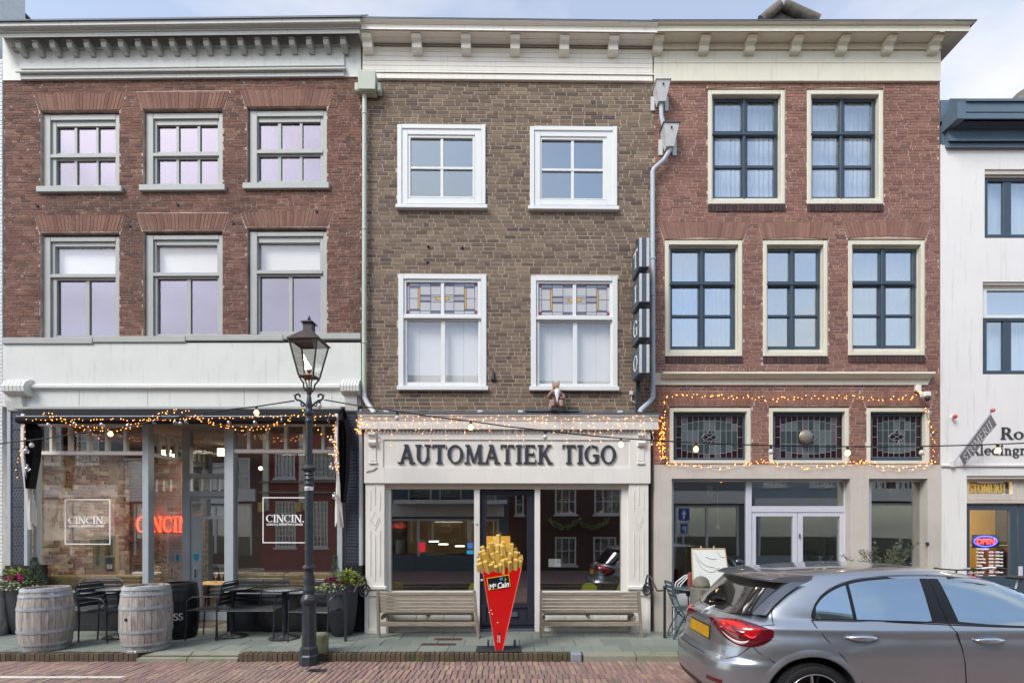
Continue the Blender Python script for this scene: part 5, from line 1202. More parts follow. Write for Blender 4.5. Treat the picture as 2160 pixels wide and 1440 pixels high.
# leaded lights of the mezzanine
def leaded(rect, g0, lamp):
    x0, x1, y0, y1 = rect; k = empty('leaded_window'); k.parent = C
    cs = MB(); R_(fc, cs, x0+1, y0+4, x0+9, y1, -.012, .11, .006); R_(fc, cs, x1-9, y0+4, x1-1, y1, -.012, .11, .006); R_(fc, cs, x0+9.2, y0+4, x1-9.2, y0+12, -.0115, .11, .006); R_(fc, cs, x0+9.2, y1-7, x1-9.2, y1, -.0115, .11, .006); cs.build('casing', M['cream_c'], k)
    a, t, c_, d = g0; v = .09
    cs = MB(); R_(fc, cs, a-6, t-3, a+3, d+2, v-.02, v+.03, .004); R_(fc, cs, c_-3, t-3, c_+6, d+2, v-.02, v+.03, .004); R_(fc, cs, a+3.2, t-4, c_-3.2, t+5, v-.019, v+.03, .004); R_(fc, cs, a+3.2, d-6, c_-3.2, d+3, v-.019, v+.03, .004); cs.build('sash', M['blue_c'], k)
    u0, z1 = fc.hit(a+3, t+5, v); u1, z0 = fc.hit(c_-3, d-6, v); n = round((c_-a)/12.6); RR = random.Random(a); cam_ = MB(); e = .0035
    wc = (u1-u0)/n; hH = z1-z0
    for i in range(n):
        q = abs((i+.5)/n-.5)*2; top = .10+.16*q**2.2 if i not in (0, n-1) else .24; bot = top
        ys_ = [0, top, .34, .66, 1-bot, 1]
        if i in (0, n-1): ys_ = [0, .24, .5, .76, 1]
        for j, (f0, f1) in enumerate(zip(ys_, ys_[1:])):
            edge = j in (0, len(ys_)-2) or i in (0, n-1)
            g = 'd' if edge else RR.choice('kkKKmk' if 1600 < x0 < 1700 else 'kkKkK')
            if edge and RR.random() < .15: g = 'm'
            MB().box(u0+i*wc+e, u0+(i+1)*wc-e, v+RR.uniform(0,.002), v+.006, z1-hH*f1+e, z1-hH*f0-e).build('glass_piece', GG[g], k)
            cam_.box(u0+i*wc, u0+(i+1)*wc, v-.003, v+.008, z1-hH*f1-e, z1-hH*f1+e)
        cam_.box(u0+i*wc-e, u0+i*wc+e, v-.0036, v+.0084, z0, z1)
    um, zm = (u0+u1)/2, (z0+z1)/2
    for s_ in (-1, 1):
        pts = [(um+s_*.13, v-.006, zm), (um+s_*.08, v-.006, zm+.06), (um-s_*.08, v-.006, zm+.06)]; cam_.tube(pts, .0045, 5); cam_.tube([(x, y, 2*zm-z) for x, y, z in pts], .0045, 5); cam_.tube([(um-s_*.08, v-.006, zm-.05), (um+s_*.08, v-.006, zm+.05)], .004, 5)
    for s_ in (-1, 1):
        cam_.tube([(um-.045, v-.006, zm+s_*.06), (um, v-.006, zm+s_*.12), (um+.045, v-.006, zm+s_*.06)], .004, 5)
        MB().extr([(um-.03, zm+s_*.065), (um+.03, zm+s_*.065), (um, zm+s_*.105)][::s_*1], v-.005, v-.001).build('glass_piece', GG['d'], k)
    b = MB(); b.extr([(um+.10*cos(radians(g_)), zm+.045*sin(radians(g_))) for g_ in range(0, 360, 45)], v-.005, v-.001); b.build('glass_piece', GG['d'], k)
    cam_.build('lead_came', mat('light_lead', (150,160,168), .45, .1, 20, metal=.3) if 'lightlead' not in bpy.data.materials else None, k)
    return k
lw1 = leaded(loC[0], (1423,873,1570,972), 0); lw2 = leaded(loC[1], (1631,873,1779,972), 1); lw3 = leaded(loC[2], (1836,873,1946,970), 0)
dl_ = empty('wall_lamp', (XC, .05, 0), 0, 'round grey dish lamp in front of the middle leaded window', 'lamp')
u, z = fc.hit(1702, 920, -.02); b = MB(); b.lathe([(.10,0),(.098,.02),(.07,.045),(.001,.055)], n=24); b.v = [(x+u, .0-zz, y+z) for x, y, zz in b.v]; b.build('dish', mat('grey_dish', (128,128,122), .35, .1, 20), dl_, smooth=40)
b = MB(); b.lathe([(.105,0),(.108,.01),(.10,.016)], n=24); b.v = [(x+u, .018-zz, y+z) for x, y, zz in b.v]; b.build('rim', M['gold'], dl_)
# cream band with moulding
u0, u1 = CL+.0, fc.u(1957)
b = MB(); b.hexa([(CL,-.02,zb0),(fc.u(1955),-.02,zb0),(fc.u(1955),.006,zb0),(CL,.006,zb0)], [(CL,-.02,zb1-.0),(fc.u(1968),-.02,zb1),(fc.u(1968),.006,zb1),(CL,.006,zb1)]); b.build('cream_band', M['cream_c'], C)
profile_run(fc, 'band_moulding', M['cream_c'], C, fc.u(1396, -.08), fc.u(1966, -.08), [(784,.12),(787,.13),(790,.115),(794,.08),(797,.065),(799,.04),(799,.0205),(784,.0205)], xm=1680, e1=.2)
# cornice C with mitred return
z = lambda py, v: fc.z(1680, py, v)
u0, uE = fc.u(1386, -.3), CR+.01
def run(nm, prof, m=M['cream_c'], ua=None):
    pts = [(-o_, z(py, -o_)) for py, o_ in prof]; b = MB(); b.prismx(pts, u0 if ua is None else ua, uE, 0, 1.0); return b.build(nm, m, C)
run('gutter_edge', [(40.8,.325),(43.6,.325),(43.6,.0),(40.8,.0)], M['lead'])
run('cornice_crown', [(43.8,.315),(46,.315),(50,.29),(52,.28),(53,.265),(64,.265),(64.4,.28),(66,.28),(66.4,.25),(66.4,0),(43.8,0)])
zz0 = z(66.4, -.25); 
b = MB(); b.prismx([(0, zz0-.0),(-.245, zz0-.002),(-.245, zz0-.012),(0, zz0-.014)], u0, uE, 0, 1.0); b.build('soffit', M['cream_c'], C)
# right-hand return running back along the side of the house
b = MB(); xe = CR+.01; b.box(xe-.02, xe+.264, -.262, 3.2, zz0+.001, z(44, -.315)-.001); b.build('cornice_return', M['cream_c'], C)
MB().box(xe-.02, xe+.324, -.322, 3.2, z(43.6,-.325)+.001, z(40.8,-.325)-.001).build('gutter_edge', M['lead'], C)
for k in range(7):
    px = 1391+98.2*k; u = fc.u(px, -.2); 
    b = MB(); zz = zz0-.0145; b.prismx([(-.02,zz),(-.225,zz),(-.225,zz-.025),(-.20,zz-.04),(-.18,zz-.07),(-.13,zz-.09),(-.12,zz-.105),(-.13,zz-.12),(-.12,zz-.16),(-.10,zz-.18),(-.02,zz-.19)], u-.075, u+.075); b.build('cornice_bracket', M['cream_c'], C)
zf = z(104, -.05)
b = MB(); b.prismx([(0, zz0-.015),(-.07, zz0-.015),(-.07, zz0-.04),(-.055,zf+.04),(-.055, zf),(0, zf)], CL, CR, 0, 0); b.build('bed_moulding', M['cream_c'], C)
piece(fc, 'frieze', M['cream_c'], C, 1379.7, 107, 1985, 133, -.035, .26, .004); piece(fc, 'frieze', M['cream_c'], C, 1379.7, 133.4, 1985, 171, -.04, .26, .004)
MB().box(CL, CR, -.034, .26, z(108,0), zz0-.05).build('frieze_top', M['cream_c'], C)
# shell
b = MB(); zr = z(60, 0)
for x in (CL, CR-.02): b.box(x, x+.02, .262, 8, 0, zr)
b.box(CL+.02, CR-.02, 7.9, 8, 0, zr); b.box(CL, CR, .0, 8, zr-.02, zr+.03); b.build('side_wall', M['inner_dark'], C)
b = MB(); b.box(CR, CR+.012, .0, 8, 0, zr); b.build('gable_wall', M['arch_c'], C)
for zq in (z(815, 0), z(470, 0)): MB().box(CL+.02, CR-.02, .27, 7.9, zq-.1, zq+.1).build('storey_floor', M['inner'], C)
for q0, q1 in ((z(815,0)+.1, z(470,0)-.1), (z(470,0)+.1, zr-.03)): MB().box(CL+.021, CR-.021, 3, 3.05, q0, q1).build('room_wall', M['inner'], C)
MB().box(CL+.021, CR-.021, 1.2, 1.25, z(985,0), z(815,0)-.1).build('room_wall', M['inner_dark'], C)
# roof ridge seen over the cornice
rf = empty('roof'); rf.parent = C; RR = random.Random(4)
V0 = 1.6; zc0 = fc.z(1665, 42, V0); 
MB().hexa([(fc.u(1600,V0), V0, zc0-.6),(fc.u(1742,V0), V0, zc0-.6),(fc.u(1742,V0), 6, zc0-.6),(fc.u(1600,V0), 6, zc0-.6)], [(fc.u(1640,V0), V0+.05, fc.z(1665,14,V0)),(fc.u(1670,V0), V0+.05, fc.z(1665,16,V0)),(fc.u(1670,V0), 6, fc.z(1665,14,V0)),(fc.u(1640,V0), 6, fc.z(1665,16,V0))]).build('gable_end', M['slate'], rf)
for (ax, ay, bx_, by) in ((1645,11,1608,42), (1652,10,1722,42)):
    n = 5 if ax < 1650 else 8
    for k in range(n):
        p = fc.hit(ax+(bx_-ax)*k/n, ay+(by-ay)*k/n, V0-.02); q = fc.hit(ax+(bx_-ax)*(k+1.25)/n, ay+(by-ay)*(k+1.25)/n, V0-.02)
        MB().tube([(p[0], V0-.03, p[1]), (q[0], V0-.03+.02, q[1])], [.085, .10], 10).build('ridge_tile', M['slate'], rf, smooth=40)
# ---- ground floor stucco
zg = z(980, -.02)
ro = [(fc.u(1417,-.02), fc.u(1794,-.02), -.2, z(1009,-.02)), (fc.u(1833,-.02), fc.u(1957,-.02), -.2, z(1009,-.02))]
wall_with_holes(fc, C, CL, fc.u(1983), 0, zg, -.02, .30, ro, M['stucco_c'], 'stucco_wall')
vS = .12
sw = gridwin(fc, C, (1416, 1011, 1793, 1340), [(1422,1573)], [(1016,1246)], vS, .06, M['alu'], M['g_shop'], name='shop_window') if 0 else None
def fr_(nm, b_, par, pc, v=vS, m=None):
    q = MB(); [R_(fc, q, *p, v, v+.07, .005) for p in pc]; return q.build(nm, m or M['alu'], par)
sw = fr_('shop_window', None, C, [(1413,1011,1421,1335),(1421.2,1011,1574,1015.5),(1574.2,1011,1586,1335)])
piece(fc, 'pane', M['g_shop'], sw, 1421, 1015, 1575, 1251, vS+.03, vS+.038, 0); piece(fc, 'lower_panel', mat('grey_white_panel', (206,212,216), .5, .04), sw, 1421, 1251.5, 1574, 1334, vS+.01, vS+.06)
tw = fr_('transom_window', None, C, [(1586.2,1011,1781,1015.5),(1586.2,1067,1781,1080),(1781.2,1011,1796,1335)])
piece(fc, 'pane', M['g_shop'], tw, 1586, 1015, 1781.3, 1068, vS+.03, vS+.038, 0)
for a, c_, g0, g1 in ((1587, 1682.5, 1595, 1673), (1683.5, 1781, 1694, 1772)):
    d = fr_('door', None, C, [(a,1080.4,g0,1334),(g1,1080.4,c_,1334),(g0+.2,1080.4,g1-.2,1089),(g0+.2,1290,g1-.2,1334)], vS+.01)
    piece(fc, 'pane', M['g_shop'], d, g0, 1089, g1, 1290, vS+.04, vS+.048, 0)
    if a > 1600: piece(fc, 'door_handle', M['lead'], d, 1687, 1125, 1689, 1134, vS-.02, vS+.009, .003); piece(fc, 'sticker', M['decal'], d, 1696, 1186, 1713, 1191, vS+.034, vS+.036, 0)
sw2 = fr_('shop_window', None, C, [(1830,1011,1838.5,1335),(1838.7,1011,1950,1015.5),(1950.2,1011,1958,1335)])
piece(fc, 'pane', M['g_shop'], sw2, 1838, 1015, 1950.5, 1251, vS+.03, vS+.038, 0); piece(fc, 'lower_panel', M['decal'], sw2, 1838.7, 1251.5, 1950, 1334, vS+.01, vS+.06)
piece(fc, 'doorbell', M['black'], C, 1954, 1143, 1960, 1149, -.04, -.019, .002)
MB().box(CL+.02, CR-.02, .30, 7.8, -.03, .010).build('gallery_floor', M['floor_in'], C)
MB().box(CL+.02, CR-.02, .31, 7.8, z(1000,0), z(1000,0)+.05).build('gallery_ceiling', M['inner'], C)
MB().box(CL+.021, CR-.021, 5.0, 5.05, 0, z(1000,0)).build('gallery_wall', mat('grey_gallery_wall', (124,128,134), .9, .1, 2), C)
MB().box(fc.u(1730,1.5), fc.u(1730,1.5)+.1, 1.5, 5.0, 0, z(1000,0)).build('partition_wall', M['inner_dark'], C)
piece(fc, 'orange_lit_niche', emat('orange_glow', (230,150,90), .8), C, 1895, 1165, 1912, 1200, 2.4, 2.45, 0)
for px, nm in ((1497, 'left'), (1882, 'right')):
    u, z1 = fc.hit(px, 1024, .8); q = empty('spotlight', (XC, .05, 0), 0, 'white cylinder ceiling spotlight behind the %s ground floor window of the pink brick house' % nm, 'spotlight')
    MB().lathe([(.045,-.19),(.05,-.18),(.05,0),(.045,.01)], (u, .8, z1), 16).build('lamp_body', M['decal'], q, rot=(0,0,0), smooth=40)
    MB().tube([(u, .8, z1+.01), (u-.02, .8, z1+.06)], .012, 6).build('stem', M['decal'], q); MB().cbox(u-.13, u+.03, .78, .82, z1+.06, z1+.09).build('track', M['decal'], q)
u, z1 = fc.hit(1514, 1108, .7); q = empty('pendant_lamp', (XC, .05, 0), 0, 'bare bulb on a long white cord behind the left gallery window', 'lamp')
MB().tube([(u, .7, z1+.06), (u, .7, z(1000,0))], .004, 5).build('cord', M['decal'], q); MB().lathe([(.006,-.07),(.03,-.05),(.034,-.03),(.018,.01),(.016,.06),(.004,.07)], (u, .7, z1), 14).build('bulb', M['bulb_off'], q, smooth=True)
# security camera at the corner
q = empty('security_camera', (XC, .05, 0), 0, 'white wall camera under the right end of the cream band', 'camera')
u, z1 = fc.hit(1945, 830, -.12); MB().cbox(u-.045, u+.045, -.06, .0, z1+.06, z1+.16, .01).build('wall_bracket', M['shop_b'], q); MB().cbox(u-.02, u+.10, -.20, -.08, z1-.07, z1+.02, .02).build('camera_body', M['shop_b'], q)
MB().ball((u+.05, -.17, z1-.09), .045, 12, 8).build('lens', M['black'], q, smooth=True); MB().tube([(u,-.03,z1+.07),(u+.02,-.1,z1+.02)], .015, 6).build('arm', M['shop_b'], q)
# ================================================================== house D (white stucco, right edge)
fd = Frame((1983-1080)/130., .05, 0.0); XD = fd.ox
D = empty('stucco_house', (XD, .05, 0), 0, 'white stucco house at the right edge with blue grey cornice and dry cleaner shop', 'house')
DL, DR = fd.u(1984), fd.u(2330)
z = lambda py, v=0: fd.z(2080, py, v)
rD = [(fd.u(2077), fd.u(2240), z(502), z(357)), (fd.u(2073), fd.u(2240), z(789), z(594)), (fd.u(2039), fd.u(2260), -.2, z(1003))]
wall_with_holes(fd, D, DL, DR, 0, z(305), 0, .3, rD, M['stucco_d'], 'wall')
MB().cbox(DL+.002, DR, -.03, -.0005, z(984), z(979)).build('string_course', M['stucco_d'], D)
bl = M['blue_c']; dd = mat('blue_grey_cornice_paint', (92,112,128), .5, .08, 5, dirt=((60,74,86), .3))
pts = [(-o_, z(py, -o_)) for py, o_ in [(208,.33),(213,.33),(213.5,.31),(215,.30),(236,.30),(237,.285),(241,.295),(250,.295),(252,.28),(252,.0),(208,.0)]]
MB().prismx(pts, DL+.15, DR, .0).build('cornice_crown', dd, D)
MB().prismx([(-.30, z(215,-.30)),(-.30, z(250,-.30)),(0, z(250,-.30)),(0, z(215,-.30))], DL+.02, DL+.149).build('cornice_end', dd, D)
profile_run(fd, 'cornice_neck', dd, D, fd.u(1993), DR, [(256,.12),(262,.10),(272,.07),(284,.07),(291,.09),(294,.11),(297,.11),(298,.06),(311,.06),(311,0),(256,0)], xm=2080)
MB().box(DL+.02, DR, .0, .3, z(306), z(253,-.1)).build('cornice_backing', dd, D)
for (x0, t0, t1, tl, w0, w1, r0) in ((2077,357,502,374,376,500,None), (2073,594,789,607,671,787,1)):
    k = empty('window'); k.parent = D
    piece(fd, 'lintel', M['stucco_c'], k, x0, t0, 2240, tl-6, .02, .3); piece(fd, 'lintel_shadow_board', M['cream_b'], k, x0, tl-5.6, 2240, tl, .06, .3)
    if r0:
        tr_ = gridwin(fd, k, (x0+1, tl, 2215, w0), [(2082,2206)], [(tl+6, w0-7)], .07, .06, M['white_b'], M['g_up_c'], name='transom_light')
    gridwin(fd, k, (x0+1, w0+.5, 2216, w1), [(2082+(0 if t0 > 400 else 2),2118),(2135,2206)], [(w0+6, w1-6)], .08, .06, M['blue_c'], gc1, name='casement')
    piece(fd, 'blind', M['curtain'], k, x0+4, tl, 2235, w1-2, .25, .26, 0)
b = MB()
for s_ in (0,): b.box(DL, DL+.02, .3, 8, 0, z(255)); b.box(DR-.02, DR, .3, 8, 0, z(215)); b.box(DL, DR, 7.9, 8, 0, z(215)); b.box(DL+.15, DR, .0, 8, z(213), z(209)); b.build('side_wall', M['inner_dark'], D)
for zq in (z(960), z(560)): MB().box(DL+.02, DR-.02, .31, 7.8, zq-.05, zq+.15).build('storey_floor', M['inner'], D)
MB().box(DL+.02, DR-.02, 2.5, 2.55, z(960), z(215)).build('room_wall', M['inner'], D)
MB().box(DL+.001, DL+.17, .001, 1.5, z(256), z(211)).build('cornice_return', dd, D)
# name lettering on the wall
for txt_, x0, x1, y0_, y1_ in (('Ror', 2109, 2178, 901, 926),):
    u0, z1 = fd.hit(x0, y0_); u1, z0 = fd.hit(x1, y1_); serif_text(txt_, u0, z0, z1-z0, u1-u0, -.001, .012, M['lettering'], D, 'letter', T=.17, t=.06)
u0, z1 = fd.hit(2046, 937); u1, z0 = fd.hit(2163, 959); serif_text('Kledingr', u0, z0, z1-z0, u1-u0, -.001, .012, M['lettering'], D, 'letter', T=.15, t=.06)
# transom with STOMERIJ, door
tr_ = gridwin(fd, D, (2040, 1010, 2146, 1054), [(2044.5,2136)], [(1015,1041)], .10, .06, M['stucco_c'], M['g_shop'], name='transom_window')
u0, z1 = fd.hit(2047, 1020, .10); u1, z0 = fd.hit(2125, 1039, .10); serif_text('STOMERIJ', u0, z0, z1-z0, u1-u0, .130, .004, mat('gold_leaf_letters', (206,184,112), .5, .05, 9), tr_, 'letter', T=.15, t=.07)
piece(fd, 'lintel', M['stucco_c'], D, 2039, 1003, 2250, 1009.5, .02, .3); piece(fd, 'door_head', M['stucco_c'], D, 2040, 1054.5, 2250, 1061, .06, .28); piece(fd, 'transom_window', M['stucco_c'], D, 2147, 1010, 2240, 1054, .11, .2)
dr = gridwin(fd, D, (2040, 1062, 2146, 1335), [(2046,2131)], [(1075,1214)], .10, .05, M['blue_c'], M['g_clear'], name='door')
gridwin(fd, D, (2148.5, 1062, 2230, 1335), [(2165,2216)], [(1075,1214)], .104, .05, M['blue_c'], M['g_shop'], name='door')
piece(fd, 'door_handle', M['alu'], dr, 2150.5, 1194, 2158, 1222, .07, .10, .004)
sg = empty('open_sign', (XD,.05,0), 0, 'glowing red and blue OPEN sign behind the glass door at the right', 'sign')
piece(fd, 'back_plate', M['black'], sg, 2051, 1127, 2108, 1155, .19, .2, 0)
u, z1 = fd.hit(2079, 1141, .18); b = MB(); b.tube([(u+.19*cos(radians(g_)), .18, z1+.085*sin(radians(g_))) for g_ in range(0, 361, 15)], .006, 6); b.build('blue_ring', emat('blue_neon', (60,70,255), 6), sg)
o = sans_text('lettering', 'OPEN', .125, emat('red_neon_text', (255,50,50), 5), sg, (u, .175, z1-.045), align='CENTER', bold=.002, sx=.95)
hrs = [('Openingstijden', ''), ('Maandag','09.00 - 18.00 uur'), ('Dinsdag','09.00 - 18.00 uur'), ('Woensdag','09.00 - 18.00 uur'), ('Donderdag','09.00 - 18.00 uur'), ('Vrijdag','09.00 - 18.00 uur'), ('',''), ('Zaterdag','09.00 - 17.00 uur'), ('Zondag', 'gesloten')]
for i, (a_, c_) in enumerate(hrs):
    for s_, px in ((a_, 2058), (c_, 2084)):
        if s_: u, z1 = fd.hit(px, 1158.5+i*7.0, .14); sans_text('opening_hours', s_, .042, M['decal'], dr, (u, .122, z1), bold=.0012, sx=.8)
yw = mat('ochre_shop_wall', (214,178,96), .8, .1, 2)
MB().box(DL+.03, DR-.03, 1.9, 1.95, 0, z(985)).build('shop_back_wall', yw, D); MB().box(DL+.03, DR-.03, .31, 1.9, z(990), z(985)).build('shop_ceiling', M['inner'], D); MB().box(DL+.03, DR-.03, .3, 7.8, -.03, .01).build('shop_floor', M['floor_in'], D)
MB().box(DL+.03, DL+.08, .31, 1.9, 0, z(990)).build('shop_side_wall', yw, D)
q = empty('clothes_rail', (XD,.05,0), 0, 'rail with dark garments inside the dry cleaner door', 'clothes rail')
u0, z1 = fd.hit(2085, 1150, 1.3); MB().tube([(u0-.5, 1.3, z1), (u0+1.2, 1.3, z1)], .012, 6).build('rail', M['alu'], q)
for k in range(4): MB().cbox(u0-.05+k*.12, u0+.02+k*.12, 1.1, 1.5, z1-.75-.05*k, z1-.03, .03).build('garment', M['fabric'] if k % 2 else mat('brown_coat', (90,50,40), .9), q)
for x_ in (-.5, 1.2): MB().tube([(u0+x_, 1.3, z1), (u0+x_, 1.3, .011)], .012, 6).build('leg', M['alu'], q)
cl_ = bpy.data.lights.new('shop_lamp', 'AREA'); cl_.energy = 45; cl_.color = (1, .78, .42); cl_.size = .8
co_ = link(bpy.data.objects.new('shop_lamp', cl_)); co_.location = (XD+.9, 1.0, fd.z(2080, 1000, .8)-.06)
lf = tag(MB().box(XD+.5, XD+1.3, .95, 1.05, fd.z(2080, 1000, .8)-.05, fd.z(2080, 1000, .8)-.02).build('lamp_fitting', M['decal']), 'white ceiling lamp fitting inside the dry cleaner shop', 'lamp')
MB().lathe([(.30,0),(.30,.25),(.22,.38),(.05,.42)], (fd.u(2168,1.5), 1.5, fd.z(2140, 207, 1.5)-.30), 16).build('roof_ridge', M['slate'], D, smooth=40)
# flag pole with pennant
fl = empty('pennant', (XD,.05,0), 0, 'grey pennant lettered STOMERIJ on a slanted pole with red knob on the white wall', 'flag')
p0 = fd.hit(2013, 977, -.06); p1 = fd.hit(2094, 865, -.55)
P0 = Vector((p0[0], -.03, p0[1])); P1 = Vector((p1[0], -.55, p1[1]))
MB().tube([P0, P1], .011, 8).build('pole', M['alu'], fl); MB().ball(P1, .032, 12, 8).build('knob', mat('faded_red_knob', (206,110,96), .5), fl, smooth=True); MB().cbox(P0.x-.03, P0.x+.03, -.06, .0, P0.z-.06, P0.z+.05).build('wall_bracket', M['zinc'], fl)
ax = (P1-P0).normalized(); sag = Vector((.62, .25, -.75)).normalized(); b = MB(); n = 10; top = []; bot = []
for i in range(n+1):
    t_ = .16+.78*i/n; a_ = P0+(P1-P0)*t_+Vector((.012,-.0,-.014)); wdt = .20; bb_ = a_+sag*wdt+Vector((0, .014*sin(i*1.1), 0)); top.append(a_); bot.append(bb_)
b.poly(top+bot, [(i, i+1, n+2+i, n+1+i) for i in range(n)]); b.poly([p+Vector((0,.003,0)) for p in top+bot], [(n+1+i, n+2+i, i+1, i) for i in range(n)])
cl2 = b.build('cloth', mat('grey_pennant_cloth', (150,154,160), .8, .12, 10), fl, smooth=True)
X1 = (top[-1]-top[0]); Ln = X1.length; ex = X1.normalized(); ey = -sag
def trn(q):
    p = top[0]+ex*q[0]+sag*(.175-q[2]); nn = ex.cross(sag).normalized(); nn = nn if nn.y < 0 else -nn
    return tuple(p+nn*(.004+abs(q[1])))
serif_text('STOMERIJ', .05, .0, .14, Ln-.1, -.0, .002, M['decal'], cl2, 'letter', T=.16, t=.08, tr=trn)
hp_ = fd.hit(2012, 879, -.03); lm = empty('wall_peg', (XD,.05,0), 0, 'short white peg with orange red end sticking out of the white wall', 'peg')
b = MB(); b.lathe([(.022,0),(.022,.05)], n=12); b.v = [(x+hp_[0]-zz*.3, -zz, y+hp_[1]) for x, y, zz in b.v]; b.build('peg_body', M['decal'], lm); MB().ball((hp_[0]-.01, -.065, hp_[1]), .034, 12, 8).build('red_end', mat('orange_red_plastic', (214,88,50), .4), lm, smooth=True)
# ================================================================== house E (sliver at the left edge)
E = empty('white_brick_house', (0,0,0), 0, 'white painted brick house cut off by the left edge, with a projecting white cornice', 'house')
ex1 = fa.u(8)+XA-.01; y_ = .13
MB().box(ex1-3, ex1-.35, y_, .9, 9.4, 12.2).build('upper_wall', M['white_e'], E); MB().box(ex1-3, ex1, y_, 7.9, 0, 9.4).build('wall', M['mortar_c'] if 0 else M['white_e'], E)
b = MB(); RR = random.Random(9)
for i in range(150):
    z0 = i*.0625
    b.box(ex1-1.0-RR.random()*.2, ex1-RR.uniform(0,.004), y_-.012-RR.random()*.004, y_+.001, z0+.005, z0+.0565)
tag(b.build('brick_courses', M['white_e'], E), kind='stuff')
ce = W(12, 30, 9.1)
for (o_, za, zb, m_) in ((.0, .10, .30, M['cream_b']), (-.06, .0, .098, M['white_e']), (-.14, -.12, -.002, M['white_e']), (.05, .302, .34, M['lead'])):
    MB().cbox(ex1-3, ce[0]+o_, .6-o_, 1.2, ce[2]+za, ce[2]+zb, .01).build('cornice', m_, E)
for k in range(4): MB().cbox(ce[0]-.32-k*.36, ce[0]-.2-k*.36, .72, .95, ce[2]-.30, ce[2]-.125, .03).build('cornice_bracket', M['cream_b'], E)
MB().box(ex1-3, ce[0]-.22, .9, 1.2, 8.2, ce[2]-.13).build('upper_wall', M['white_e'], E)
# ================================================================== street lamp
LD = dz0(1400, SZ); LX, LY, _ = W(652, 1400, LD)
sc_ = F/LD
LP = empty('street_lamp', (LX, LY, SZ), 0, 'black cast iron lamp post with brown glass lantern standing in front of the pavement kerb', 'street lamp')
hz = lambda py: CZ-SZ-(py-1111)/sc_
def prof(L_): return [(r/sc_, hz(py)) for py, r in L_]
MB().lathe(prof([(1401,20),(1381,20),(1378,18),(1366,18),(1363,17)]), n=8, a0=pi/8).build('plinth', M['lamp'], LP)
MB().lathe(prof([(1363,17),(1361,14.5),(1275,14),(1272,15.5)]), n=8, a0=pi/8).build('octagonal_base', M['lamp'], LP)
MB().lathe(prof([(1272,15.5),(1268,17.5),(1262,17),(1257,14),(1252,11),(1246,12.5),(1240,12),(1236,10),(1228,11.5),(1218,11.5),(1206,8.5),(1202,10),(1197,13.5),(1193,12.5),(1191,8.5)]), n=20).build('baluster', M['lamp'], LP, smooth=40)
MB().lathe(prof([(1191,8.5),(1036,8.2),(1012,8.5)]), n=16).build('lower_shaft', M['lamp'], LP, smooth=40)
MB().lathe(prof([(1026,8.6),(1024,10),(1018,10),(1015,8),(1010,10.5),(1004,8),(1001,10.5),(996,8.5),(993,12.5),(989,15),(985,12),(981,8.5)]), n=20).build('collar', M['lamp'], LP, smooth=40)
b = MB()
for k in range(16): a_ = 2*pi*k/16; b.ball((13.2/sc_*cos(a_), 13.2/sc_*sin(a_), hz(987)), 2.2/sc_, 6, 4)
tag(b.build('leaf_ring', M['lamp'], LP, smooth=True), kind='stuff')
b = MB().lathe(prof([(981,7),(880,6.6),(876,7.5),(872,6)]), n=16)
for k in range(8): a_ = 2*pi*k/8; b.tube([(6.6/sc_*cos(a_), 6.6/sc_*sin(a_), hz(978)), (6.2/sc_*cos(a_), 6.2/sc_*sin(a_), hz(894))], .8/sc_, 5)
b.build('fluted_shaft', M['lamp'], LP, smooth=40)
MB().lathe(prof([(893,6.5),(888,8.5),(884,6.8),(877,7),(874,10.5),(870,10.5),(867,7.5),(862,6),(858,7),(846,5.5),(838,4.5),(832,3.2)]), n=18).build('upper_collar', M['lamp'], LP, smooth=40)
def spiral(c, r0, r1, a0, a1, n=14): return [(c[0]+(r0+(r1-r0)*i/n)*cos(radians(a0+(a1-a0)*i/n)), c[1], c[2]+(r0+(r1-r0)*i/n)*sin(radians(a0+(a1-a0)*i/n))) for i in range(n+1)]
for s_ in (-1, 1):
    b = MB(); k_ = 1/sc_
    pts = [(s_*4*k_, 0, hz(858)), (s_*12*k_, 0, hz(850)), (s_*20*k_, 0, hz(844))]
    sp = spiral((s_*23*k_, 0, hz(836)), 8*k_, 3*k_, -100 if s_ > 0 else -80, 210 if s_ > 0 else -390)
    b.tube(pts+sp, [2.4*k_]*3+[2.2*k_]*(len(sp)-1)+[1.0*k_], 7)
    sp2 = spiral((s_*13*k_, 0, hz(853)), 5*k_, 2*k_, 90, -200 if s_ > 0 else 380, 10); b.tube(sp2, 1.7*k_, 6)
    b.tube([(s_*30*k_, 0, hz(834)), (s_*34*k_, 0, hz(833.5))], [2*k_, .5*k_], 6)
    b.build('scroll_arm', M['lamp'], LP, smooth=40)
MB().lathe(prof([(1026,8.75),(1034,8.75)]), n=20, cap=False).build('number_band', M['decal'], LP)
o = sans_text('number', '1331', 7.5/sc_, M['lettering'], LP, (0, -8.9/sc_, hz(1033)), align='CENTER', bold=.0006, sx=.8)
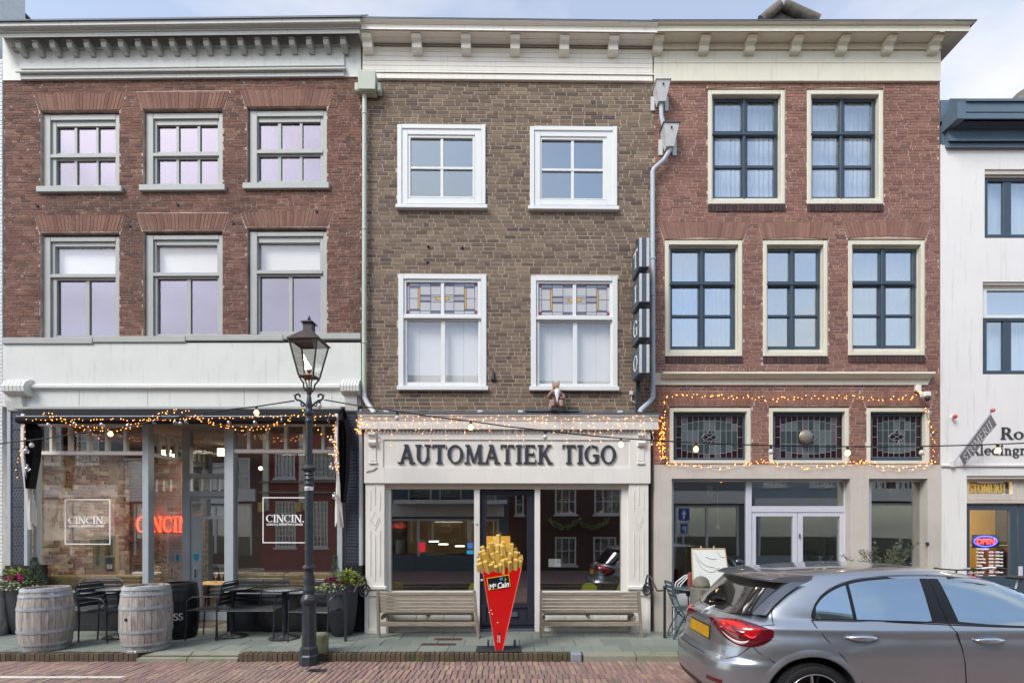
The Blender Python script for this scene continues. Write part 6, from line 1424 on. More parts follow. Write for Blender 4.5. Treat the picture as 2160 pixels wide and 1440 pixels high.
# lantern: square, widening upwards, turned a little
ln = empty('lantern', (0, 0, 0)); ln.parent = LP; ln.rotation_euler = (0, 0, radians(-3)); ln.location = (0, 0, 0)
k_ = 1/sc_; rb, rt, zb_, zt_ = 19.5*k_, 37*k_, hz(795), hz(724)
cr_ = lambda r, z: [(-r,-r,z),(r,-r,z),(r,r,z),(-r,r,z)]
s2 = .80
rb *= s2; rt *= s2
b = MB()
for (x, y) in ((-1,-1),(1,-1),(1,1),(-1,1)): b.tube([(x*rb, y*rb, zb_), (x*rt, y*rt, zt_)], 2.0*k_, 4)
for i in range(4):
    A0, A1 = cr_(rb, zb_)[i], cr_(rb, zb_)[(i+1) % 4]; b.tube([A0, A1], 1.8*k_, 4); A0, A1 = cr_(rt, zt_)[i], cr_(rt, zt_)[(i+1) % 4]; b.tube([A0, A1], 1.8*k_, 4)
b.build('frame', M['lampbrown'], ln)
dirtyg = glassmat('old_lantern_glass', .35, .10, (.93,.94,.92), .01)
for i in range(4):
    a0, a1, a2, a3 = cr_(rb, zb_)[i], cr_(rb, zb_)[(i+1) % 4], cr_(rt, zt_)[(i+1) % 4], cr_(rt, zt_)[i]
    n = Vector((a0[0]+a1[0], a0[1]+a1[1], 0)).normalized()*.003
    MB().hexa([a0, a1, tuple(Vector(a1)-n), tuple(Vector(a0)-n)], [a3, a2, tuple(Vector(a2)-n), tuple(Vector(a3)-n)]).build('pane', dirtyg, ln)
ro_, r2 = rt+3.5*k_, 10*k_
b = MB().hexa(cr_(ro_, zt_+.002), cr_(ro_, zt_+.012)); b.hexa(cr_(ro_, zt_+.0125), cr_(r2*1.05, hz(700))); b.build('roof', M['lampbrown'], ln)
b = MB().hexa(cr_(r2*.92, hz(700)), cr_(r2*.92, hz(683))); b.hexa(cr_(r2*1.35, hz(683)), cr_(r2*1.0, hz(679))); b.build('chimney', M['lampbrown'], ln)
MB().lathe([(1*k_, hz(680)), (1.5*k_, hz(677)), (3.6*k_, hz(673)), (2.6*k_, hz(669)), (.2*k_, hz(664.5))], n=12).build('finial', M['lampbrown'], ln, smooth=40)
MB().hexa(cr_(rb*.95, zb_-.012), cr_(rb*.95, zb_+.002)).build('floor_plate', mat('brass_plate', (150,104,50), .4, .2, 20, metal=.5), ln)
b = MB().lathe([(7*k_, zb_+.003), (7*k_, zb_+5*k_), (3*k_, zb_+5.2*k_), (3.2*k_, zb_+9*k_), (5.6*k_, zb_+14*k_), (4.6*k_, zb_+14*k_)], n=18); b.build('burner', mat('copper_burner', (206,132,88), .4, .1, 30, metal=.4), ln, smooth=30)
b = MB()
for i in range(4):
    a_ = pi/4+i*pi/2; c_, s_ = cos(a_), sin(a_)
    b.tube([(rb*1.3*c_, rb*1.3*s_, zb_-.01), (rb*1.1*c_, rb*1.1*s_, zb_-.05), (rb*.75*c_, rb*.75*s_, zb_-.09), (rb*.72*c_, rb*.72*s_, zb_-.15), (2.5*k_*c_, 2.5*k_*s_, hz(829))], 1.7*k_, 6)
    b.ball((rb*1.32*c_, rb*1.32*s_, zb_-.02), 2.2*k_, 6, 4)
b.tube([(0,0,zb_-.01),(0,0,hz(829))], 1.4*k_, 6); b.build('bracket', M['lampbrown'], ln)
MB().lathe(prof([(818,6.5),(824,5.5),(832,4.6)][::-1]), n=12).build('socket', M['lampbrown'], LP, smooth=40)
# stone guard behind the post
gs = tag(MB().cbox(-.17, .17, -.08, .08, 0, .36, .03).build('guard_stone', mat('mossy_guard_stone', (150,148,126), .9, .25, 7, .5, 40, c2=(96,104,62)), loc=(LX-.02, LY+.26, SZ), rot=(0,0,.1)), 'low mossy stone block standing right behind the lamp post', 'stone')
# ================================================================== festoon cable with bulbs
fs = empty('string_lights', (0,0,0), 0, 'black festoon cable with bulbs crossing the street front and fixed to the lamp post', 'string lights')
def fpt(px, py, d): return Vector(W(px, py, d))
dl2 = LD
left = [(-60,941,dl2+.9),(0,935,dl2+.8),(90,925,dl2+.7),(180,911,dl2+.6),(270,898,dl2+.5),(350,883,dl2+.4),(440,868,dl2+.25),(541,857,dl2+.1),(621,845,dl2)]
right = [(684,843,dl2),(760,856,dl2),(838,867,dl2-.03),(915,879,dl2-.05),(993,888,dl2-.06),(1070,899,dl2-.08),(1150,908,dl2-.1),(1230,917,dl2-.1),(1310,924,dl2-.1),(1390,929,dl2-.12),(1468,934,dl2-.13),(1550,937,dl2-.15),(1626,939,dl2-.16),(1706,941,dl2-.18),(1788,941.5,dl2-.2),(1866,941.5,dl2-.2),(1944,941,dl2-.22),(2025,939,dl2-.23),(2105,936.5,dl2-.25),(2230,931,dl2-.27)]
for L_ in (left, right): MB().tube([fpt(*q) for q in L_], .0085, 6).build('cable', M['cable'], fs, smooth=True)
def bulb(px, py, d, lit, par, k=1.0):
    p = fpt(px, py, d); h = MB().lathe([(.012,0),(.017,-.005),(.017,-.04),(.02,-.045)], tuple(p), 10).build('bulb_socket', M['cable'], par)
    MB().lathe([(.012,-.045),(.026,-.062),(.032,-.085),(.022,-.108),(.002,-.116)], tuple(p), 12, cap=False).build('bulb_glass', M['bulb_lit'] if lit else M['bulb_off'], h, smooth=True)
for px, py, d, lit in ((67,927,dl2+.7,0),(233,903,dl2+.55,1),(541,857,dl2+.1,1),(674,843,dl2,0),(838,868,dl2-.03,0),(993,888,dl2-.06,1),(1150,908,dl2-.1,0),(1310,924,dl2-.1,1),(1468,934,dl2-.13,1),(1626,939,dl2-.16,0),(1788,941.5,dl2-.2,1),(1944,941,dl2-.22,0),(2105,936.5,dl2-.25,1)):
    bulb(px, py, d, lit, fs)
for px, py in ((233,903),(541,857),(993,888),(1310,924),(1468,934),(1788,941),(2105,937)):
    l_ = bpy.data.lights.new('bulb_light', 'POINT'); l_.energy = 1.2; l_.color = (1,.72,.4); l_.shadow_soft_size = .035; o = link(bpy.data.objects.new('bulb_light', l_)); o.location = fpt(px, py+14, dl2-.1)+Vector((0,-.05,0))
# ---- fairy lights
RF = random.Random(12)
def garland(name, label, paths, per, jit, em, frx=None, v=-.45, hang=0.0, wire=True, r=.0065, wm=None):
    """cable through px points on plane v of a facade frame, with tiny lamps"""
    g_ = empty(name, (frx.ox, frx.oy, 0), frx.a, label, 'fairy lights'); L_ = MB(); Wr = MB(); n = 0
    for pts in paths:
        vv = v
        q3 = []
        for p in pts:
            vz = p[2] if len(p) > 2 else vv; u, z = frx.hit(p[0], p[1], vz); q3.append(Vector((u, vz, z)))
        if wire: Wr.tube(q3, .0035, 4)
        for a_, b_ in zip(q3, q3[1:]):
            k = max(1, int((b_-a_).length*per))
            for i in range(k):
                p = a_.lerp(b_, (i+RF.random())/k)+Vector((RF.uniform(-jit, jit), RF.uniform(-jit*.6, .0), RF.uniform(-jit, jit)-hang*RF.random()**2)); L_.octa(p, r*RF.uniform(.8, 1.25)); n += 1
                if wire and jit > .02: Wr.tube([a_.lerp(b_, (i+.5)/k), p], .0016, 3, cap=False)
    tag(L_.build('fairy_lamps', em, g_), kind='stuff')
    if wire: Wr.build('wire', wm or M['cable'], g_)
    return g_
sw1 = [(88,865),(110,870),(135,880),(165,893),(195,899),(225,902),(255,900),(290,890),(325,875),(350,864),(378,860),(395,864),(415,877),(440,886),(470,894),(500,899),(530,901),(560,898),(595,888),(620,878),(640,866),(652,858)]
sw2 = [(x, y+6) for x, y in sw1]
garland('fairy_lights', 'warm fairy lights in two swags along the black awning of the restaurant', [sw1, sw2, [(52,882),(120,881),(200,882),(300,883),(400,882),(500,880),(600,877),(640,876)], [(655,860),(663,880),(668,900),(672,915),(690,920),(702,925)], [(662,877),(700,874),(706,876)], [(150,915,.2),(165,907,.2),(180,906,.2),(200,912,.2),(217,932,.2)]], 15, .014, M['fairy'], fa, -.385)
garland('fairy_lights', 'warm fairy lights hanging down the left awning arm of the restaurant', [[(52,882),(54,910),(52,935),(38,960),(37,985),(36,1005)]], 16, .025, M['fairy'], fa, -.35)
garland('fairy_lights', 'warm fairy lights hanging down the right awning arm of the restaurant', [[(704,876),(706,905),(708,940),(706,965),(712,1000)], [(706,930),(712,960),(714,990)]], 24, .03, M['fairy'], fa, -.35)
ic = []
for k in range(46):
    px = 760+k*13.7+RF.uniform(-3,3); y0_ = 880+RF.uniform(-3,5); n = 3; ln_ = RF.choice((14,22,35,50,65)); pts = [(px+RF.uniform(-4,4)*j/2, y0_+ln_*j/n) for j in range(n+1)]; ic.append(pts)
top_ = []
for k in range(45): px = 757+k*14.2; top_.append((px, 876+8*abs(sin(k*.45))))
garland('icicle_lights', 'pale icicle fairy lights hanging over the white snack bar cornice', [top_]+ic, 4, .012, M['fairy2'], fb, -.26, wm=M['wire'], r=.0068)
garland('icicle_lights', 'dense clump of fairy lights hanging at the left end of the snack bar cornice', [[(753+k, 884), (754+k*1.5, 900), (752+k, 915)] for k in range(0,8,3)], 30, .03, M['fairy'], fb, -.27, wm=M['wire'], r=.007)
def wob(pts, a=3): 
    out = []
    for (x0, y0), (x1, y1) in zip(pts, pts[1:]):
        for i in range(6): t_ = i/6; out.append((x0+(x1-x0)*t_+RF.uniform(-a, a)*.5, y0+(y1-y0)*t_+RF.uniform(-a, a)))
    return out+[pts[-1]]
garland('cluster_lights', 'thick garland of warm cluster lights framing the leaded windows of the pink brick house', [wob([(1402,980),(1400,930),(1398,880),(1404,838),(1450,836),(1520,836),(1580,838),(1650,842),(1720,838),(1790,838),(1860,842),(1920,838),(1942,828)]), wob([(1950,860),(1965,900),(1970,940),(1968,975),(1950,982),(1900,990),(1860,986),(1828,975),(1815,972),(1796,976),(1740,984),(1690,986),(1640,978),(1612,970),(1594,976),(1540,984),(1490,984),(1430,978),(1402,976)])], 24, .030, M['fairy'], fc, -.06, r=.0075)
garland('cluster_lights', 'bunch of warm lights hanging on the brick pier beside the snack bar cornice', [wob([(1392,880),(1396,910),(1390,940),(1398,975)], 6), wob([(1402,900),(1390,930),(1400,960)], 6)], 42, .05, M['fairy'], fc, -.07, r=.0075)
# clear party globes under the awning
gb = empty('globe_lights', (XA,0,0), radians(-1.26), 'row of clear unlit glass globes hanging under the black awning', 'string lights')
gm_ = glassmat('clear_globe', .9, .25, (.95,.95,.95), 0)
for px, py, v in ((104,893,-.34),(159,891,-.34),(216,893,-.34),(271,896,-.34),(326,887,-.34),(371,889,-.34),(382,891,-.34),(394,887,-.34),(427,884,-.34),(484,890,-.34),(539,890,-.34),(596,885,-.34),(694,886,-.34),(56,948,-.31),(58,986,-.30),(699,929,-.34),(699,985,-.33),(706,1047,-.22)):
    u, z = fa.hit(px, py, v); h = MB().lathe([(.012,.04),(.014,.075)], (u, v, z), 8).build('globe_cap', M['zinc'], gb); MB().ball((u, v, z), .042, 14, 10).build('globe', gm_, h, smooth=True); MB().ball((u, v, z), .012, 6, 4, 1.6).build('filament', M['bulb_off'], h)
MB().tube([(fa.u(56,-.35), -.35, fa.z(56, 880, -.35)), (fa.u(700,-.35), -.35, fa.z(700, 877, -.35))], .004, 4).build('wire', M['cable'], gb)
# ================================================================== barrels
staves = mat('grey_barrel_oak', (194,190,184), .75, .2, 3.2, .5, 30, c2=(112,100,92), stretch=(7, 7, 1.3))
dstave = mat('black_painted_oak', (30,32,36), .5, .15, 20, .2, 30)
hoop = mat('galvanised_hoop', (188,196,202), .4, .15, 9, metal=.3, c2=(140,150,158)); dhoop = mat('black_hoop', (34,36,40), .4, .1, 12, metal=.3)
def barrel(px, py, rb_, rm_, h, label, dark=False, rot=0.0, lean=0):
    d = dz0(py)+rb_; X, Y, _ = W(px, py, d); t = empty('barrel', (X, Y, 0), rot, label, 'barrel', None if dark else 'grey oak barrels')
    prof_ = lambda f: rb_+(rm_-rb_)*(1-(2*f-1)**2)**.85*1.0
    n = 26; sm, hm = (dstave, dhoop) if dark else (staves, hoop)
    for k in range(n):
        a0, a1 = 2*pi*k/n+.006, 2*pi*(k+1)/n-.006; b = MB(); P = []; m_ = 10; dr_ = random.Random(k).uniform(-.002, .002)
        for i in range(m_+1):
            f = i/m_; r = prof_(f)+dr_
            P += [(r*cos(a0), r*sin(a0), h*f), (r*cos(a1), r*sin(a1), h*f), ((r-.03)*cos(a1), (r-.03)*sin(a1), h*f), ((r-.03)*cos(a0), (r-.03)*sin(a0), h*f)]
        Fc = []
        for i in range(m_):
            for q in range(4): Fc.append((i*4+q, i*4+(q+1) % 4, i*4+4+(q+1) % 4, i*4+4+q))
        Fc += [(3,2,1,0), (m_*4, m_*4+1, m_*4+2, m_*4+3)]; b.poly(P, Fc); b.build('stave', sm, t)
    b = MB(); b.lathe([(prof_(1)-.029, h-.05), (prof_(1)-.029, h-.03)], n=28); b.build('barrel_head', sm, t)
    for f0, f1 in ((.005,.055),(.10,.14),(.295,.345),(.655,.705),(.86,.90),(.945,.995)):
        pr = [(prof_(f0)+.0035, h*f0), (prof_(f0)+.0065, h*f0), (prof_((f0+f1)/2)+.0075, h*(f0+f1)/2), (prof_(f1)+.0065, h*f1), (prof_(f1)+.0035, h*f1)]
        hp = MB().lathe(pr, n=40, cap=False).build('hoop', hm, t, smooth=40)
        if not dark:
            for q in (-.03, .03): a_ = -pi/2-.25+q*2.2; r = prof_((f0+f1)/2)+.008; MB().ball((r*cos(a_), r*sin(a_), h*(f0+f1)/2), .007, 6, 4).build('rivet', M['zinc'], hp)
    return t, prof_
b1, _ = barrel(97, 1376, .262, .312, .86, 'weathered grey oak barrel, second from the left edge, on the kerb', rot=.2)
b2, pf = barrel(309, 1377, .272, .316, .89, 'weathered grey oak barrel with a dark bung hole on the pavement corner', rot=.9)
b3, _ = barrel(-24, 1345, .25, .29, .84, 'weathered grey oak barrel cut off by the left edge', rot=.5)
b4, pf4 = barrel(374, 1333.5, .25, .292, .84, 'black painted barrel with white lettering beside the restaurant door', dark=True)
b4.location.y = -.38; b4.location.x = (375-1080)*(8.5-.38)/F
a_ = -pi/2-.18-.9; MB().ball((.318*cos(a_), .318*sin(a_), .46), .022, 12, 8).build('bung_hole', M['cable'], b2)
a_ = -pi/2+.02-.9; q = MB().box(-.055, .055, -.002, .001, -.014, .014).build('name_plate', M['decal'], b2, loc=(.286*cos(a_), .286*sin(a_), .022), rot=(.1, 0, a_+pi/2)); sans_text('lettering', 'MIX 2208', .02, M['lettering'], q, (-.05, -.0035, -.007))
def onb(q, z0=.30, r0=None):
    a_ = -pi/2+.44+q[0]/.3; r = pf4(min(1, max(0, (q[2]+z0)/.84)))+.002+abs(q[1]); return (r*cos(a_), r*sin(a_), q[2]+z0)
serif_text('GUINNESS', -.50, .0, .105, .61, 0, .002, M['decal'], b4, 'letter', T=.2, t=.08, tr=onb)
# ================================================================== planters and plants
pot = mat('charcoal_planter', (62,65,72), .6, .1, 8)
def planter(px, py, rt_, rb_, h, label, d=None):
    d = d or dz0(py)+rb_; X, Y, _ = W(px, py, d); t = empty('planter', (X, Y, 0), 0, label, 'planter')
    pr = [(rb_*.8, 0), (rb_, .03), (rb_+(rt_-rb_)*.45, h*.25), (rb_+(rt_-rb_)*.85, h*.6), (rt_, h), (rt_-.02, h), (rt_-.025, h-.06)]
    MB().lathe(pr, n=28).build('pot', pot, t, smooth=50); MB().lathe([(rt_-.026, h-.062), (rt_-.026, h-.055)], n=24).build('soil', M['joint'], t); return X, Y
def leafmat(nm, cols): return brickmat(nm, cols, rough=.55, bump=.1)
lm_ = {'yg': leafmat('yellow_green_leaf', [(120,136,52),(150,160,74),(96,118,44),(170,172,96)]), 'con': leafmat('blue_green_needle', [(70,98,82),(92,120,100),(56,82,66)]), 'ivy': leafmat('variegated_ivy_leaf', [(130,150,98),(176,186,138),(100,124,70)]), 'pink': leafmat('pink_petal', [(226,60,160),(204,44,140),(236,96,180)]), 'mag': leafmat('magenta_petal', [(130,30,84),(160,44,104),(110,24,70)]), 'ol': leafmat('olive_leaf', [(86,98,78),(112,122,98),(70,80,62),(140,148,130)]), 'st': mat('plant_stem', (96,84,60), .8, .2, 20)}
def leaf(b, p, dirv, L_, w_, R, sides=1):
    d = Vector(dirv).normalized(); s_ = d.cross(Vector((R.uniform(-1,1), R.uniform(-1,1), R.uniform(-.2,1)))); s_ = s_.normalized()*w_/2 if s_.length > 1e-3 else Vector((w_/2,0,0)); p = Vector(p); n = d.cross(s_).normalized()*L_*.12; r = R.random()*.98+.01
    b.poly([p, p+d*L_*.45+s_+n, p+d*L_, p+d*L_*.45-s_+n], [(0,1,2),(0,2,3)], r)
def shrub(name, label, cat, c, rx, rz, mname, n, L_, w_, seed, up=.4, tiers=None, stems=6):
    R = random.Random(seed); t = empty(name, tuple(c), 0, label, cat); b = MB()
    for i in range(n):
        a_, el = R.uniform(0, 2*pi), R.uniform(-.2, pi/2); rr = R.random()**.45
        p = Vector((cos(a_)*cos(el)*rx*rr, sin(a_)*cos(el)*rx*rr, max(0, sin(el))*rz*rr))
        if tiers == 'cone': h = R.random(); p = Vector((cos(a_)*rx*(1-h)*rr, sin(a_)*rx*(1-h)*rr, h*rz))
        leaf(b, p, Vector((cos(a_)*.8, sin(a_)*.8, up+R.uniform(-.5,.6))), L_*R.uniform(.6,1.2), w_*R.uniform(.7,1.2), R)
    tag(b.build('foliage', lm_[mname], t), kind='stuff')
    for k in range(stems): 
        a_ = 2*pi*k/stems; MB().tube([(0,0,-.02),(cos(a_)*rx*.3, sin(a_)*rx*.3, rz*.3),(cos(a_)*rx*.55, sin(a_)*rx*.55, rz*.6)], [.006,.003,.002][:3], 5).build('stem', lm_['st'], t)
    return t
def flowers(name, label, c, pos, mname, seed):
    R = random.Random(seed); t = empty(name, tuple(c), 0, label, 'flowers')
    for (x, y, z) in pos:
        b = MB()
        for k in range(16): leaf(b, (x+R.uniform(-.01,.01), y, z), (R.uniform(-1,1), R.uniform(-1,.3), R.uniform(-.4,1)), R.uniform(.03,.05), .035, R)
        b.build('flower_head', lm_[mname], t); MB().tube([(x*.4, y*.4, -.02), (x, y, z)], .003, 5).build('stem', lm_['st'], t)
    return t
X, Y = planter(54, 1338, .26, .17, .80, 'tall charcoal planter behind the left barrels'); ZP = .78
shrub('skimmia', 'yellow green leafy shrub at the left in the left planter', 'plant', (X-.13, Y-.02, ZP), .22, .26, 'yg', 260, .075, .028, 1)
shrub('conifer', 'small blue green conifer at the right in the left planter', 'plant', (X+.14, Y, ZP), .17, .42, 'con', 700, .05, .008, 2, tiers='cone', stems=2)
flowers('cyclamen', 'bright pink cyclamen flowers in the left planter', (X, Y-.12, ZP), [(-.13,-.05,.10),(-.09,-.06,.13),(.08,-.06,.15),(.10,-.07,.09)], 'pink', 3)
flowers('heather', 'purple flowers between the pink ones in the left planter', (X, Y-.12, ZP), [(.0,-.04,.13),(-.01,-.06,.09),(.03,-.06,.11)], 'mag', 5)
shrub('ivy', 'variegated ivy trailing over the rim of the left planter', 'plant', (X, Y-.16, ZP-.04), .30, .12, 'ivy', 220, .05, .035, 4, up=-.3)
X, Y = planter(722, 1343, .245, .165, .80, 'tall charcoal planter between the restaurant and the snack bar')
shrub('skimmia', 'yellow green leafy shrub at the right in the right planter', 'plant', (X+.10, Y, ZP), .23, .24, 'yg', 280, .08, .028, 11)
shrub('conifer', 'small blue green conifer sprig at the left in the right planter', 'plant', (X-.12, Y+.03, ZP), .10, .46, 'con', 520, .045, .008, 12, tiers='cone', stems=2)
flowers('cyclamen', 'dark magenta flowers in the right planter', (X, Y-.1, ZP), [(-.20,-.03,.09),(-.12,-.05,.12),(-.02,-.06,.06),(.04,-.06,.05),(-.17,-.05,.05),(-.07,-.06,.09)], 'mag', 13)
shrub('ivy', 'variegated ivy trailing over the rim of the right planter', 'plant', (X-.12, Y-.15, ZP-.04), .24, .10, 'ivy', 200, .05, .035, 14, up=-.3)
# ================================================================== bistro tables and steel chairs
def bistro(px, py, label):
    d = dz0(py); X, Y, _ = W(px, py, d); t = empty('bistro_table', (X, Y, 0), 0, label, 'table')
    MB().lathe([(.30,.735),(.305,.74),(.305,.752),(.30,.756)], n=32).build('table_top', M['black'], t, smooth=40)
    MB().lathe([(.033,.03),(.033,.735)], n=14).build('column', M['black'], t, smooth=40); MB().lathe([(.22,0),(.225,.015),(.20,.025),(.08,.05),(.04,.075)], n=28).build('foot', M['black'], t, smooth=40); return t
bistro(253, 1343, 'black round bistro table half hidden behind the grey barrel with the bung hole')
bistro(489, 1341.5, 'black round bistro table to the right of the restaurant door')
bistro(600, 1345.5, 'black round bistro table just left of the lamp post')
def slat_chair(w_, label, X, Y, rz, cat='chair', mid=False, grp='black steel slat chairs on the terrace'):
    t = empty('slat_chair' if cat == 'chair' else 'slat_bench', (X, Y, 0), rz, label, cat, grp); h = w_/2; r = .0105
    for s_ in (-1, 1):
        MB().tube([(s_*h, .24, .005), (s_*h, .22, .43), (s_*(h-.0), .25, .60), (s_*(h-.0), .30, .82), (s_*(h-.05), .315, .865), (s_*(h-.09), .316, .868)], r, 8).build('rear_leg', M['black'], t, smooth=40)
        MB().tube([(s_*h, -.26, .005), (s_*h, -.23, .44), (s_*h, -.15, .455), (s_*h, .22, .44)], r, 8).build('front_leg', M['black'], t, smooth=40)
        MB().tube([(s_*h, -.24, .44), (s_*(h+.01), -.22, .60), (s_*(h+.01), -.14, .655), (s_*(h+.01), .20, .66), (s_*h, .27, .66)], r, 8).build('armrest', M['black'], t, smooth=40)
    MB().tube([(-h+.09, .316, .868), (h-.09, .316, .868)], r, 8).build('top_rail', M['black'], t)
    MB().tube([(-h, -.24, .443), (h, -.24, .443)], r, 8).build('seat_rail', M['black'], t)
    for k in range(6): y = -.21+k*.075; MB().cbox(-h+.012, h-.012, y, y+.055, .452, .458, .002).build('seat_slat', M['black'], t)
    for k in range(5):
        z = .52+k*.068; y = .235+.07*((z-.45)/.4); MB().cbox(-h+.012, h-.012, y-.008, y-.002, z, z+.048, .002).build('back_slat', M['black'], t)
    if mid: MB().tube([(0, .20, .44), (0, .25, .60), (0, .318, .868)], r, 8).build('middle_bar', M['black'], t)
    return t
P = lambda px, y: ((px-1080)*(y-CY)/F, y)
slat_chair(.86, 'wide black steel slat bench under the restaurant window, between door and lamp post', *P(534, -.42), 0, 'bench', True, None)
slat_chair(.62, 'black steel armchair right of the lamp post beside the right planter', *P(668, -.55), -.15)
slat_chair(.44, 'black steel chair turned sideways in front of the restaurant door panel', *P(445, -.45), radians(-92))
slat_chair(.62, 'black steel armchair behind the gap between the two grey barrels, facing the street', *P(186, -.40), .08)
slat_chair(.44, 'black steel chair turned sideways beside the grey barrel with the bung hole', *P(224, -.60), radians(80))
# ================================================================== wrought iron handrails
def handrail(pxp, pxs, pyt, base, label, mir):
    X, Y, _ = W(pxp, base, dz0(base)); t = empty('handrail', (X, Y, 0), 0, label, 'handrail'); s = F/dz0(base)
    hh = (base-pyt)/s; MB().cbox(-.018, .018, -.018, .018, 0, hh, .004).build('post', M['black'], t)
    dx = (pxs-pxp)/s; d = 1 if dx > 0 else -1
    b = MB(); b.tube([(0, 0, hh-.02), (d*.02, 0, hh-.03), (dx*.5, .1, hh-.05), (dx*.72, .2, hh+.08), (dx*.85, .3, hh+.16), (dx*1.0, .34, hh+.17), (dx*1.12, .36, hh+.08), (dx*1.14, .36, hh-.02)], .014, 6); b.build('rail', M['lampbrown'], t, smooth=40)
    b = MB(); sp = [(dx*.98+(.088-.0035*i*.8)*cos(radians(30*i)), .36, hh-.07+(.125-.005*i)*sin(radians(30*i))) for i in range(22)]; b.tube(sp, .013, 6); b.build('scroll', M['black'], t, smooth=40)
    b = MB(); b.ball((0, 0, hh+.015), .03, 10, 6); b.build('curl', M['black'], t, smooth=True)
handrail(729, 755, 1243, 1352, 'rusty black iron handrail with scroll in front of the right planter', 0)
handrail(1402, 1378, 1240, 1345, 'black and rust iron handrail with scroll right of the snack bar front', 1)
# ================================================================== teak benches
def teak(pxl, pxr, label):
    """bench with its back towards the street"""
    d0 = dz0(1345); X0, Y0, _ = W(pxl, 1345, d0); X1 = (pxr-1080)*d0/F; w_ = X1-X0; t = empty('bench', ((X0+X1)/2, Y0+.02, 0), 0, label, 'bench', 'weathered teak benches against the snack bar'); h = w_/2
    m = M['wood_grey']; RR = random.Random(pxl)
    for s_ in (-1, 1):
        q = .0 if s_ < 0 else .055
        MB().hexa([(s_*h-.02+q,-.02,0),(s_*h+.02+q,-.02,0),(s_*h+.02+q,.035,0),(s_*h-.02+q,.035,0)], [(s_*h-.02,-.09,.735),(s_*h+.02,-.09,.735),(s_*h+.02,-.04,.735),(s_*h-.02,-.04,.735)]).build('back_post', m, t)
        MB().cbox(s_*(h-.055)-.022, s_*(h-.055)+.022, .32, .37, 0, .36, .004).build('front_leg', m, t)
        MB().cbox(s_*(h-.05)-.02, s_*(h-.05)+.02, .0, .36, .275, .345, .015).build('seat_bearer', m, t)
    MB().cbox(-.018, .018, .02, .34, .285, .345, .006).build('middle_bearer', m, t)
    for k in range(5): MB().cbox(-h+.06, h-.05, .01+k*.075, .072+k*.075, .347, .368, .004).build('seat_slat', m, t)
    MB().cbox(-h-.012, h+.035, -.035, -.012, .185, .25, .004).build('rear_rail', m, t)
    MB().cbox(-h+.06, h-.05, .33, .355, .15, .21, .004).build('front_rail', m, t)
    for k in range(6): z = .392+k*.0545; y = -.032-.05*(z-.4)/.33; MB().cbox(-h+.024, h-.024+.03*(5-k)/6, y-.004, y+.018, z, z+.043+RR.uniform(-.002,.002), .004).build('back_slat', m, t)
    return t
teak(798, 1001, 'weathered teak bench left of the fries cone, under the left snack bar window')
teak(1141, 1346, 'weathered teak bench right of the fries cone, under the right snack bar window')
# ================================================================== giant cone of fries
d = dz0(1374); X, Y, _ = W(1053, 1374, d); s = F/d; fz = empty('fries_cone', (X, Y, 0), 0, 'giant red paper cone full of yellow fries standing before the navy door', 'advertising figure')
red = mat('glossy_red_paint', (204,8,10), .25, .02, 3, coat=.5, c2=(194,7,10)); fry = brickmat('painted_fries', [(216,182,90),(226,194,106),(206,170,78),(232,204,124)], rough=.5, stain=(180,138,60), stains=.4, stscale=9, bump=.25)
hx = lambda px: (px-1054)/s; zz = lambda py: CZ-(py-1111)/s
lb, rb2, lt, rt2, zb_, zt_ = hx(1047), hx(1061), hx(1019), hx(1101), zz(1372), zz(1197)
MB().hexa([(lb,-.02,zb_),(rb2,-.02,zb_),(rb2-.01,.05,zb_),(lb+.01,.05,zb_)], [(lt,-.05,zt_-.015),(rt2,-.05,zt_+.015),(rt2-.05,.26,zt_+.02),(lt+.05,.26,zt_)]).build('cone', red, fz)
b = MB()
for a_, c_ in (((lt,-.052,zt_-.015),(lb,-.022,zb_)), ((rt2,-.052,zt_+.015),(rb2,-.022,zb_))): b.tube([a_, c_], .006, 6)
b.build('cone_edge', mat('light_red_edge', (226,120,112), .4, .1, 20), fz)
# individual fries measured from the photograph: base px, tip px, depth
FR = [(1052,1180,1052,1127,.13),(1044,1180,1046,1133,.15),(1062,1165,1062,1142,.08),(1040,1175,1036,1144,.07),(1025,1175,1017,1152,.12),(1079,1180,1080,1146,.06),(1052,1170,1050,1148,.04),(1066,1180,1061,1150,.0),(1033,1172,1030,1153,.10),(1056,1172,1058,1147,.05),
      (1022,1178,1012,1163,.09),(1042,1192,1022,1166,-.04),(1052,1185,1039,1166,-.01),(1057,1185,1049,1162,-.03),(1075,1180,1077,1165,-.03),(1090,1183,1094,1164,.05),(1086,1178,1090,1163,.0),(1097,1180,1100,1171,.06),(1018,1190,1010,1178,.02),(1026,1180,1020,1160,.04),
      (1030,1197,1025,1182,-.06),(1038,1197,1036,1188,-.05),(1022,1197,1014,1186,-.05),(1048,1197,1047,1192,-.06),(1056,1197,1056,1188,-.06),(1063,1197,1062,1179,-.06),(1070,1196,1067,1177,-.02),(1077,1196,1077,1183,-.06),(1088,1195,1089,1178,-.05),(1096,1194,1099,1181,-.04),
      (1083,1196,1083,1172,.02),(1047,1188,1044,1172,.0),(1033,1188,1028,1172,.0),(1070,1188,1071,1160,.08),(1012,1195,1011,1188,.0),(1093,1190,1100,1175,.0),(1030,1180,1024,1166,.06),(1067,1178,1070,1155,.12),(1048,1180,1040,1152,.11),(1085,1175,1087,1156,.1),(1058,1190,1057,1168,-.02),(1042,1196,1041,1184,-.03)]
RR = random.Random(8)
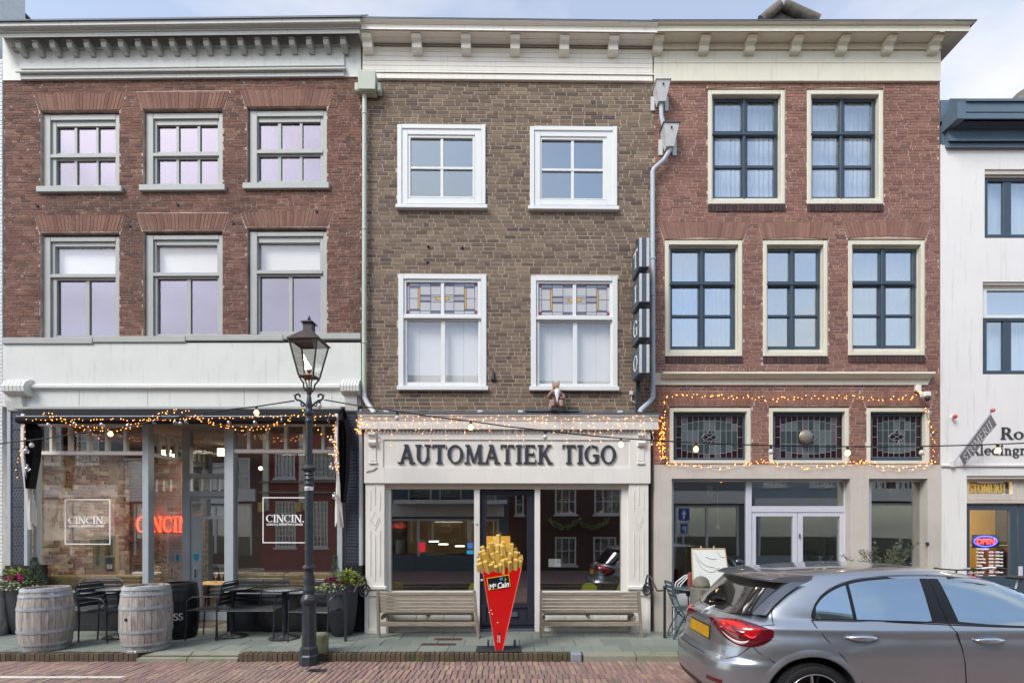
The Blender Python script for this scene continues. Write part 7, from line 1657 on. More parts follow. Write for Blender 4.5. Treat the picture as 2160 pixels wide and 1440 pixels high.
for i, (x0, y0_, x1, y1_, dy) in enumerate(FR):
    p1 = Vector((hx(x1), dy-.02, zz(y1_))); p0 = Vector((hx(x0), dy+.03, zz(y0_)-.04)); p0 = p1+(p0-p1)*1.25; r = .028*RR.uniform(.88,1.12)
    t_ = (p1-p0).normalized(); a_ = t_.cross(Vector((0,1,.1))).normalized(); c_ = a_.cross(t_).normalized(); an = RR.uniform(-.5,.5); a2 = a_*cos(an)+c_*sin(an); c2_ = a2.cross(t_)
    pr = [(.86,1),(1,.86),(1,-.86),(.86,-1),(-.86,-1),(-1,-.86),(-1,.86),(-.86,1)]; P_ = [p0+(a2*u+c2_*v)*r for u, v in pr]+[p1-t_*.008+(a2*u+c2_*v)*r for u, v in pr]+[p1+(a2*u+c2_*v)*r*.8 for u, v in pr]
    Fc = [tuple(range(16, 24))]+[(j, (j+1) % 8, 8+(j+1) % 8, 8+j) for j in range(8)]+[(8+j, 8+(j+1) % 8, 16+(j+1) % 8, 16+j) for j in range(8)]
    MB().poly(P_, Fc).build('french_fry', fry, fz)
# label plate
lp = [(1028,1218),(1075,1210),(1078,1235.5),(1032,1243)]
yl_ = lambda z: -.025-.03*(z-zb_)/(zt_-zb_)
def plate(inset, y_off, nm, m, th=.003):
    cx = sum(p[0] for p in lp)/4; cy = sum(p[1] for p in lp)/4; Q = []
    for x_, y_ in lp: dx, dy = x_-cx, y_-cy; Q.append((hx(cx+dx*(1-inset*2/46)), zz(cy+dy*(1-inset*2/25))))
    Q = Q[::-1]; P_ = [(x_, yl_(z_)-y_off-th, z_) for x_, z_ in Q]+[(x_, yl_(z_)-y_off, z_) for x_, z_ in Q]; return MB().poly(P_, [(0,1,2,3),(7,6,5,4),(0,4,5,1),(1,5,6,2),(2,6,7,3),(3,7,4,0)]).build(nm, m, fz)
pl0 = plate(0, .002, 'label_border', mat('yellow_border', (240,196,40), .4, .03)); pl1 = plate(1.3, .0055, 'label_plate', mat('black_label', (22,26,30), .35, .05)); pl1.parent = pl0
an = math.atan2(8, 47); cx, cz = hx(1053), zz(1231.5); yy_ = yl_(cz)-.010
def scr(s_, size, ox_, oz_, m=None, bold=.003):
    o = sans_text('lettering', s_, size, m or M['decal'], pl0, (cx+ox_*cos(an)-oz_*sin(an), yy_, cz+ox_*sin(an)+oz_*cos(an)), rot=(pi/2, -an, 0), bold=bold, depth=.0012, sx=.86)
    for v_ in o.data.vertices: v_.co.x += v_.co.y*.22
    return o
scr('M', .098, -.135, -.042); scr('c', .066, -.062, -.012); scr('Cain', .102, -.026, -.045)
b = MB(); ex_, ez_ = cx+.035, zz(1219)
for k in range(6): a_ = k*pi/3; b.poly([(ex_,yy_-.002,ez_),(ex_+.02*cos(a_-.4),yy_-.002,ez_+.02*sin(a_-.4)),(ex_+.026*cos(a_),yy_-.002,ez_+.026*sin(a_)),(ex_+.02*cos(a_+.4),yy_-.002,ez_+.02*sin(a_+.4))], [(0,1,2,3)])
b.build('label_flower', mat('light_blue_print', (90,150,220), .5), pl0)
b = MB(); b.poly([(ex_+.035,yy_-.002,ez_-.025),(ex_+.06,yy_-.002,ez_-.02),(ex_+.085,yy_-.002,ez_-.0),(ex_+.06,yy_-.002,ez_-.01),(ex_+.055,yy_-.002,ez_+.03),(ex_+.05,yy_-.002,ez_-.008)], [(0,1,2,3,4,5)]); b.build('label_sprig', mat('yellow_green_print', (190,190,40), .5), pl0)
MB().ball((hx(1054), yl_(zz(1334))-.001, zz(1334)), .012, 10, 6, 1.7).build('key_hole', M['cable'], fz)
b = MB()
for x_ in (1051.5, 1055.5): b.box(hx(x_)-.003, hx(x_)+.003, yl_(zz(1350))-.008, yl_(zz(1350))+.002, zz(1353), zz(1338))
b.build('paint_drip', M['decal'], fz)
b = MB()
for x_, y_ in ((1037,1285),(1040,1293),(1051,1311),(1033,1290),(1050,1220)): b.box(hx(x_)-.007, hx(x_)+.006, yl_(zz(y_))-.003, yl_(zz(y_))+.004, zz(y_)-.005, zz(y_)+.006)
b.build('paint_chip', M['decal'], fz) 
MB().cbox(hx(1005), hx(1100), -.05, .26, .002, .028, .008).build('base_plate', M['black'], fz)
for px in (1029, 1087):
    u = hx(px); k = MB().cbox(u-.012, u+.012, .24, .31, .0, .05, .004).build('castor_bracket', M['black'], fz); b = MB(); b.tube([(u-.014,.29,.06),(u+.014,.29,.06)], .045, 14); b.build('castor', M['black'], k, smooth=40)
# ================================================================== stone bollard, folding chair, easel, shrub
stn = mat('lichen_bollard_stone', (132,128,118), .95, .2, 9, .7, 60, c2=(92,92,78))
X, Y, _ = W(1479, 1375, dz0(1378)+.15)
bo = empty('bollard', (X, Y, 0), 0, 'octagonal stone bollard with domed top behind the back of the grey car', 'bollard')
MB().lathe([(.150,0),(.142,.86),(.125,.875)], n=8, a0=pi/8).build('shaft', stn, bo); MB().lathe([(.118,.872),(.115,.92),(.098,.975),(.06,1.015),(.01,1.03)], n=20).build('dome', stn, bo, smooth=True)
teal = mat('teal_chair_paint', (70,92,98), .45, .1, 15)
X, Y = P(1440, -.42); fcx = empty('folding_chair', (X, Y, 0), 0, 'dark teal folding bistro chair seen from the side in front of the pink brick house', 'chair')
for y in (-.17, .17):
    MB().tube([(-.23,y,.86),(-.19,y,.72),(-.12,y,.55),(-.04,y,.38),(.10,y,.24),(.20,y,.12),(.24,y,.0)], .011, 6).build('back_leg', teal, fcx, smooth=40)
    MB().tube([(.12,y*.9,.44),(-.02,y*.9,.36),(-.12,y*.9,.2),(-.17,y*.9,.08),(-.19,y*.9,.0)], .011, 6).build('front_leg', teal, fcx, smooth=40)
    MB().tube([(-.19,y*.8,.0),(-.1,y*.8,.10),(0,y*.8,.18),(.12,y*.8,.24)], .009, 6).build('brace', teal, fcx, smooth=40)
for k in range(7): MB().cbox(-.11+k*.055, -.07+k*.055, -.18, .18, .445, .455, .002).build('seat_slat', teal, fcx)
for z, x in ((.62,-.15),(.69,-.175),(.76,-.2),(.83,-.22)): MB().cbox(x-.006, x+.006, -.17, .17, z, z+.04, .002).build('back_slat', teal, fcx)
X, Y = P(1458, -.32); bt2 = empty('garden_table', (X, Y, 0), 0, 'thin dark teal table top reaching behind the stone bollard', 'table')
MB().lathe([(.30,.735),(.305,.74),(.30,.75)], n=28).build('table_top', teal, bt2)
for k in range(3): a_ = k*2*pi/3+.4; MB().tube([(.05*cos(a_),.05*sin(a_),.734),(.04*cos(a_),.04*sin(a_),.4),(.24*cos(a_),.24*sin(a_),0)], .01, 6).build('leg', teal, bt2)
ws = empty('wire_chair', (*P(1444, -.17), 0), 0, 'white wire chair back with a reddish scarf behind the teal table', 'chair')
for k in range(3): MB().tube([(-.17+.03*k,0,.62),(-.14+.04*k,0,.82-.02*k),(.0+.02*k,0,.93-.02*k),(.12,0,.95-.03*k)], .008, 6).build('back_wire', M['decal'], ws, smooth=True)
MB().tube([(.12,0,0),(.12,0,.92)], .01, 6).build('rear_leg', M['decal'], ws); MB().tube([(-.17,0,0),(-.17,0,.62)], .01, 6).build('front_leg', M['decal'], ws); MB().cbox(-.17,.13,-.12,.1,.43,.45).build('seat', M['decal'], ws)
b = MB(); b.cbox(.05,.13,-.03,.03,.72,.98,.02); b.cbox(.02,.12,-.04,.02,.60,.75,.02); b.build('scarf', mat('dusty_red_cloth', (150,84,78), .9, .2, 30), ws)
# easel board
ea = empty('easel', (0,0,0), 0, 'tall white board with grey line drawing on an easel beside the stone bollard', 'easel')
def Ep(px, py, d=8.28): p = W(px, py, d); return (p[0], p[1], p[2])
Q = [Ep(1466,1320,8.1), Ep(1551,1320,8.1), Ep(1529,1157,8.3), Ep(1459,1157,8.3)]
v0 = Vector((0,.018,.003)); b = MB(); b.hexa([Q[0], Q[1], tuple(Vector(Q[1])+v0), tuple(Vector(Q[0])+v0)], [Q[3], Q[2], tuple(Vector(Q[2])+v0), tuple(Vector(Q[3])+v0)]); b.build('board', mat('off_white_canvas', (220,224,218), .8, .04, 4), ea)
b = MB()
for i in range(4): b.tube([Q[i], Q[(i+1) % 4]], .010, 4)
b.build('board_frame', M['wood_pale'], ea)
def bd(u, v): a_ = Vector(Q[0]).lerp(Vector(Q[1]), u); c_ = Vector(Q[3]).lerp(Vector(Q[2]), u); return a_.lerp(c_, v)+Vector((0,-.006,0))
for path in ([(.08,.95),(.2,.85),(.4,.78),(.6,.76),(.75,.70)],[(.1,.88),(.3,.74),(.55,.70),(.75,.76)],[(.4,.9),(.55,.87),(.7,.87)],[(.75,.97),(.85,.9),(.95,.9)],[(.2,.70),(.25,.55),(.4,.42),(.48,.30),(.6,.18),(.75,.14),(.85,.17)],[(.22,.4),(.35,.25),(.5,.12),(.7,.06)],[(.7,.55),(.74,.45),(.85,.38)],[(.65,.4),(.7,.52),(.8,.58),(.92,.55)]):
    pts = [bd(*q) for q in path]; sm = [pts[0]]
    for i in range(len(pts)-1):
        p0, p1, p2, p3 = pts[max(i-1,0)], pts[i], pts[i+1], pts[min(i+2,len(pts)-1)]
        for k in range(1, 6): t_ = k/5; sm.append(.5*((2*p1)+(p2-p0)*t_+(2*p0-5*p1+4*p2-p3)*t_*t_+(3*p1-p0-3*p2+p3)*t_**3))
    MB().tube(sm, .0055, 4).build('drawn_line', M['zinc'], ea)
for px in (1479, 1506): a_, c_ = Vector(Ep(px,1335,8.12)), Vector(Ep(px,1151,8.36)); a_.z = 0; a_.y = -.06; MB().tube([a_, c_], .014, 4).build('easel_leg', M['wood_pale'], ea)
X, Y = P(1545, -.3); wt = empty('side_table', (X, Y, 0), 0, 'low pale wooden table partly hidden by the rear window of the grey car', 'table')
MB().cbox(-.28,.28,-.18,.18,.60,.63,.005).build('table_top', M['wood_pale'], wt)
for a_ in (-.25,.25):
    for c_ in (-.15,.15): MB().cbox(a_-.02,a_+.02,c_-.02,c_+.02,0,.599,.004).build('leg', M['wood_pale'], wt)
# olive bush
X, Y = P(1862, -.55); ol = empty('olive_bush', (X, Y, 0), 0, 'grey green olive bush in a pot behind the roof of the grey car', 'plant'); R = random.Random(77); b = MB(); tb = MB()
for k in range(22):
    a_ = R.uniform(0, 2*pi); side = R.choice((-1,1)); tip = Vector((side*R.uniform(.1,.50), R.uniform(-.2,.2), R.uniform(1.15,1.50)-abs(side)*.0)); mid = Vector((tip.x*.35, tip.y*.4, 1.05))
    pts = [Vector((R.uniform(-.05,.05), R.uniform(-.05,.05), .62)), mid, tip]; fine = []
    for i in range(13): t_ = i/12; fine.append(pts[0]*(1-t_)**2+pts[1]*2*t_*(1-t_)+pts[2]*t_*t_)
    tb.tube(fine, [.008-.0005*i for i in range(13)], 4)
    for i in range(3, 13):
        for q in range(9):
            p = fine[i]+Vector((R.uniform(-.02,.02), R.uniform(-.02,.02), R.uniform(-.02,.02))); leaf(b, p, (R.uniform(-1,1)+side*.4, R.uniform(-1,1), R.uniform(-.3,1)), R.uniform(.035,.06), .011, R)
tag(b.build('foliage', lm_['ol'], ol), kind='stuff'); tb.build('branches', lm_['st'], ol); MB().lathe([(.16,0),(.20,.10),(.24,.62),(.22,.62),(.20,.58)], n=24).build('pot', pot, ol, smooth=40)
# bicycles behind the car
def bicycle(px, y, rz, label, chrome):
    X, Y = P(px, y); t = empty('bicycle', (X, Y, 0), rz, label, 'bicycle'); m = M['black']
    for x in (-.52, .52):
        w_ = empty('wheel'); w_.parent = t
        MB().tube([(x+.34*cos(2*pi*i/28), 0, .345+.34*sin(2*pi*i/28)) for i in range(29)], .017, 6).build('tyre', M['cable'], w_, smooth=True)
        MB().tube([(x+.318*cos(2*pi*i/28), 0, .345+.318*sin(2*pi*i/28)) for i in range(29)], .009, 5).build('rim', M['alu'], w_, smooth=True)
        b = MB(); [b.tube([(x, 0, .345), (x+.315*cos(2*pi*i/20), 0, .345+.315*sin(2*pi*i/20))], .0016, 3, cap=False) for i in range(20)]; tag(b.build('spokes', M['alu'], w_), kind='stuff')
    b = MB(); J = dict(a=(-.52,0,.345), s=(-.22,0,.78), bb=(-.08,0,.30), h=(.34,0,.84), f=(.52,0,.345), h2=(.38,0,.70))
    for p, q in (('a','s'),('a','bb'),('s','bb'),('s','h'),('bb','h2'),('h','h2'),('h2','f')): b.tube([J[p], J[q]], .015, 8)
    b.build('frame', m, t); MB().tube([(-.22,0,.78),(-.25,0,.93)], .013, 8).build('seat_post', M['alu'], t); MB().cbox(-.37,-.12,-.09,.09,.93,.98,.025).build('saddle', m, t)
    MB().tube([(.34,0,.84),(.32,0,1.03)], .013, 8).build('stem', m, t)
    MB().tube([(.14,-.30,1.05),(.24,-.28,1.06),(.33,-.20,1.04),(.34,0,1.03),(.33,.20,1.04),(.24,.28,1.06),(.14,.30,1.05)], .012, 8).build('handlebar', M['alu'] if chrome else m, t, smooth=40)
    for s_ in (-1, 1): MB().tube([(.06,s_*.31,1.045),(.18,s_*.295,1.055)], .018, 8).build('grip', M['cable'], t); MB().tube([(.2,s_*.28,1.03),(.27,s_*.2,1.0),(.27,s_*.12,.99)], .006, 5).build('brake_lever', M['alu'], t)
    MB().tube([(-.02,-.09,.20),(-.08,-.05,.30),(-.08,.05,.30),(-.14,.09,.40)], .012, 6).build('crank', M['alu'], t)
bicycle(2030, -.62, radians(62), 'bicycle with black handlebar behind the car roof at the right', False)
bicycle(2105, -.50, radians(108), 'bicycle with chrome handlebar and dark grips in front of the dry cleaner door', True)

# dead leaves and crumbs blown against the kerb
R = random.Random(31); b = MB()
for i in range(150):
    X = R.uniform(-7.5, 5.5); Y, zz_ = (KY-R.uniform(.01, .9)**1.6*1.2, SZ) if R.random() < .6 else (KY+R.uniform(.15, 1.3), 0)
    a_ = R.uniform(0, 6.28); k_ = R.uniform(.006, .020); c_, s_ = cos(a_)*k_, sin(a_)*k_
    b.poly([(X-c_, Y-s_, zz_+.006), (X+s_*.5, Y-c_*.5, zz_+.009), (X+c_, Y+s_, zz_+.007), (X-s_*.5, Y+c_*.5, zz_+.011)], [(0,1,2),(0,2,3)], R.random()*.98+.01)
tag(b.build('dead_leaves', brickmat('dead_leaf', [(150,110,60),(104,78,50),(190,150,84),(206,190,160)], bump=.1)), 'small dead leaves scattered over the pavement and the clinkers', 'leaves', kind='stuff')
# ================================================================== the grey hatchback
CARX, CARY = 1.80, -3.20
car = empty('car', (CARX, CARY, SZ), 0, 'metallic grey hatchback parked at the right with red tail light facing the camera', 'car')
def paint(name, c):
    m = newmat(name); b = bsdf(m); b.inputs['Base Color'].default_value = lin(c); b.inputs['Metallic'].default_value = .85; b.inputs['Roughness'].default_value = .32; b.inputs['Coat Weight'].default_value = 1.0; b.inputs['Coat Roughness'].default_value = .02
    t = m.node_tree; g = N(t, 'ShaderNodeNewGeometry'); n = N(t, 'ShaderNodeTexNoise'); n.inputs['Scale'].default_value = 900; n.inputs['Detail'].default_value = 1
    r = N(t, 'ShaderNodeMapRange'); r.inputs['To Min'].default_value = .24; r.inputs['To Max'].default_value = .34; t.links.new(g.outputs['Position'], n.inputs['Vector']); t.links.new(n.outputs['Fac'], r.inputs['Value']); t.links.new(r.outputs[0], b.inputs['Roughness'])
    return m
cp = paint('grey_metallic_paint', (164,171,179))
cpd = mat('car_black_plastic', (20,21,24), .35, .1, 20); rub = mat('tyre_rubber', (24,24,26), .8, .1, 30); gap = mat('panel_gap', (8,8,9), .9, 0, 5)
cgl = glassmat('car_glass', .8, .40, (.42,.5,.52), .0, (.86,.96,1.0)); cgd = glassmat('tinted_rear_glass', .7, .22, (.12,.13,.14), 0)
def interp(T_, z):
    if z <= T_[0][0]: return T_[0][1]
    for (a, p), (b_, q) in zip(T_, T_[1:]):
        if z <= b_:
            t_ = (z-a)/(b_-a); return p+(q-p)*t_
    return T_[-1][1]
def smooth_tab(T_, n=4, w_=.012):
    return T_
XR = [(.18,.16),(.26,.04),(.36,.005),(.52,.0),(.60,.015),(.64,.07),(.72,.095),(.88,.105),(.93,.13),(.97,.19),(1.00,.245),(1.04,.285),(1.10,.335),(1.20,.42),(1.30,.51),(1.345,.56),(1.38,.70),(1.405,.98),(1.42,1.22),(1.432,1.5),(1.438,1.72)]
XF = [(.18,4.30),(.40,4.42),(.60,4.40),(.72,4.30),(.80,4.15),(.87,3.9),(.93,3.6),(.965,3.40),(1.02,3.26),(1.10,3.10),(1.20,2.90),(1.30,2.66),(1.36,2.46),(1.40,2.26),(1.42,2.12),(1.432,1.95),(1.438,1.80)]
WD_ = [(.18,.80),(.26,.855),(.40,.875),(.55,.89),(.70,.900),(.80,.898),(.87,.890),(.900,.893),(.905,.898),(.915,.896),(.96,.865),(.99,.838),(1.05,.810),(1.20,.735),(1.30,.680),(1.36,.640),(1.40,.585),(1.42,.52),(1.432,.42),(1.438,.30)]
NE = [(.18,5.0),(.6,4.6),(.95,4.6),(1.1,5.0),(1.3,5.0),(1.40,3.6),(1.438,2.4)]
def ss(t): t = max(0, min(1, t)); return t*t*(3-2*t)
def haunch(x, z): return 1-.10*ss((z-.70)/.28)*ss((1.5-x)/.9)
def halfw(x, z):
    xr, xf, w_, n = interp(XR, z), interp(XF, z), interp(WD_, z), interp(NE, z)
    c_, a_ = (xr+xf)/2, (xf-xr)/2; k = min(1, abs((x-c_)/a_)); return w_*(1-k**n)**(1/n)*haunch(x, z)
def rearx(y, z):
    xr, xf, w_, n = interp(XR, z), interp(XF, z), interp(WD_, z), interp(NE, z); c_, a_ = (xr+xf)/2, (xf-xr)/2; k = min(1, abs(y/w_)); return c_-a_*(1-k**n)**(1/n)
# body shell: horizontal sections
zs = []; z = .18
while z < 1.30: zs.append(z); z += .018
zs += [1.30,1.315,1.33,1.345,1.357,1.368,1.378,1.388,1.397,1.405,1.412,1.418,1.424,1.429,1.433,1.436,1.438]
NT = 132; b = MB(); P_ = []
for z in zs:
    xr, xf, w_, n = interp(XR, z), interp(XF, z), interp(WD_, z), interp(NE, z); c_, a_ = (xr+xf)/2, (xf-xr)/2
    for i in range(NT):
        g_ = 2*pi*i/NT; s_, q = sin(g_), cos(g_); ex_ = 2/n
        X_ = c_+a_*math.copysign(abs(q)**ex_, q); P_.append((X_, w_*math.copysign(abs(s_)**ex_, s_)*haunch(X_, z), z))
m_ = len(zs); Fc = []
for k in range(m_-1):
    for i in range(NT): j = (i+1) % NT; Fc.append((k*NT+i, k*NT+j, (k+1)*NT+j, (k+1)*NT+i))
Fc += [tuple(range(NT))[::-1], tuple(range((m_-1)*NT, m_*NT))]
b.poly(P_, Fc)
body = b.build('body', cp, None)
# wheel arches cut out
WX = (.76, 3.49); WR = .318
cut_ = MB()
for x in WX: cut_.tube([(x, -1.2, .33), (x, -.62, .33)], .372, 40); cut_.tube([(x, .62, .33), (x, 1.2, .33)], .372, 40)
co = cut_.build('cutter', gap, None)
md = body.modifiers.new('cut', 'BOOLEAN'); md.object = co; md.operation = 'DIFFERENCE'; md.solver = 'EXACT'
dg = bpy.context.evaluated_depsgraph_get(); dg.update(); me = bpy.data.meshes.new_from_object(body.evaluated_get(dg)); body.modifiers.clear(); body.data = me; bpy.data.objects.remove(co)
me.name = 'body'; me.shade_smooth(); me.set_sharp_from_angle(angle=radians(38)); body.parent = car
while len(me.materials) > 1: me.materials.pop(index=1)
def sidepatch(name, m, top, bot, x0, x1, off, n=40, rows=8, sd=-1, par=None, th=.004):
    """sheet following the flank between two curves z=bot(x), z=top(x)"""
    P_ = []
    for i in range(n+1):
        x = x0+(x1-x0)*i/n; zt, zb = top(x), bot(x)
        for k in range(rows+1): z = zb+(zt-zb)*k/rows; P_.append((x, sd*(halfw(x, z)+off), z))
    q = rows+1; Fc = [(i*q+k, (i+1)*q+k, (i+1)*q+k+1, i*q+k+1) if sd < 0 else (i*q+k+1, (i+1)*q+k+1, (i+1)*q+k, i*q+k) for i in range(n) for k in range(rows)]
    return MB().poly(P_, Fc).build(name, m, par or car, smooth=True)
def rearpatch(name, m, fn, y0, y1, off, n=30, rows=10, par=None):
    """sheet following the tail; fn(y) -> (zb, zt)"""
    P_ = []
    for i in range(n+1):
        y = y0+(y1-y0)*i/n; zb, zt = fn(y)
        for k in range(rows+1): z = zb+(zt-zb)*k/rows; P_.append((rearx(y, z)-off, y, z))
    q = rows+1; Fc = [(i*q+k, i*q+k+1, (i+1)*q+k+1, (i+1)*q+k) for i in range(n) for k in range(rows)]
    return MB().poly(P_, Fc).build(name, m, par or car, smooth=True)
def CS(px, py):   # picture point on the near flank -> car coordinates (one refinement for the tumblehome)
    y = -.88
    for _ in range(4):
        d_ = CARY+y-CY; x = (px-1080)*d_/F-CARX; z = CZ-(py-1111)*d_/F-SZ; y = -halfw(x, z)
    return x, z
def curve(pts):
    Q = sorted(CS(*p) for p in pts)
    xs = [q[0] for q in Q]; zz_ = [q[1] for q in Q]
    def f(x):
        if x <= xs[0]: return zz_[0]
        for i in range(len(xs)-1):
            if x <= xs[i+1]:
                h = xs[i+1]-xs[i]; t_ = (x-xs[i])/h
                m0 = (zz_[i+1]-zz_[max(i-1,0)])/(xs[i+1]-xs[max(i-1,0)]); m1 = (zz_[min(i+2,len(xs)-1)]-zz_[i])/(xs[min(i+2,len(xs)-1)]-xs[i])
                return (2*t_**3-3*t_**2+1)*zz_[i]+(t_**3-2*t_**2+t_)*h*m0+(-2*t_**3+3*t_**2)*zz_[i+1]+(t_**3-t_**2)*h*m1
        return zz_[-1]
    return f, xs[0], xs[-1]
topc, xa, _ = curve([(1711.5,1303),(1713,1290),(1719,1274),(1731,1257),(1750,1242),(1775,1230),(1810,1221),(1860,1215.5),(1910,1213.5),(1955,1213.5),(2000,1215),(2050,1219.5),(2100,1229),(2140,1241),(2180,1256),(2230,1281),(2262,1300)])
botc, _, xe = curve([(1711,1306.5),(1760,1307.5),(1830,1309),(1900,1311),(1980,1314),(2040,1317),(2100,1319.5),(2160,1322),(2265,1324)])
zo = lambda f, d_: (lambda x: f(x)+d_)
xa += .003; xe = CS(2250, 1308)[0]
for sd in (-1, 1):
    sidepatch('window_surround', cpd, lambda x: max(topc(x), botc(x)+.003), botc, xa, xe, .0015, 90, 10, sd)
    def gtop(x): return max(topc(x)-.022, botc(x)+.014)
    def gbot(x): return botc(x)+.011
    xq0 = CS(1718,1300)[0]; xq1a, xq1b = CS(1783,1235)[0], CS(1801,1307)[0]
    # panes are bounded by slanted posts, so shear the sheet between them
    def slant(name, m, xb0, xb1, xt0, xt1, off, par=None):
        P_ = []; n, rows = 30, 10
        for i in range(n+1):
            for k in range(rows+1):
                xb_, xt_ = xb0+(xb1-xb0)*i/n, xt0+(xt1-xt0)*i/n
                t_ = k/rows; x = xb_+(xt_-xb_)*t_; zb, zt = gbot(x), gtop(x); z = zb+(zt-zb)*t_
                P_.append((x, sd*(halfw(x, z)+off), z))
        q = rows+1; Fc = [(i*q+k, (i+1)*q+k, (i+1)*q+k+1, i*q+k+1) if sd < 0 else (i*q+k+1, (i+1)*q+k+1, (i+1)*q+k, i*q+k) for i in range(n) for k in range(rows)]
        return MB().poly(P_, Fc).build(name, m, car, smooth=True)
    cgs = M.get('car_side') or M.setdefault('car_side', mat('car_side_glass', (150,172,186), .03, .03, 2, spec=1.0, coat=1.0, metal=.9))
    slant('quarter_window', cgs, CS(1718,1304)[0], CS(1800,1307)[0], CS(1722,1285)[0], CS(1782,1232)[0], .003)
    slant('rear_side_window', cgs, CS(1808,1308)[0], CS(1966,1311)[0], CS(1789,1230)[0], CS(1938,1220)[0], .003)
    slant('front_side_window', cgs, CS(2024,1314)[0], CS(2245,1318)[0], CS(1977,1220)[0], CS(2150,1250)[0], .003)
    slant('door_post', cpd, CS(1968,1311)[0], CS(1997,1312)[0], CS(1940,1220)[0], CS(1955,1219)[0], .0035)
    slant('door_post', cpd, CS(2000,1312)[0], CS(2022,1313)[0], CS(1957,1219)[0], CS(1975,1219)[0], .0035)
    # dark line between side and roof glass
def strip(name, m, pts, r, off=.0, par=None, sd=-1, taper=None):
    Q = []
    for px, py in pts: x, z = CS(px, py); Q.append((x, sd*(halfw(x, z)+off), z))
    return MB().tube(Q, r, 5).build(name, m, par or car, smooth=True)
for sd in (-1, 1):
    strip('panel_gap', gap, [(1955,1212),(1975,1255),(1999,1313),(2003,1318),(2019,1335),(2029,1365),(2036,1400),(2038,1440),(2036,1500)], .0045, .0005, sd=sd)
    strip('panel_gap', gap, [(1711,1306),(1722,1322),(1745,1349),(1775,1381),(1800,1412),(1825,1448)], .0045, .0005, sd=sd)
    strip('panel_gap', gap, [(1673,1214),(1660,1231),(1640,1258),(1615,1282),(1594,1296),(1588,1300),(1583,1317)], .0045, .0005, sd=sd)
    strip('panel_gap', gap, [(1583,1359),(1598,1374),(1635,1397),(1670,1412)], .004, .0005, sd=sd)
    strip('window_rubber', gap, [(1713,1308),(1800,1310),(1900,1312),(2000,1317),(2100,1321),(2230,1326)], .0045, .001, sd=sd)
    strip('roof_joint', gap, [(1711,1303),(1713,1289),(1719,1273),(1731,1255.5),(1750,1240.5),(1775,1228.5),(1810,1219.5),(1860,1214),(1910,1212),(1955,1212),(2000,1213.5),(2050,1218),(2100,1227.5),(2140,1239.5),(2180,1254.5)], .003, .0, sd=sd)
    # door handles
    for cx_, cy_ in ((1817,1345), (2086,1350)):
        x, z = CS(cx_, cy_); dh = empty('door_handle'); dh.parent = car; w2 = .135; 
        P_ = []; yb = lambda xx, zz2: sd*(halfw(xx, zz2))
        n = 26; ring = [(x+w2*cos(2*pi*i/n), z+.055*sin(2*pi*i/n)*(1 if sin(2*pi*i/n) > 0 else 1.05)) for i in range(n)]
        pts = [(a_, yb(a_, c_)+sd*.003, c_) for a_, c_ in ring]+[(x+(a_-x)*.88, yb(a_, c_)+sd*.002, z+(c_-z)*.85) for a_, c_ in ring]+[(x, yb(x, z)+sd*-.03, z)]
        Fc = [(i, (i+1) % n, n+(i+1) % n, n+i) for i in range(n)]+[(n+i, n+(i+1) % n, 2*n) for i in range(n)]
        if sd > 0: Fc = [f[::-1] for f in Fc]
        MB().poly(pts, Fc).build('recess', cpd if 0 else cp, dh, smooth=True)
        gp = []; 
        for i in range(13): a_ = -1+2*i/12; gp.append((x+a_*.125, sd*(halfw(x+a_*.125, z)+.010+.022*(1-a_*a_)), z+.004))
        MB().tube(gp, [.008+.019*(1-((i-6)/6)**2) for i in range(13)], 10).build('grip', mat('satin_chrome', (200,204,210), .18, .05, 5, metal=.9) if 'satin_chrome' not in bpy.data.materials else bpy.data.materials['satin_chrome'], dh, smooth=True)
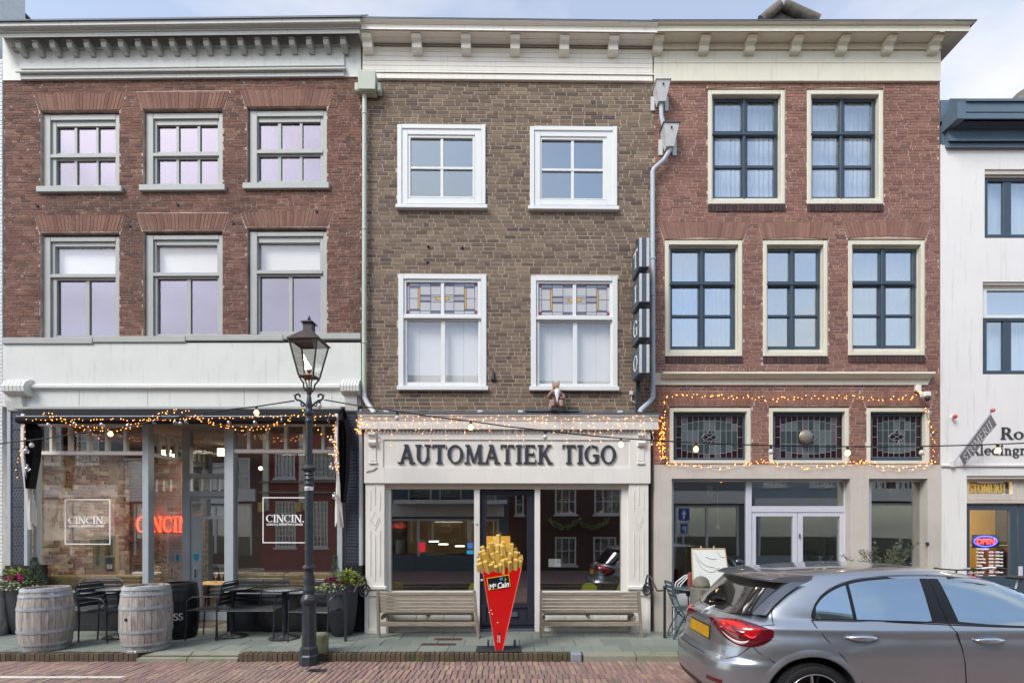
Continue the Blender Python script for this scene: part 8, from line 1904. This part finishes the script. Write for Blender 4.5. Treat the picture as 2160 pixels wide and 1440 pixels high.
# wheel arch lips, liners, wheels
tyre_m = rub; rimm = mat('black_alloy', (30,31,34), .25, .1, 10, metal=.6); lip = mat('polished_rim', (196,200,206), .2, .05, 10, metal=.9)
for x0 in WX:
    for sd in (-1, 1):
        pts = []
        for i in range(25):
            a_ = radians(-8+i*196/24); xx, zz2 = x0+.392*cos(a_), .33+.392*sin(a_); pts.append((xx, sd*(halfw(xx, max(zz2, .2))+.004), max(zz2, .18)))
        b = MB(); Q = []
        for i in range(25):
            a_ = radians(-8+i*196/24)
            for r, o_ in ((.374, -.002), (.374, .014), (.392, .012), (.430, .001)):
                xx, zz2 = x0+r*cos(a_), max(.18, .33+r*sin(a_)); Q.append((xx, sd*(halfw(xx, max(zz2, .2))+o_), zz2))
        Fc = [(i*4+k, i*4+k+1, i*4+5+k, i*4+4+k) if sd > 0 else (i*4+k, i*4+4+k, i*4+5+k, i*4+k+1) for i in range(24) for k in range(3)]
        b.poly(Q, Fc).build('arch_lip', cp, car, smooth=True)
        y1_, y0_ = sd*.885, sd*.67; w_ = empty('wheel'); w_.parent = car
        R0 = WR
        pr = [(R0-.075, y0_), (R0-.03, y0_), (R0-.006, y0_+sd*.02), (R0, y0_+sd*.05), (R0, y1_-sd*.05), (R0-.006, y1_-sd*.02), (R0-.025, y1_-sd*.004), (R0-.06, y1_), (R0-.075, y1_-sd*.005)]
        n = 48; P_ = []
        for r, yy_ in pr:
            for i in range(n): a_ = 2*pi*i/n; P_.append((x0+r*cos(a_), yy_, WR+r*sin(a_)))
        Fc = [(k*n+i, k*n+(i+1) % n, (k+1)*n+(i+1) % n, (k+1)*n+i) for k in range(len(pr)-1) for i in range(n)]
        if sd < 0: Fc = [f[::-1] for f in Fc]
        MB().poly(P_, Fc).build('tyre', tyre_m, w_, smooth=40)
        b = MB()
        for i in range(64):
            a_ = 2*pi*i/64
            for f0, f1 in ((.06,.40),(.60,.94)):
                ya, yb_ = y0_+(y1_-y0_)*f0, y0_+(y1_-y0_)*f1; c0, s0 = cos(a_), sin(a_); c1, s1 = cos(a_+.06), sin(a_+.06)
                b.hexa([(x0+R0*.985*c0,ya,WR+R0*.985*s0),(x0+R0*.985*c1,ya,WR+R0*.985*s1),(x0+R0*.985*c1,yb_,WR+R0*.985*s1),(x0+R0*.985*c0,yb_,WR+R0*.985*s0)], [(x0+(R0+.006)*c0,ya,WR+(R0+.006)*s0),(x0+(R0+.006)*c1,ya,WR+(R0+.006)*s1),(x0+(R0+.006)*c1,yb_,WR+(R0+.006)*s1),(x0+(R0+.006)*c0,yb_,WR+(R0+.006)*s0)])
        tag(b.build('tread_blocks', tyre_m, w_), kind='stuff')
        b = MB(); b.tube([(x0+.238*cos(2*pi*i/40), y1_-sd*.006, WR+.238*sin(2*pi*i/40)) for i in range(41)], .006, 6); b.build('rim', lip, w_, smooth=True)
        b = MB(); b.tube([(x0, y0_+sd*.02, WR), (x0, y0_+sd*.03, WR)], .236, 32); b.tube([(x0, y1_-sd*.05, WR), (x0, y1_-sd*.02, WR)], .06, 20); b.build('hub', rimm, w_)
        for k in range(5):
            for dq in (-.13, .13):
                a_ = 2*pi*k/5+pi/2+dq; MB().tube([(x0+.05*cos(a_), y1_-sd*.03, WR+.05*sin(a_)), (x0+.232*cos(a_), y1_-sd*.012, WR+.232*sin(a_))], [.016, .012], 6).build('spoke', lip if dq > 0 else rimm, w_)
        MB().tube([(x0, sd*.60, .33), (x0, sd*.665, .33)], .371, 36).build('arch_liner', gap, car)
# tail: rear window, spoiler, lights, plate, bumper line
rearpatch('rear_window', M.setdefault('car_rear', mat('dark_rear_glass', (22,24,26), .03, .1, 4, spec=.9, coat=1.0)), lambda y: (.995+.03*(y/.68)**2, 1.315-.02*(y/.6)**2), -.60, .60, .004, 40, 16)
for sd in (-1, 1):
    P_ = []; n = 10
    for i in range(n+1):
        z = 1.025+(1.31-1.025)*i/n
        for k in range(7): y = sd*(.605+(.085-.045*i/n)*k/6); P_.append((rearx(y, z)-.003, y, z))
    Fc = [(i*7+k, i*7+k+1, i*7+8+k, i*7+7+k) if sd > 0 else (i*7+k, i*7+7+k, i*7+8+k, i*7+k+1) for i in range(n) for k in range(6)]
    MB().poly(P_, Fc).build('pillar_trim', mat('gloss_grey_trim', (70,78,92), .08, .05, 3, coat=1) if 'gloss_grey_trim' not in bpy.data.materials else bpy.data.materials['gloss_grey_trim'], car, smooth=True)
sp = MB(); n = 24; P_ = []
for i in range(n+1):
    y = -.60+1.20*i/n; k = abs(y)/.60; xr_ = .40+.13*k**3; zt_ = 1.372-.018*k*k
    xb = rearx(y*.92, 1.345)+.16
    P_ += [(xb+.05, y, zt_+.022-.012*k), (xr_+.08, y, zt_-.002), (xr_, y, zt_-.030), (xr_+.01, y, zt_-.048), (xb-.02, y, zt_-.058)]
Fc = [(i*5+k, i*5+k+1, i*5+6+k, i*5+5+k) for i in range(n) for k in range(4)]+[(0,1,2,3,4)[::-1], tuple(n*5+k for k in range(5))]
sp.poly(P_, Fc).build('roof_spoiler', cp, car, smooth=50)
tl_r = mat('tail_light_red', (190,14,20), .08, .1, 30, coat=1.0, c2=(140,8,14)); tl_d = mat('tail_light_dark_red', (92,12,26), .06, .1, 20, coat=1.0); tl_w = mat('tail_light_clear', (214,196,196), .15, .1, 60, coat=1.0); tl_b = emat('tail_light_inner', (255,40,34), .12)
# the light wraps the corner: paramatrised by angle in plan
def wrap_pt(f, z, off):
    """f: -1 rear centre side .. along outline from y=-.45 on the tail to x=.62 on the flank"""
    xr, xf, w_, n = interp(XR, z), interp(XF, z), interp(WD_, z), interp(NE, z); c_, a_ = (xr+xf)/2, (xf-xr)/2
    g_ = pi+f; s_, q = sin(g_), cos(g_); e_ = 2/n
    x, y = c_+a_*math.copysign(abs(q)**e_, q), w_*math.copysign(abs(s_)**e_, s_)*haunch(c_+a_*math.copysign(abs(q)**e_, q), z); 
    nx, ny = (abs((x-c_)/a_)**(n-1))/a_*math.copysign(1, x-c_), (abs(y/w_)**(n-1))/w_*math.copysign(1, y); L_ = math.hypot(nx, ny)
    return (x+nx/L_*off, y+ny/L_*off, z)
def wrap(name, m, f0, f1, zb, zt, off, sd, n=36, rows=8, par=None, lens=0.0):
    P_ = []
    for i in range(n+1):
        t_ = i/n; f = f0+(f1-f0)*t_; b0, b1 = zb(t_), zt(t_)
        for k in range(rows+1):
            e_ = lens*(1-(2*k/rows-1)**2)*(1-(2*t_-1)**4); x, y, z = wrap_pt(f, b0+(b1-b0)*k/rows, off+e_); P_.append((x, y*(1 if sd < 0 else -1), z))
    q = rows+1; Fc = [(i*q+k, (i+1)*q+k, (i+1)*q+k+1, i*q+k+1) if sd < 0 else (i*q+k+1, (i+1)*q+k+1, (i+1)*q+k, i*q+k) for i in range(n) for k in range(rows)]
    return MB().poly(P_, Fc).build(name, m, par or car, smooth=True)
F0, F1 = .020, .93
def eye_b(t): return .925-.16*max(0,math.sin(pi*t**1.35))**.62-.03*t
def eye_t(t): return .925+.055*max(0,math.sin(pi*t**1.1))**.6-.03*t
def blend(a_, b_, k): return lambda t: a_(t)+(b_(t)-a_(t))*k
for sd in (-1, 1):
    tlp = empty('tail_light'); tlp.parent = car
    wrap('dark_lens', tl_d, F0, F1, eye_b, eye_t, .004, sd, lens=.014, par=tlp)
    wrap('red_lens', tl_r, F0+.12, F1-.09, blend(eye_b, eye_t, .30), blend(eye_b, eye_t, .93), .008, sd, lens=.014, par=tlp)
    wrap('bright_curve', tl_b, F0+.20, F1-.2, blend(eye_b, eye_t, .78), blend(eye_b, eye_t, .90), .0105, sd, lens=.012, par=tlp)
    wrap('bright_curve', tl_b, F0+.50, F1-.16, blend(eye_b, eye_t, .36), blend(eye_b, eye_t, .46), .0105, sd, lens=.012, par=tlp)
    wrap('inner_lamp', tl_d, F0+.40, F0+.64, blend(eye_b, eye_t, .42), blend(eye_b, eye_t, .70), .0115, sd, lens=.016, par=tlp)
    wrap('clear_strip', tl_w, F0+.16, F1-.2, blend(eye_b, eye_t, .08), blend(eye_b, eye_t, .24), .007, sd, lens=.010, par=tlp)
    rf_ = wrap('bumper_reflector', tl_d, .16, .42, lambda t: .395, lambda t: .43, .004, sd, n=12, rows=2)
tg = mat('chrome', (214,216,220), .12, .02, 5, metal=1.0)
rearpatch('number_plate', mat('yellow_plate', (206,158,20), .4, .12, 6, c2=(170,126,24)), lambda y: (.735, .845), -.26, .26, .006, 16, 4)
rearpatch('plate_recess', cpd, lambda y: (.725, .856), -.275, .275, .002, 16, 4)
o = MB(); cz_ = .965; xx = rearx(0, cz_)-.006
o.tube([(rearx(.045*cos(2*pi*i/24), cz_+.045*sin(2*pi*i/24))-.006, .045*cos(2*pi*i/24), cz_+.045*sin(2*pi*i/24)) for i in range(25)], .005, 6)
for k in range(3): a_ = pi/2+k*2*pi/3; o.tube([(xx-.002, 0, cz_), (rearx(.045*cos(a_), cz_+.042*sin(a_))-.006, .043*cos(a_), cz_+.043*sin(a_))], [.008, .003], 6)
o.build('star_badge', tg, car)
t_ = sans_text('badge', 'A 35', .052, tg, car, (rearx(-.52, .655)-.012, -.46, .645), rot=(pi/2, 0, -pi/2-.12), bold=.001)
t_.rotation_euler = (pi/2, 0, -pi/2+.28)
def rline(pts, r, nm, m=gap): return MB().tube([(rearx(y, z)-.0, y, z) for y, z in pts], r, 5).build(nm, m, car, smooth=True)
rline([(-.80,.86),(-.72,.76),(-.66,.66),(-.60,.625),(-.3,.61),(0,.605),(.3,.61),(.60,.625),(.66,.66),(.72,.76),(.80,.86)], .0035, 'panel_gap')
rline([(y, .985+.03*(y/.68)**2) for y in [-.68+.068*i for i in range(21)]], .0035, 'panel_gap')
wp = empty('rear_wiper'); wp.parent = car
MB().tube([(rearx(.05,1.07)-.03, .05, 1.06), (rearx(.0,1.09)-.035, .0, 1.085), (rearx(-.12,1.11)-.03, -.12, 1.085)], [.022,.018,.01], 8).build('wiper_arm', cpd, wp, smooth=True)
MB().tube([(rearx(.02,1.09)-.022, .02, 1.095), (rearx(-.28,1.06)-.018, -.30, 1.06)], .006, 6).build('wiper_blade', cpd, wp)
# interior glimpsed shapes are hidden by the mirrored glass; sill, bumper skirts, mirrors, headlights, windscreen
rearpatch('bumper_skirt', cpd, lambda y: (.19, .31), -.72, .72, .004, 24, 4)
for sd in (-1, 1):
    sidepatch('side_sill', cpd, lambda x: .235, lambda x: .19, 1.25, 3.1, .006, 20, 2, sd)
    x, z = 3.05, 1.02; mr = empty('door_mirror'); mr.parent = car
    MB().ball((x, sd*(.93), z+.03), .09, 14, 9, .72).build('mirror_housing', cp, mr, smooth=True); MB().tube([(x+.02, sd*.80, z-.03), (x, sd*.90, z)], .02, 8).build('mirror_arm', cpd, mr)
b = MB(); P_ = []; n = 24
for i in range(n+1):
    y = -.66+1.32*i/n
    for k in range(13):
        z = 1.00+(1.385-1.00)*k/12; xr, xf, w_, ne = interp(XR, z), interp(XF, z), interp(WD_, z), interp(NE, z); c_, a_ = (xr+xf)/2, (xf-xr)/2; yy_ = y*(w_/.80); kk = min(1, abs(yy_/w_)); P_.append((c_+a_*(1-kk**ne)**(1/ne)+.004, yy_, z))
Fc = [(i*13+k, (i+1)*13+k, (i+1)*13+k+1, i*13+k+1) for i in range(n) for k in range(12)]; b.poly(P_, Fc).build('windscreen', M['car_rear'], car, smooth=True)
# ================================================================== houses across the street (seen mirrored in the shop windows)
OY = -13.0
def mx_(px): return (px-1080)/51.4
def mz_(py): return CZ-(py-1111)/51.4
def opp(x0, x1, h, m, wins, label, fm, extra=None, shop=None):
    t = empty('opposite_house', (0, OY, 0), 0, label, 'house')
    rects = [(a, b_, z0, z1) for a, b_, z0, z1, *_ in wins]
    if shop: rects.append((x0+.4, x1-.4, .5, shop))
    b = MB(); wl = wall_with_holes(Frame(0,0,0), t, x0, x1, SZ, h, 0, -.25, rects, m, 'wall')
    for v_ in wl.data.vertices: v_.co.y = v_.co.y
    MB().box(x0, x1, -8, -.6, SZ, h).build('rear_mass', M['inner_dark'], t)
    MB().box(x0, x1, -.6, .35, h, h+.35).build('cornice', fm, t)
    for a, b_, z0, z1, nx, nz in wins:
        w_ = MB(); f = .07
        w_.box(a, a+f, -.02, -.1, z0, z1); w_.box(b_-f, b_, -.02, -.1, z0, z1); w_.box(a+f, b_-f, -.021, -.1, z1-f, z1); w_.box(a+f, b_-f, -.021, -.1, z0, z0+f)
        for i in range(1, nx): x = a+(b_-a)*i/nx; w_.box(x-.018, x+.018, -.03, -.09, z0+f, z1-f)
        for i in range(1, nz): z = z0+(z1-z0)*i/nz; w_.box(a+f, b_-f, -.032, -.088, z-.018, z+.018)
        w = w_.build('window', fm, t); MB().box(a+.03, b_-.03, -.08, -.086, z0+.03, z1-.03).build('pane', M['g_low_b'], w); MB().box(a-.06, b_+.06, .06, -.05, z0-.08, z0-.001).build('window_sill', fm, w)
        if (int(a*7) % 3): MB().box(a+.03, b_-.03, -.3, -.31, z0, z1).build('curtain', M['curtain'] if int(a*5) % 2 else M['inner'], w)
    if shop:
        s_ = MB(); s_.box(x0+.4, x1-.4, -.05, -.12, shop-.1, shop); s_.box(x0+.4, x0+.5, -.05, -.12, .5, shop-.1); s_.box(x1-.5, x1-.4, -.05, -.12, .5, shop-.1); s_.box((x0+x1)/2-.05, (x0+x1)/2+.05, -.05, -.12, .5, shop-.1); w = s_.build('shop_window', fm, t); MB().box(x0+.45, x1-.45, -.09, -.095, .5, shop-.05).build('pane', M['g_shop'], w)
        MB().box(x0+.2, x1-.2, .12, -.0, shop+.08, shop+.6).build('shop_fascia', fm, t)
    return t
ow = mat('white_trim', (214,214,210), .5, .05, 4); og = mat('slate_blue_render', (92,108,118), .8, .1, 3); om = mat('maroon_render', (132,48,50), .8, .1, 3); ob_ = mat('dark_brown_brickwork', (98,74,66), .9, .25, 14, .4, 30); ok_ = mat('grey_render', (120,122,124), .9, .08, 3); od = mat('pale_blue_render', (150,160,166), .8, .08, 3)
def W4(px0, px1, py0, py1, nx=2, nz=2): return (mx_(px0), mx_(px1), mz_(py1), mz_(py0), nx, nz)
HH = 7.7
opp(-22, -17.2, HH-.6, ok_, [(-21,-20,4.4,6.4,2,2),(-19.3,-18.3,4.4,6.4,2,2)], 'grey rendered house across the street, far left in the mirror image', ow, shop=2.9)
opp(-17.2, mx_(505), HH, ob_, [W4(160,240,960,1040,2,2), W4(300,380,960,1040,2,2), W4(420,480,960,1040,2,2)], 'dark brown house with three windows across the street, mirrored in the left restaurant window', ow, shop=2.7)
# maroon house with pilasters
x0, x1 = mx_(505), mx_(705)
mh = opp(x0, x1, HH+.3, om, [W4(535,580,950,1005,5,4), W4(620,668,950,1005,5,4), W4(536,582,1055,1155,6,8), W4(604,652,1055,1155,6,8), (mx_(545), mx_(590), 6.2, 7.8, 4, 4), (mx_(625), mx_(668), 6.2, 7.8, 4, 4)], 'maroon house with pale pilasters and many paned windows across the street', ow)
for px in (517, 597, 682): MB().box(mx_(px)-.12, mx_(px)+.12, .001, .10, 2.4, HH).build('pilaster', M['cream_c'], mh)
for py in (1012, 1035): MB().box(x0, x1, .001, .2, mz_(py+3), mz_(py)).build('string_course', M['inner'], mh)
for px in (510, 592, 678): MB().box(mx_(px)-.12, mx_(px)+.12, .001, .22, mz_(1078), mz_(1058)).build('gilt_console', M['gold'], mh)
gh = opp(mx_(705), mx_(1090), HH-.2, og, [W4(876,926,1022,1069,1,1), W4(941,990,1022,1072,1,1), W4(1020,1064,1022,1078,1,1), (mx_(760), mx_(810), 3.4, 5.2, 1, 2), (mx_(880), mx_(930), 5.8, 7.2, 1, 1), (mx_(1000), mx_(1050), 5.8, 7.2, 1, 1)], 'slate blue house with balcony and lit shop across the street', ow, shop=2.05)
b = MB(); b.box(mx_(855), mx_(1085), .001, .9, 2.62, 2.78); b.build('balcony_floor', ow, gh)
for k in range(46): x = mx_(857)+k*(mx_(1083)-mx_(857))/45; MB().box(x-.01, x+.01, .86, .88, 2.78, 3.75).build('balcony_bar', M['black'], gh)
MB().box(mx_(857), mx_(1083), .85, .89, 3.75, 3.79).build('balcony_rail', M['black'], gh)
MB().box(mx_(870), mx_(1070), -.55, -.58, .6, 2.0).build('glowing_interior_wall', emat('glowing_shop_interior', (170,132,80), .16), gh)  # the wall itself glows, standing in for the shop's lamplight
for x, w_ in ((930, 30), (960, 30), (1010, 24)): MB().box(mx_(x), mx_(x+w_), -.4, -.44, 1.9, 1.93).build('tube_lamp', emat('opposite_tube_lamp', (255,250,235), 1.6, False), gh)
q = tag(MB().box(mx_(900), mx_(912), .02, .0, mz_(1163), mz_(1144)).build('light_box', emat('red_blue_light_box', (214,44,60), 1.2, False), loc=(0, OY, 0)), 'small glowing red and blue light box on the slate blue house across the street', 'sign')
opp(mx_(1090), mx_(1410), HH-.4, ob_, [W4(1103,1122,1040,1085,1,2), W4(1188,1234,1028,1084,3,2), W4(1272,1330,1028,1084,3,2), W4(1188,1234,1132,1192,3,2), W4(1270,1320,1132,1192,3,2), (mx_(1188), mx_(1234), 5.9, 7.3, 3, 2), (mx_(1275), mx_(1325), 5.9, 7.3, 3, 2), W4(1352,1392,1028,1084,3,2)], 'dark brown brick house with white sash windows across the street', ow)
g_ = empty('garland', (0, OY, 0), 0, 'pale leafy garland swagged on the dark brown brick house across the street', 'garland'); b = MB(); R = random.Random(6)
for s_ in range(2):
    for i in range(160): t_ = i/160; x = mx_(1175+s_*62+t_*62); z = mz_(1105)-.35*(1-(2*t_-1)**2)+.2; leaf(b, (x, .12, z), (R.uniform(-1,1), R.uniform(0,1), R.uniform(-1,1)), .16, .07, R)
tag(b.build('foliage', lm_['ivy'], g_), kind='stuff')
opp(mx_(1410), mx_(1590), HH-.9, ok_, [(mx_(1440), mx_(1480), 4.6, 6.4, 2, 2), (mx_(1520), mx_(1560), 4.6, 6.4, 2, 2)], 'grey rendered house with dark ground floor across the street', ow, shop=2.6)
opp(mx_(1590), mx_(1820), HH-.5, od, [(mx_(1620), mx_(1670), 3.4, 5.2, 2, 2), (mx_(1720), mx_(1770), 3.4, 5.2, 2, 2), (mx_(1620), mx_(1670), 6, 7.4, 2, 2)], 'pale blue rendered house across the street', ow, shop=2.3)
opp(mx_(1820), mx_(2250), HH, ob_, [W4(1850,1885,990,1040,2,2), W4(1905,1935,990,1040,2,2), W4(1970,2010,990,1040,2,2), (mx_(2080), mx_(2130), 3.6, 5.2, 2, 2)], 'brown brick house with white windows across the street, far right', ow, shop=2.7)
# blue one-way sign and parking sign, standing behind the camera, mirrored in the gallery window
def tsign(px, label, blue2=True):
    d_ = 21.0-9.1; # mirrored distance: pole stands 3.4 m in front of the opposite houses
    yv = 3.5; X = (px-1080)*(yv+12.1)/F*0+ (px-1080)*(8.5+9.6)/F; Y = -9.6
    t = empty('traffic_sign', (X, Y, SZ), 0, label, 'traffic sign')
    s = F/18.1; Z = lambda py: CZ-(py-1111)/s-SZ
    MB().tube([(0,0,0),(0,0,Z(1068))], .028, 10).build('pole', M['zinc'], t)
    bl_ = mat('sign_blue', (30,90,170), .4, .03); p1 = MB().cbox(-.2, .2, .035, .045, Z(1097), Z(1071), .01).build('one_way_plate', bl_, t)
    MB().extr([(-.035, Z(1094)), (.035, Z(1094)), (.035, Z(1084)), (.10, Z(1084)), (0, Z(1073.5)), (-.10, Z(1084)), (-.035, Z(1084))], .046, .049).build('arrow', M['decal'], p1)
    p2 = MB().cbox(-.17, .17, .035, .045, Z(1131), Z(1099), .01).build('parking_plate', M['zinc'], t); MB().cbox(-.12, .12, .046, .05, Z(1124), Z(1104), .005).build('blue_field', bl_, p2)
    sans_text('lettering', 'P', .3, M['decal'], p2, (.09, .052, Z(1122)), rot=(pi/2, 0, pi), bold=.004)
tsign(1450, 'blue one way arrow sign with parking plate, mirrored in the left gallery window')
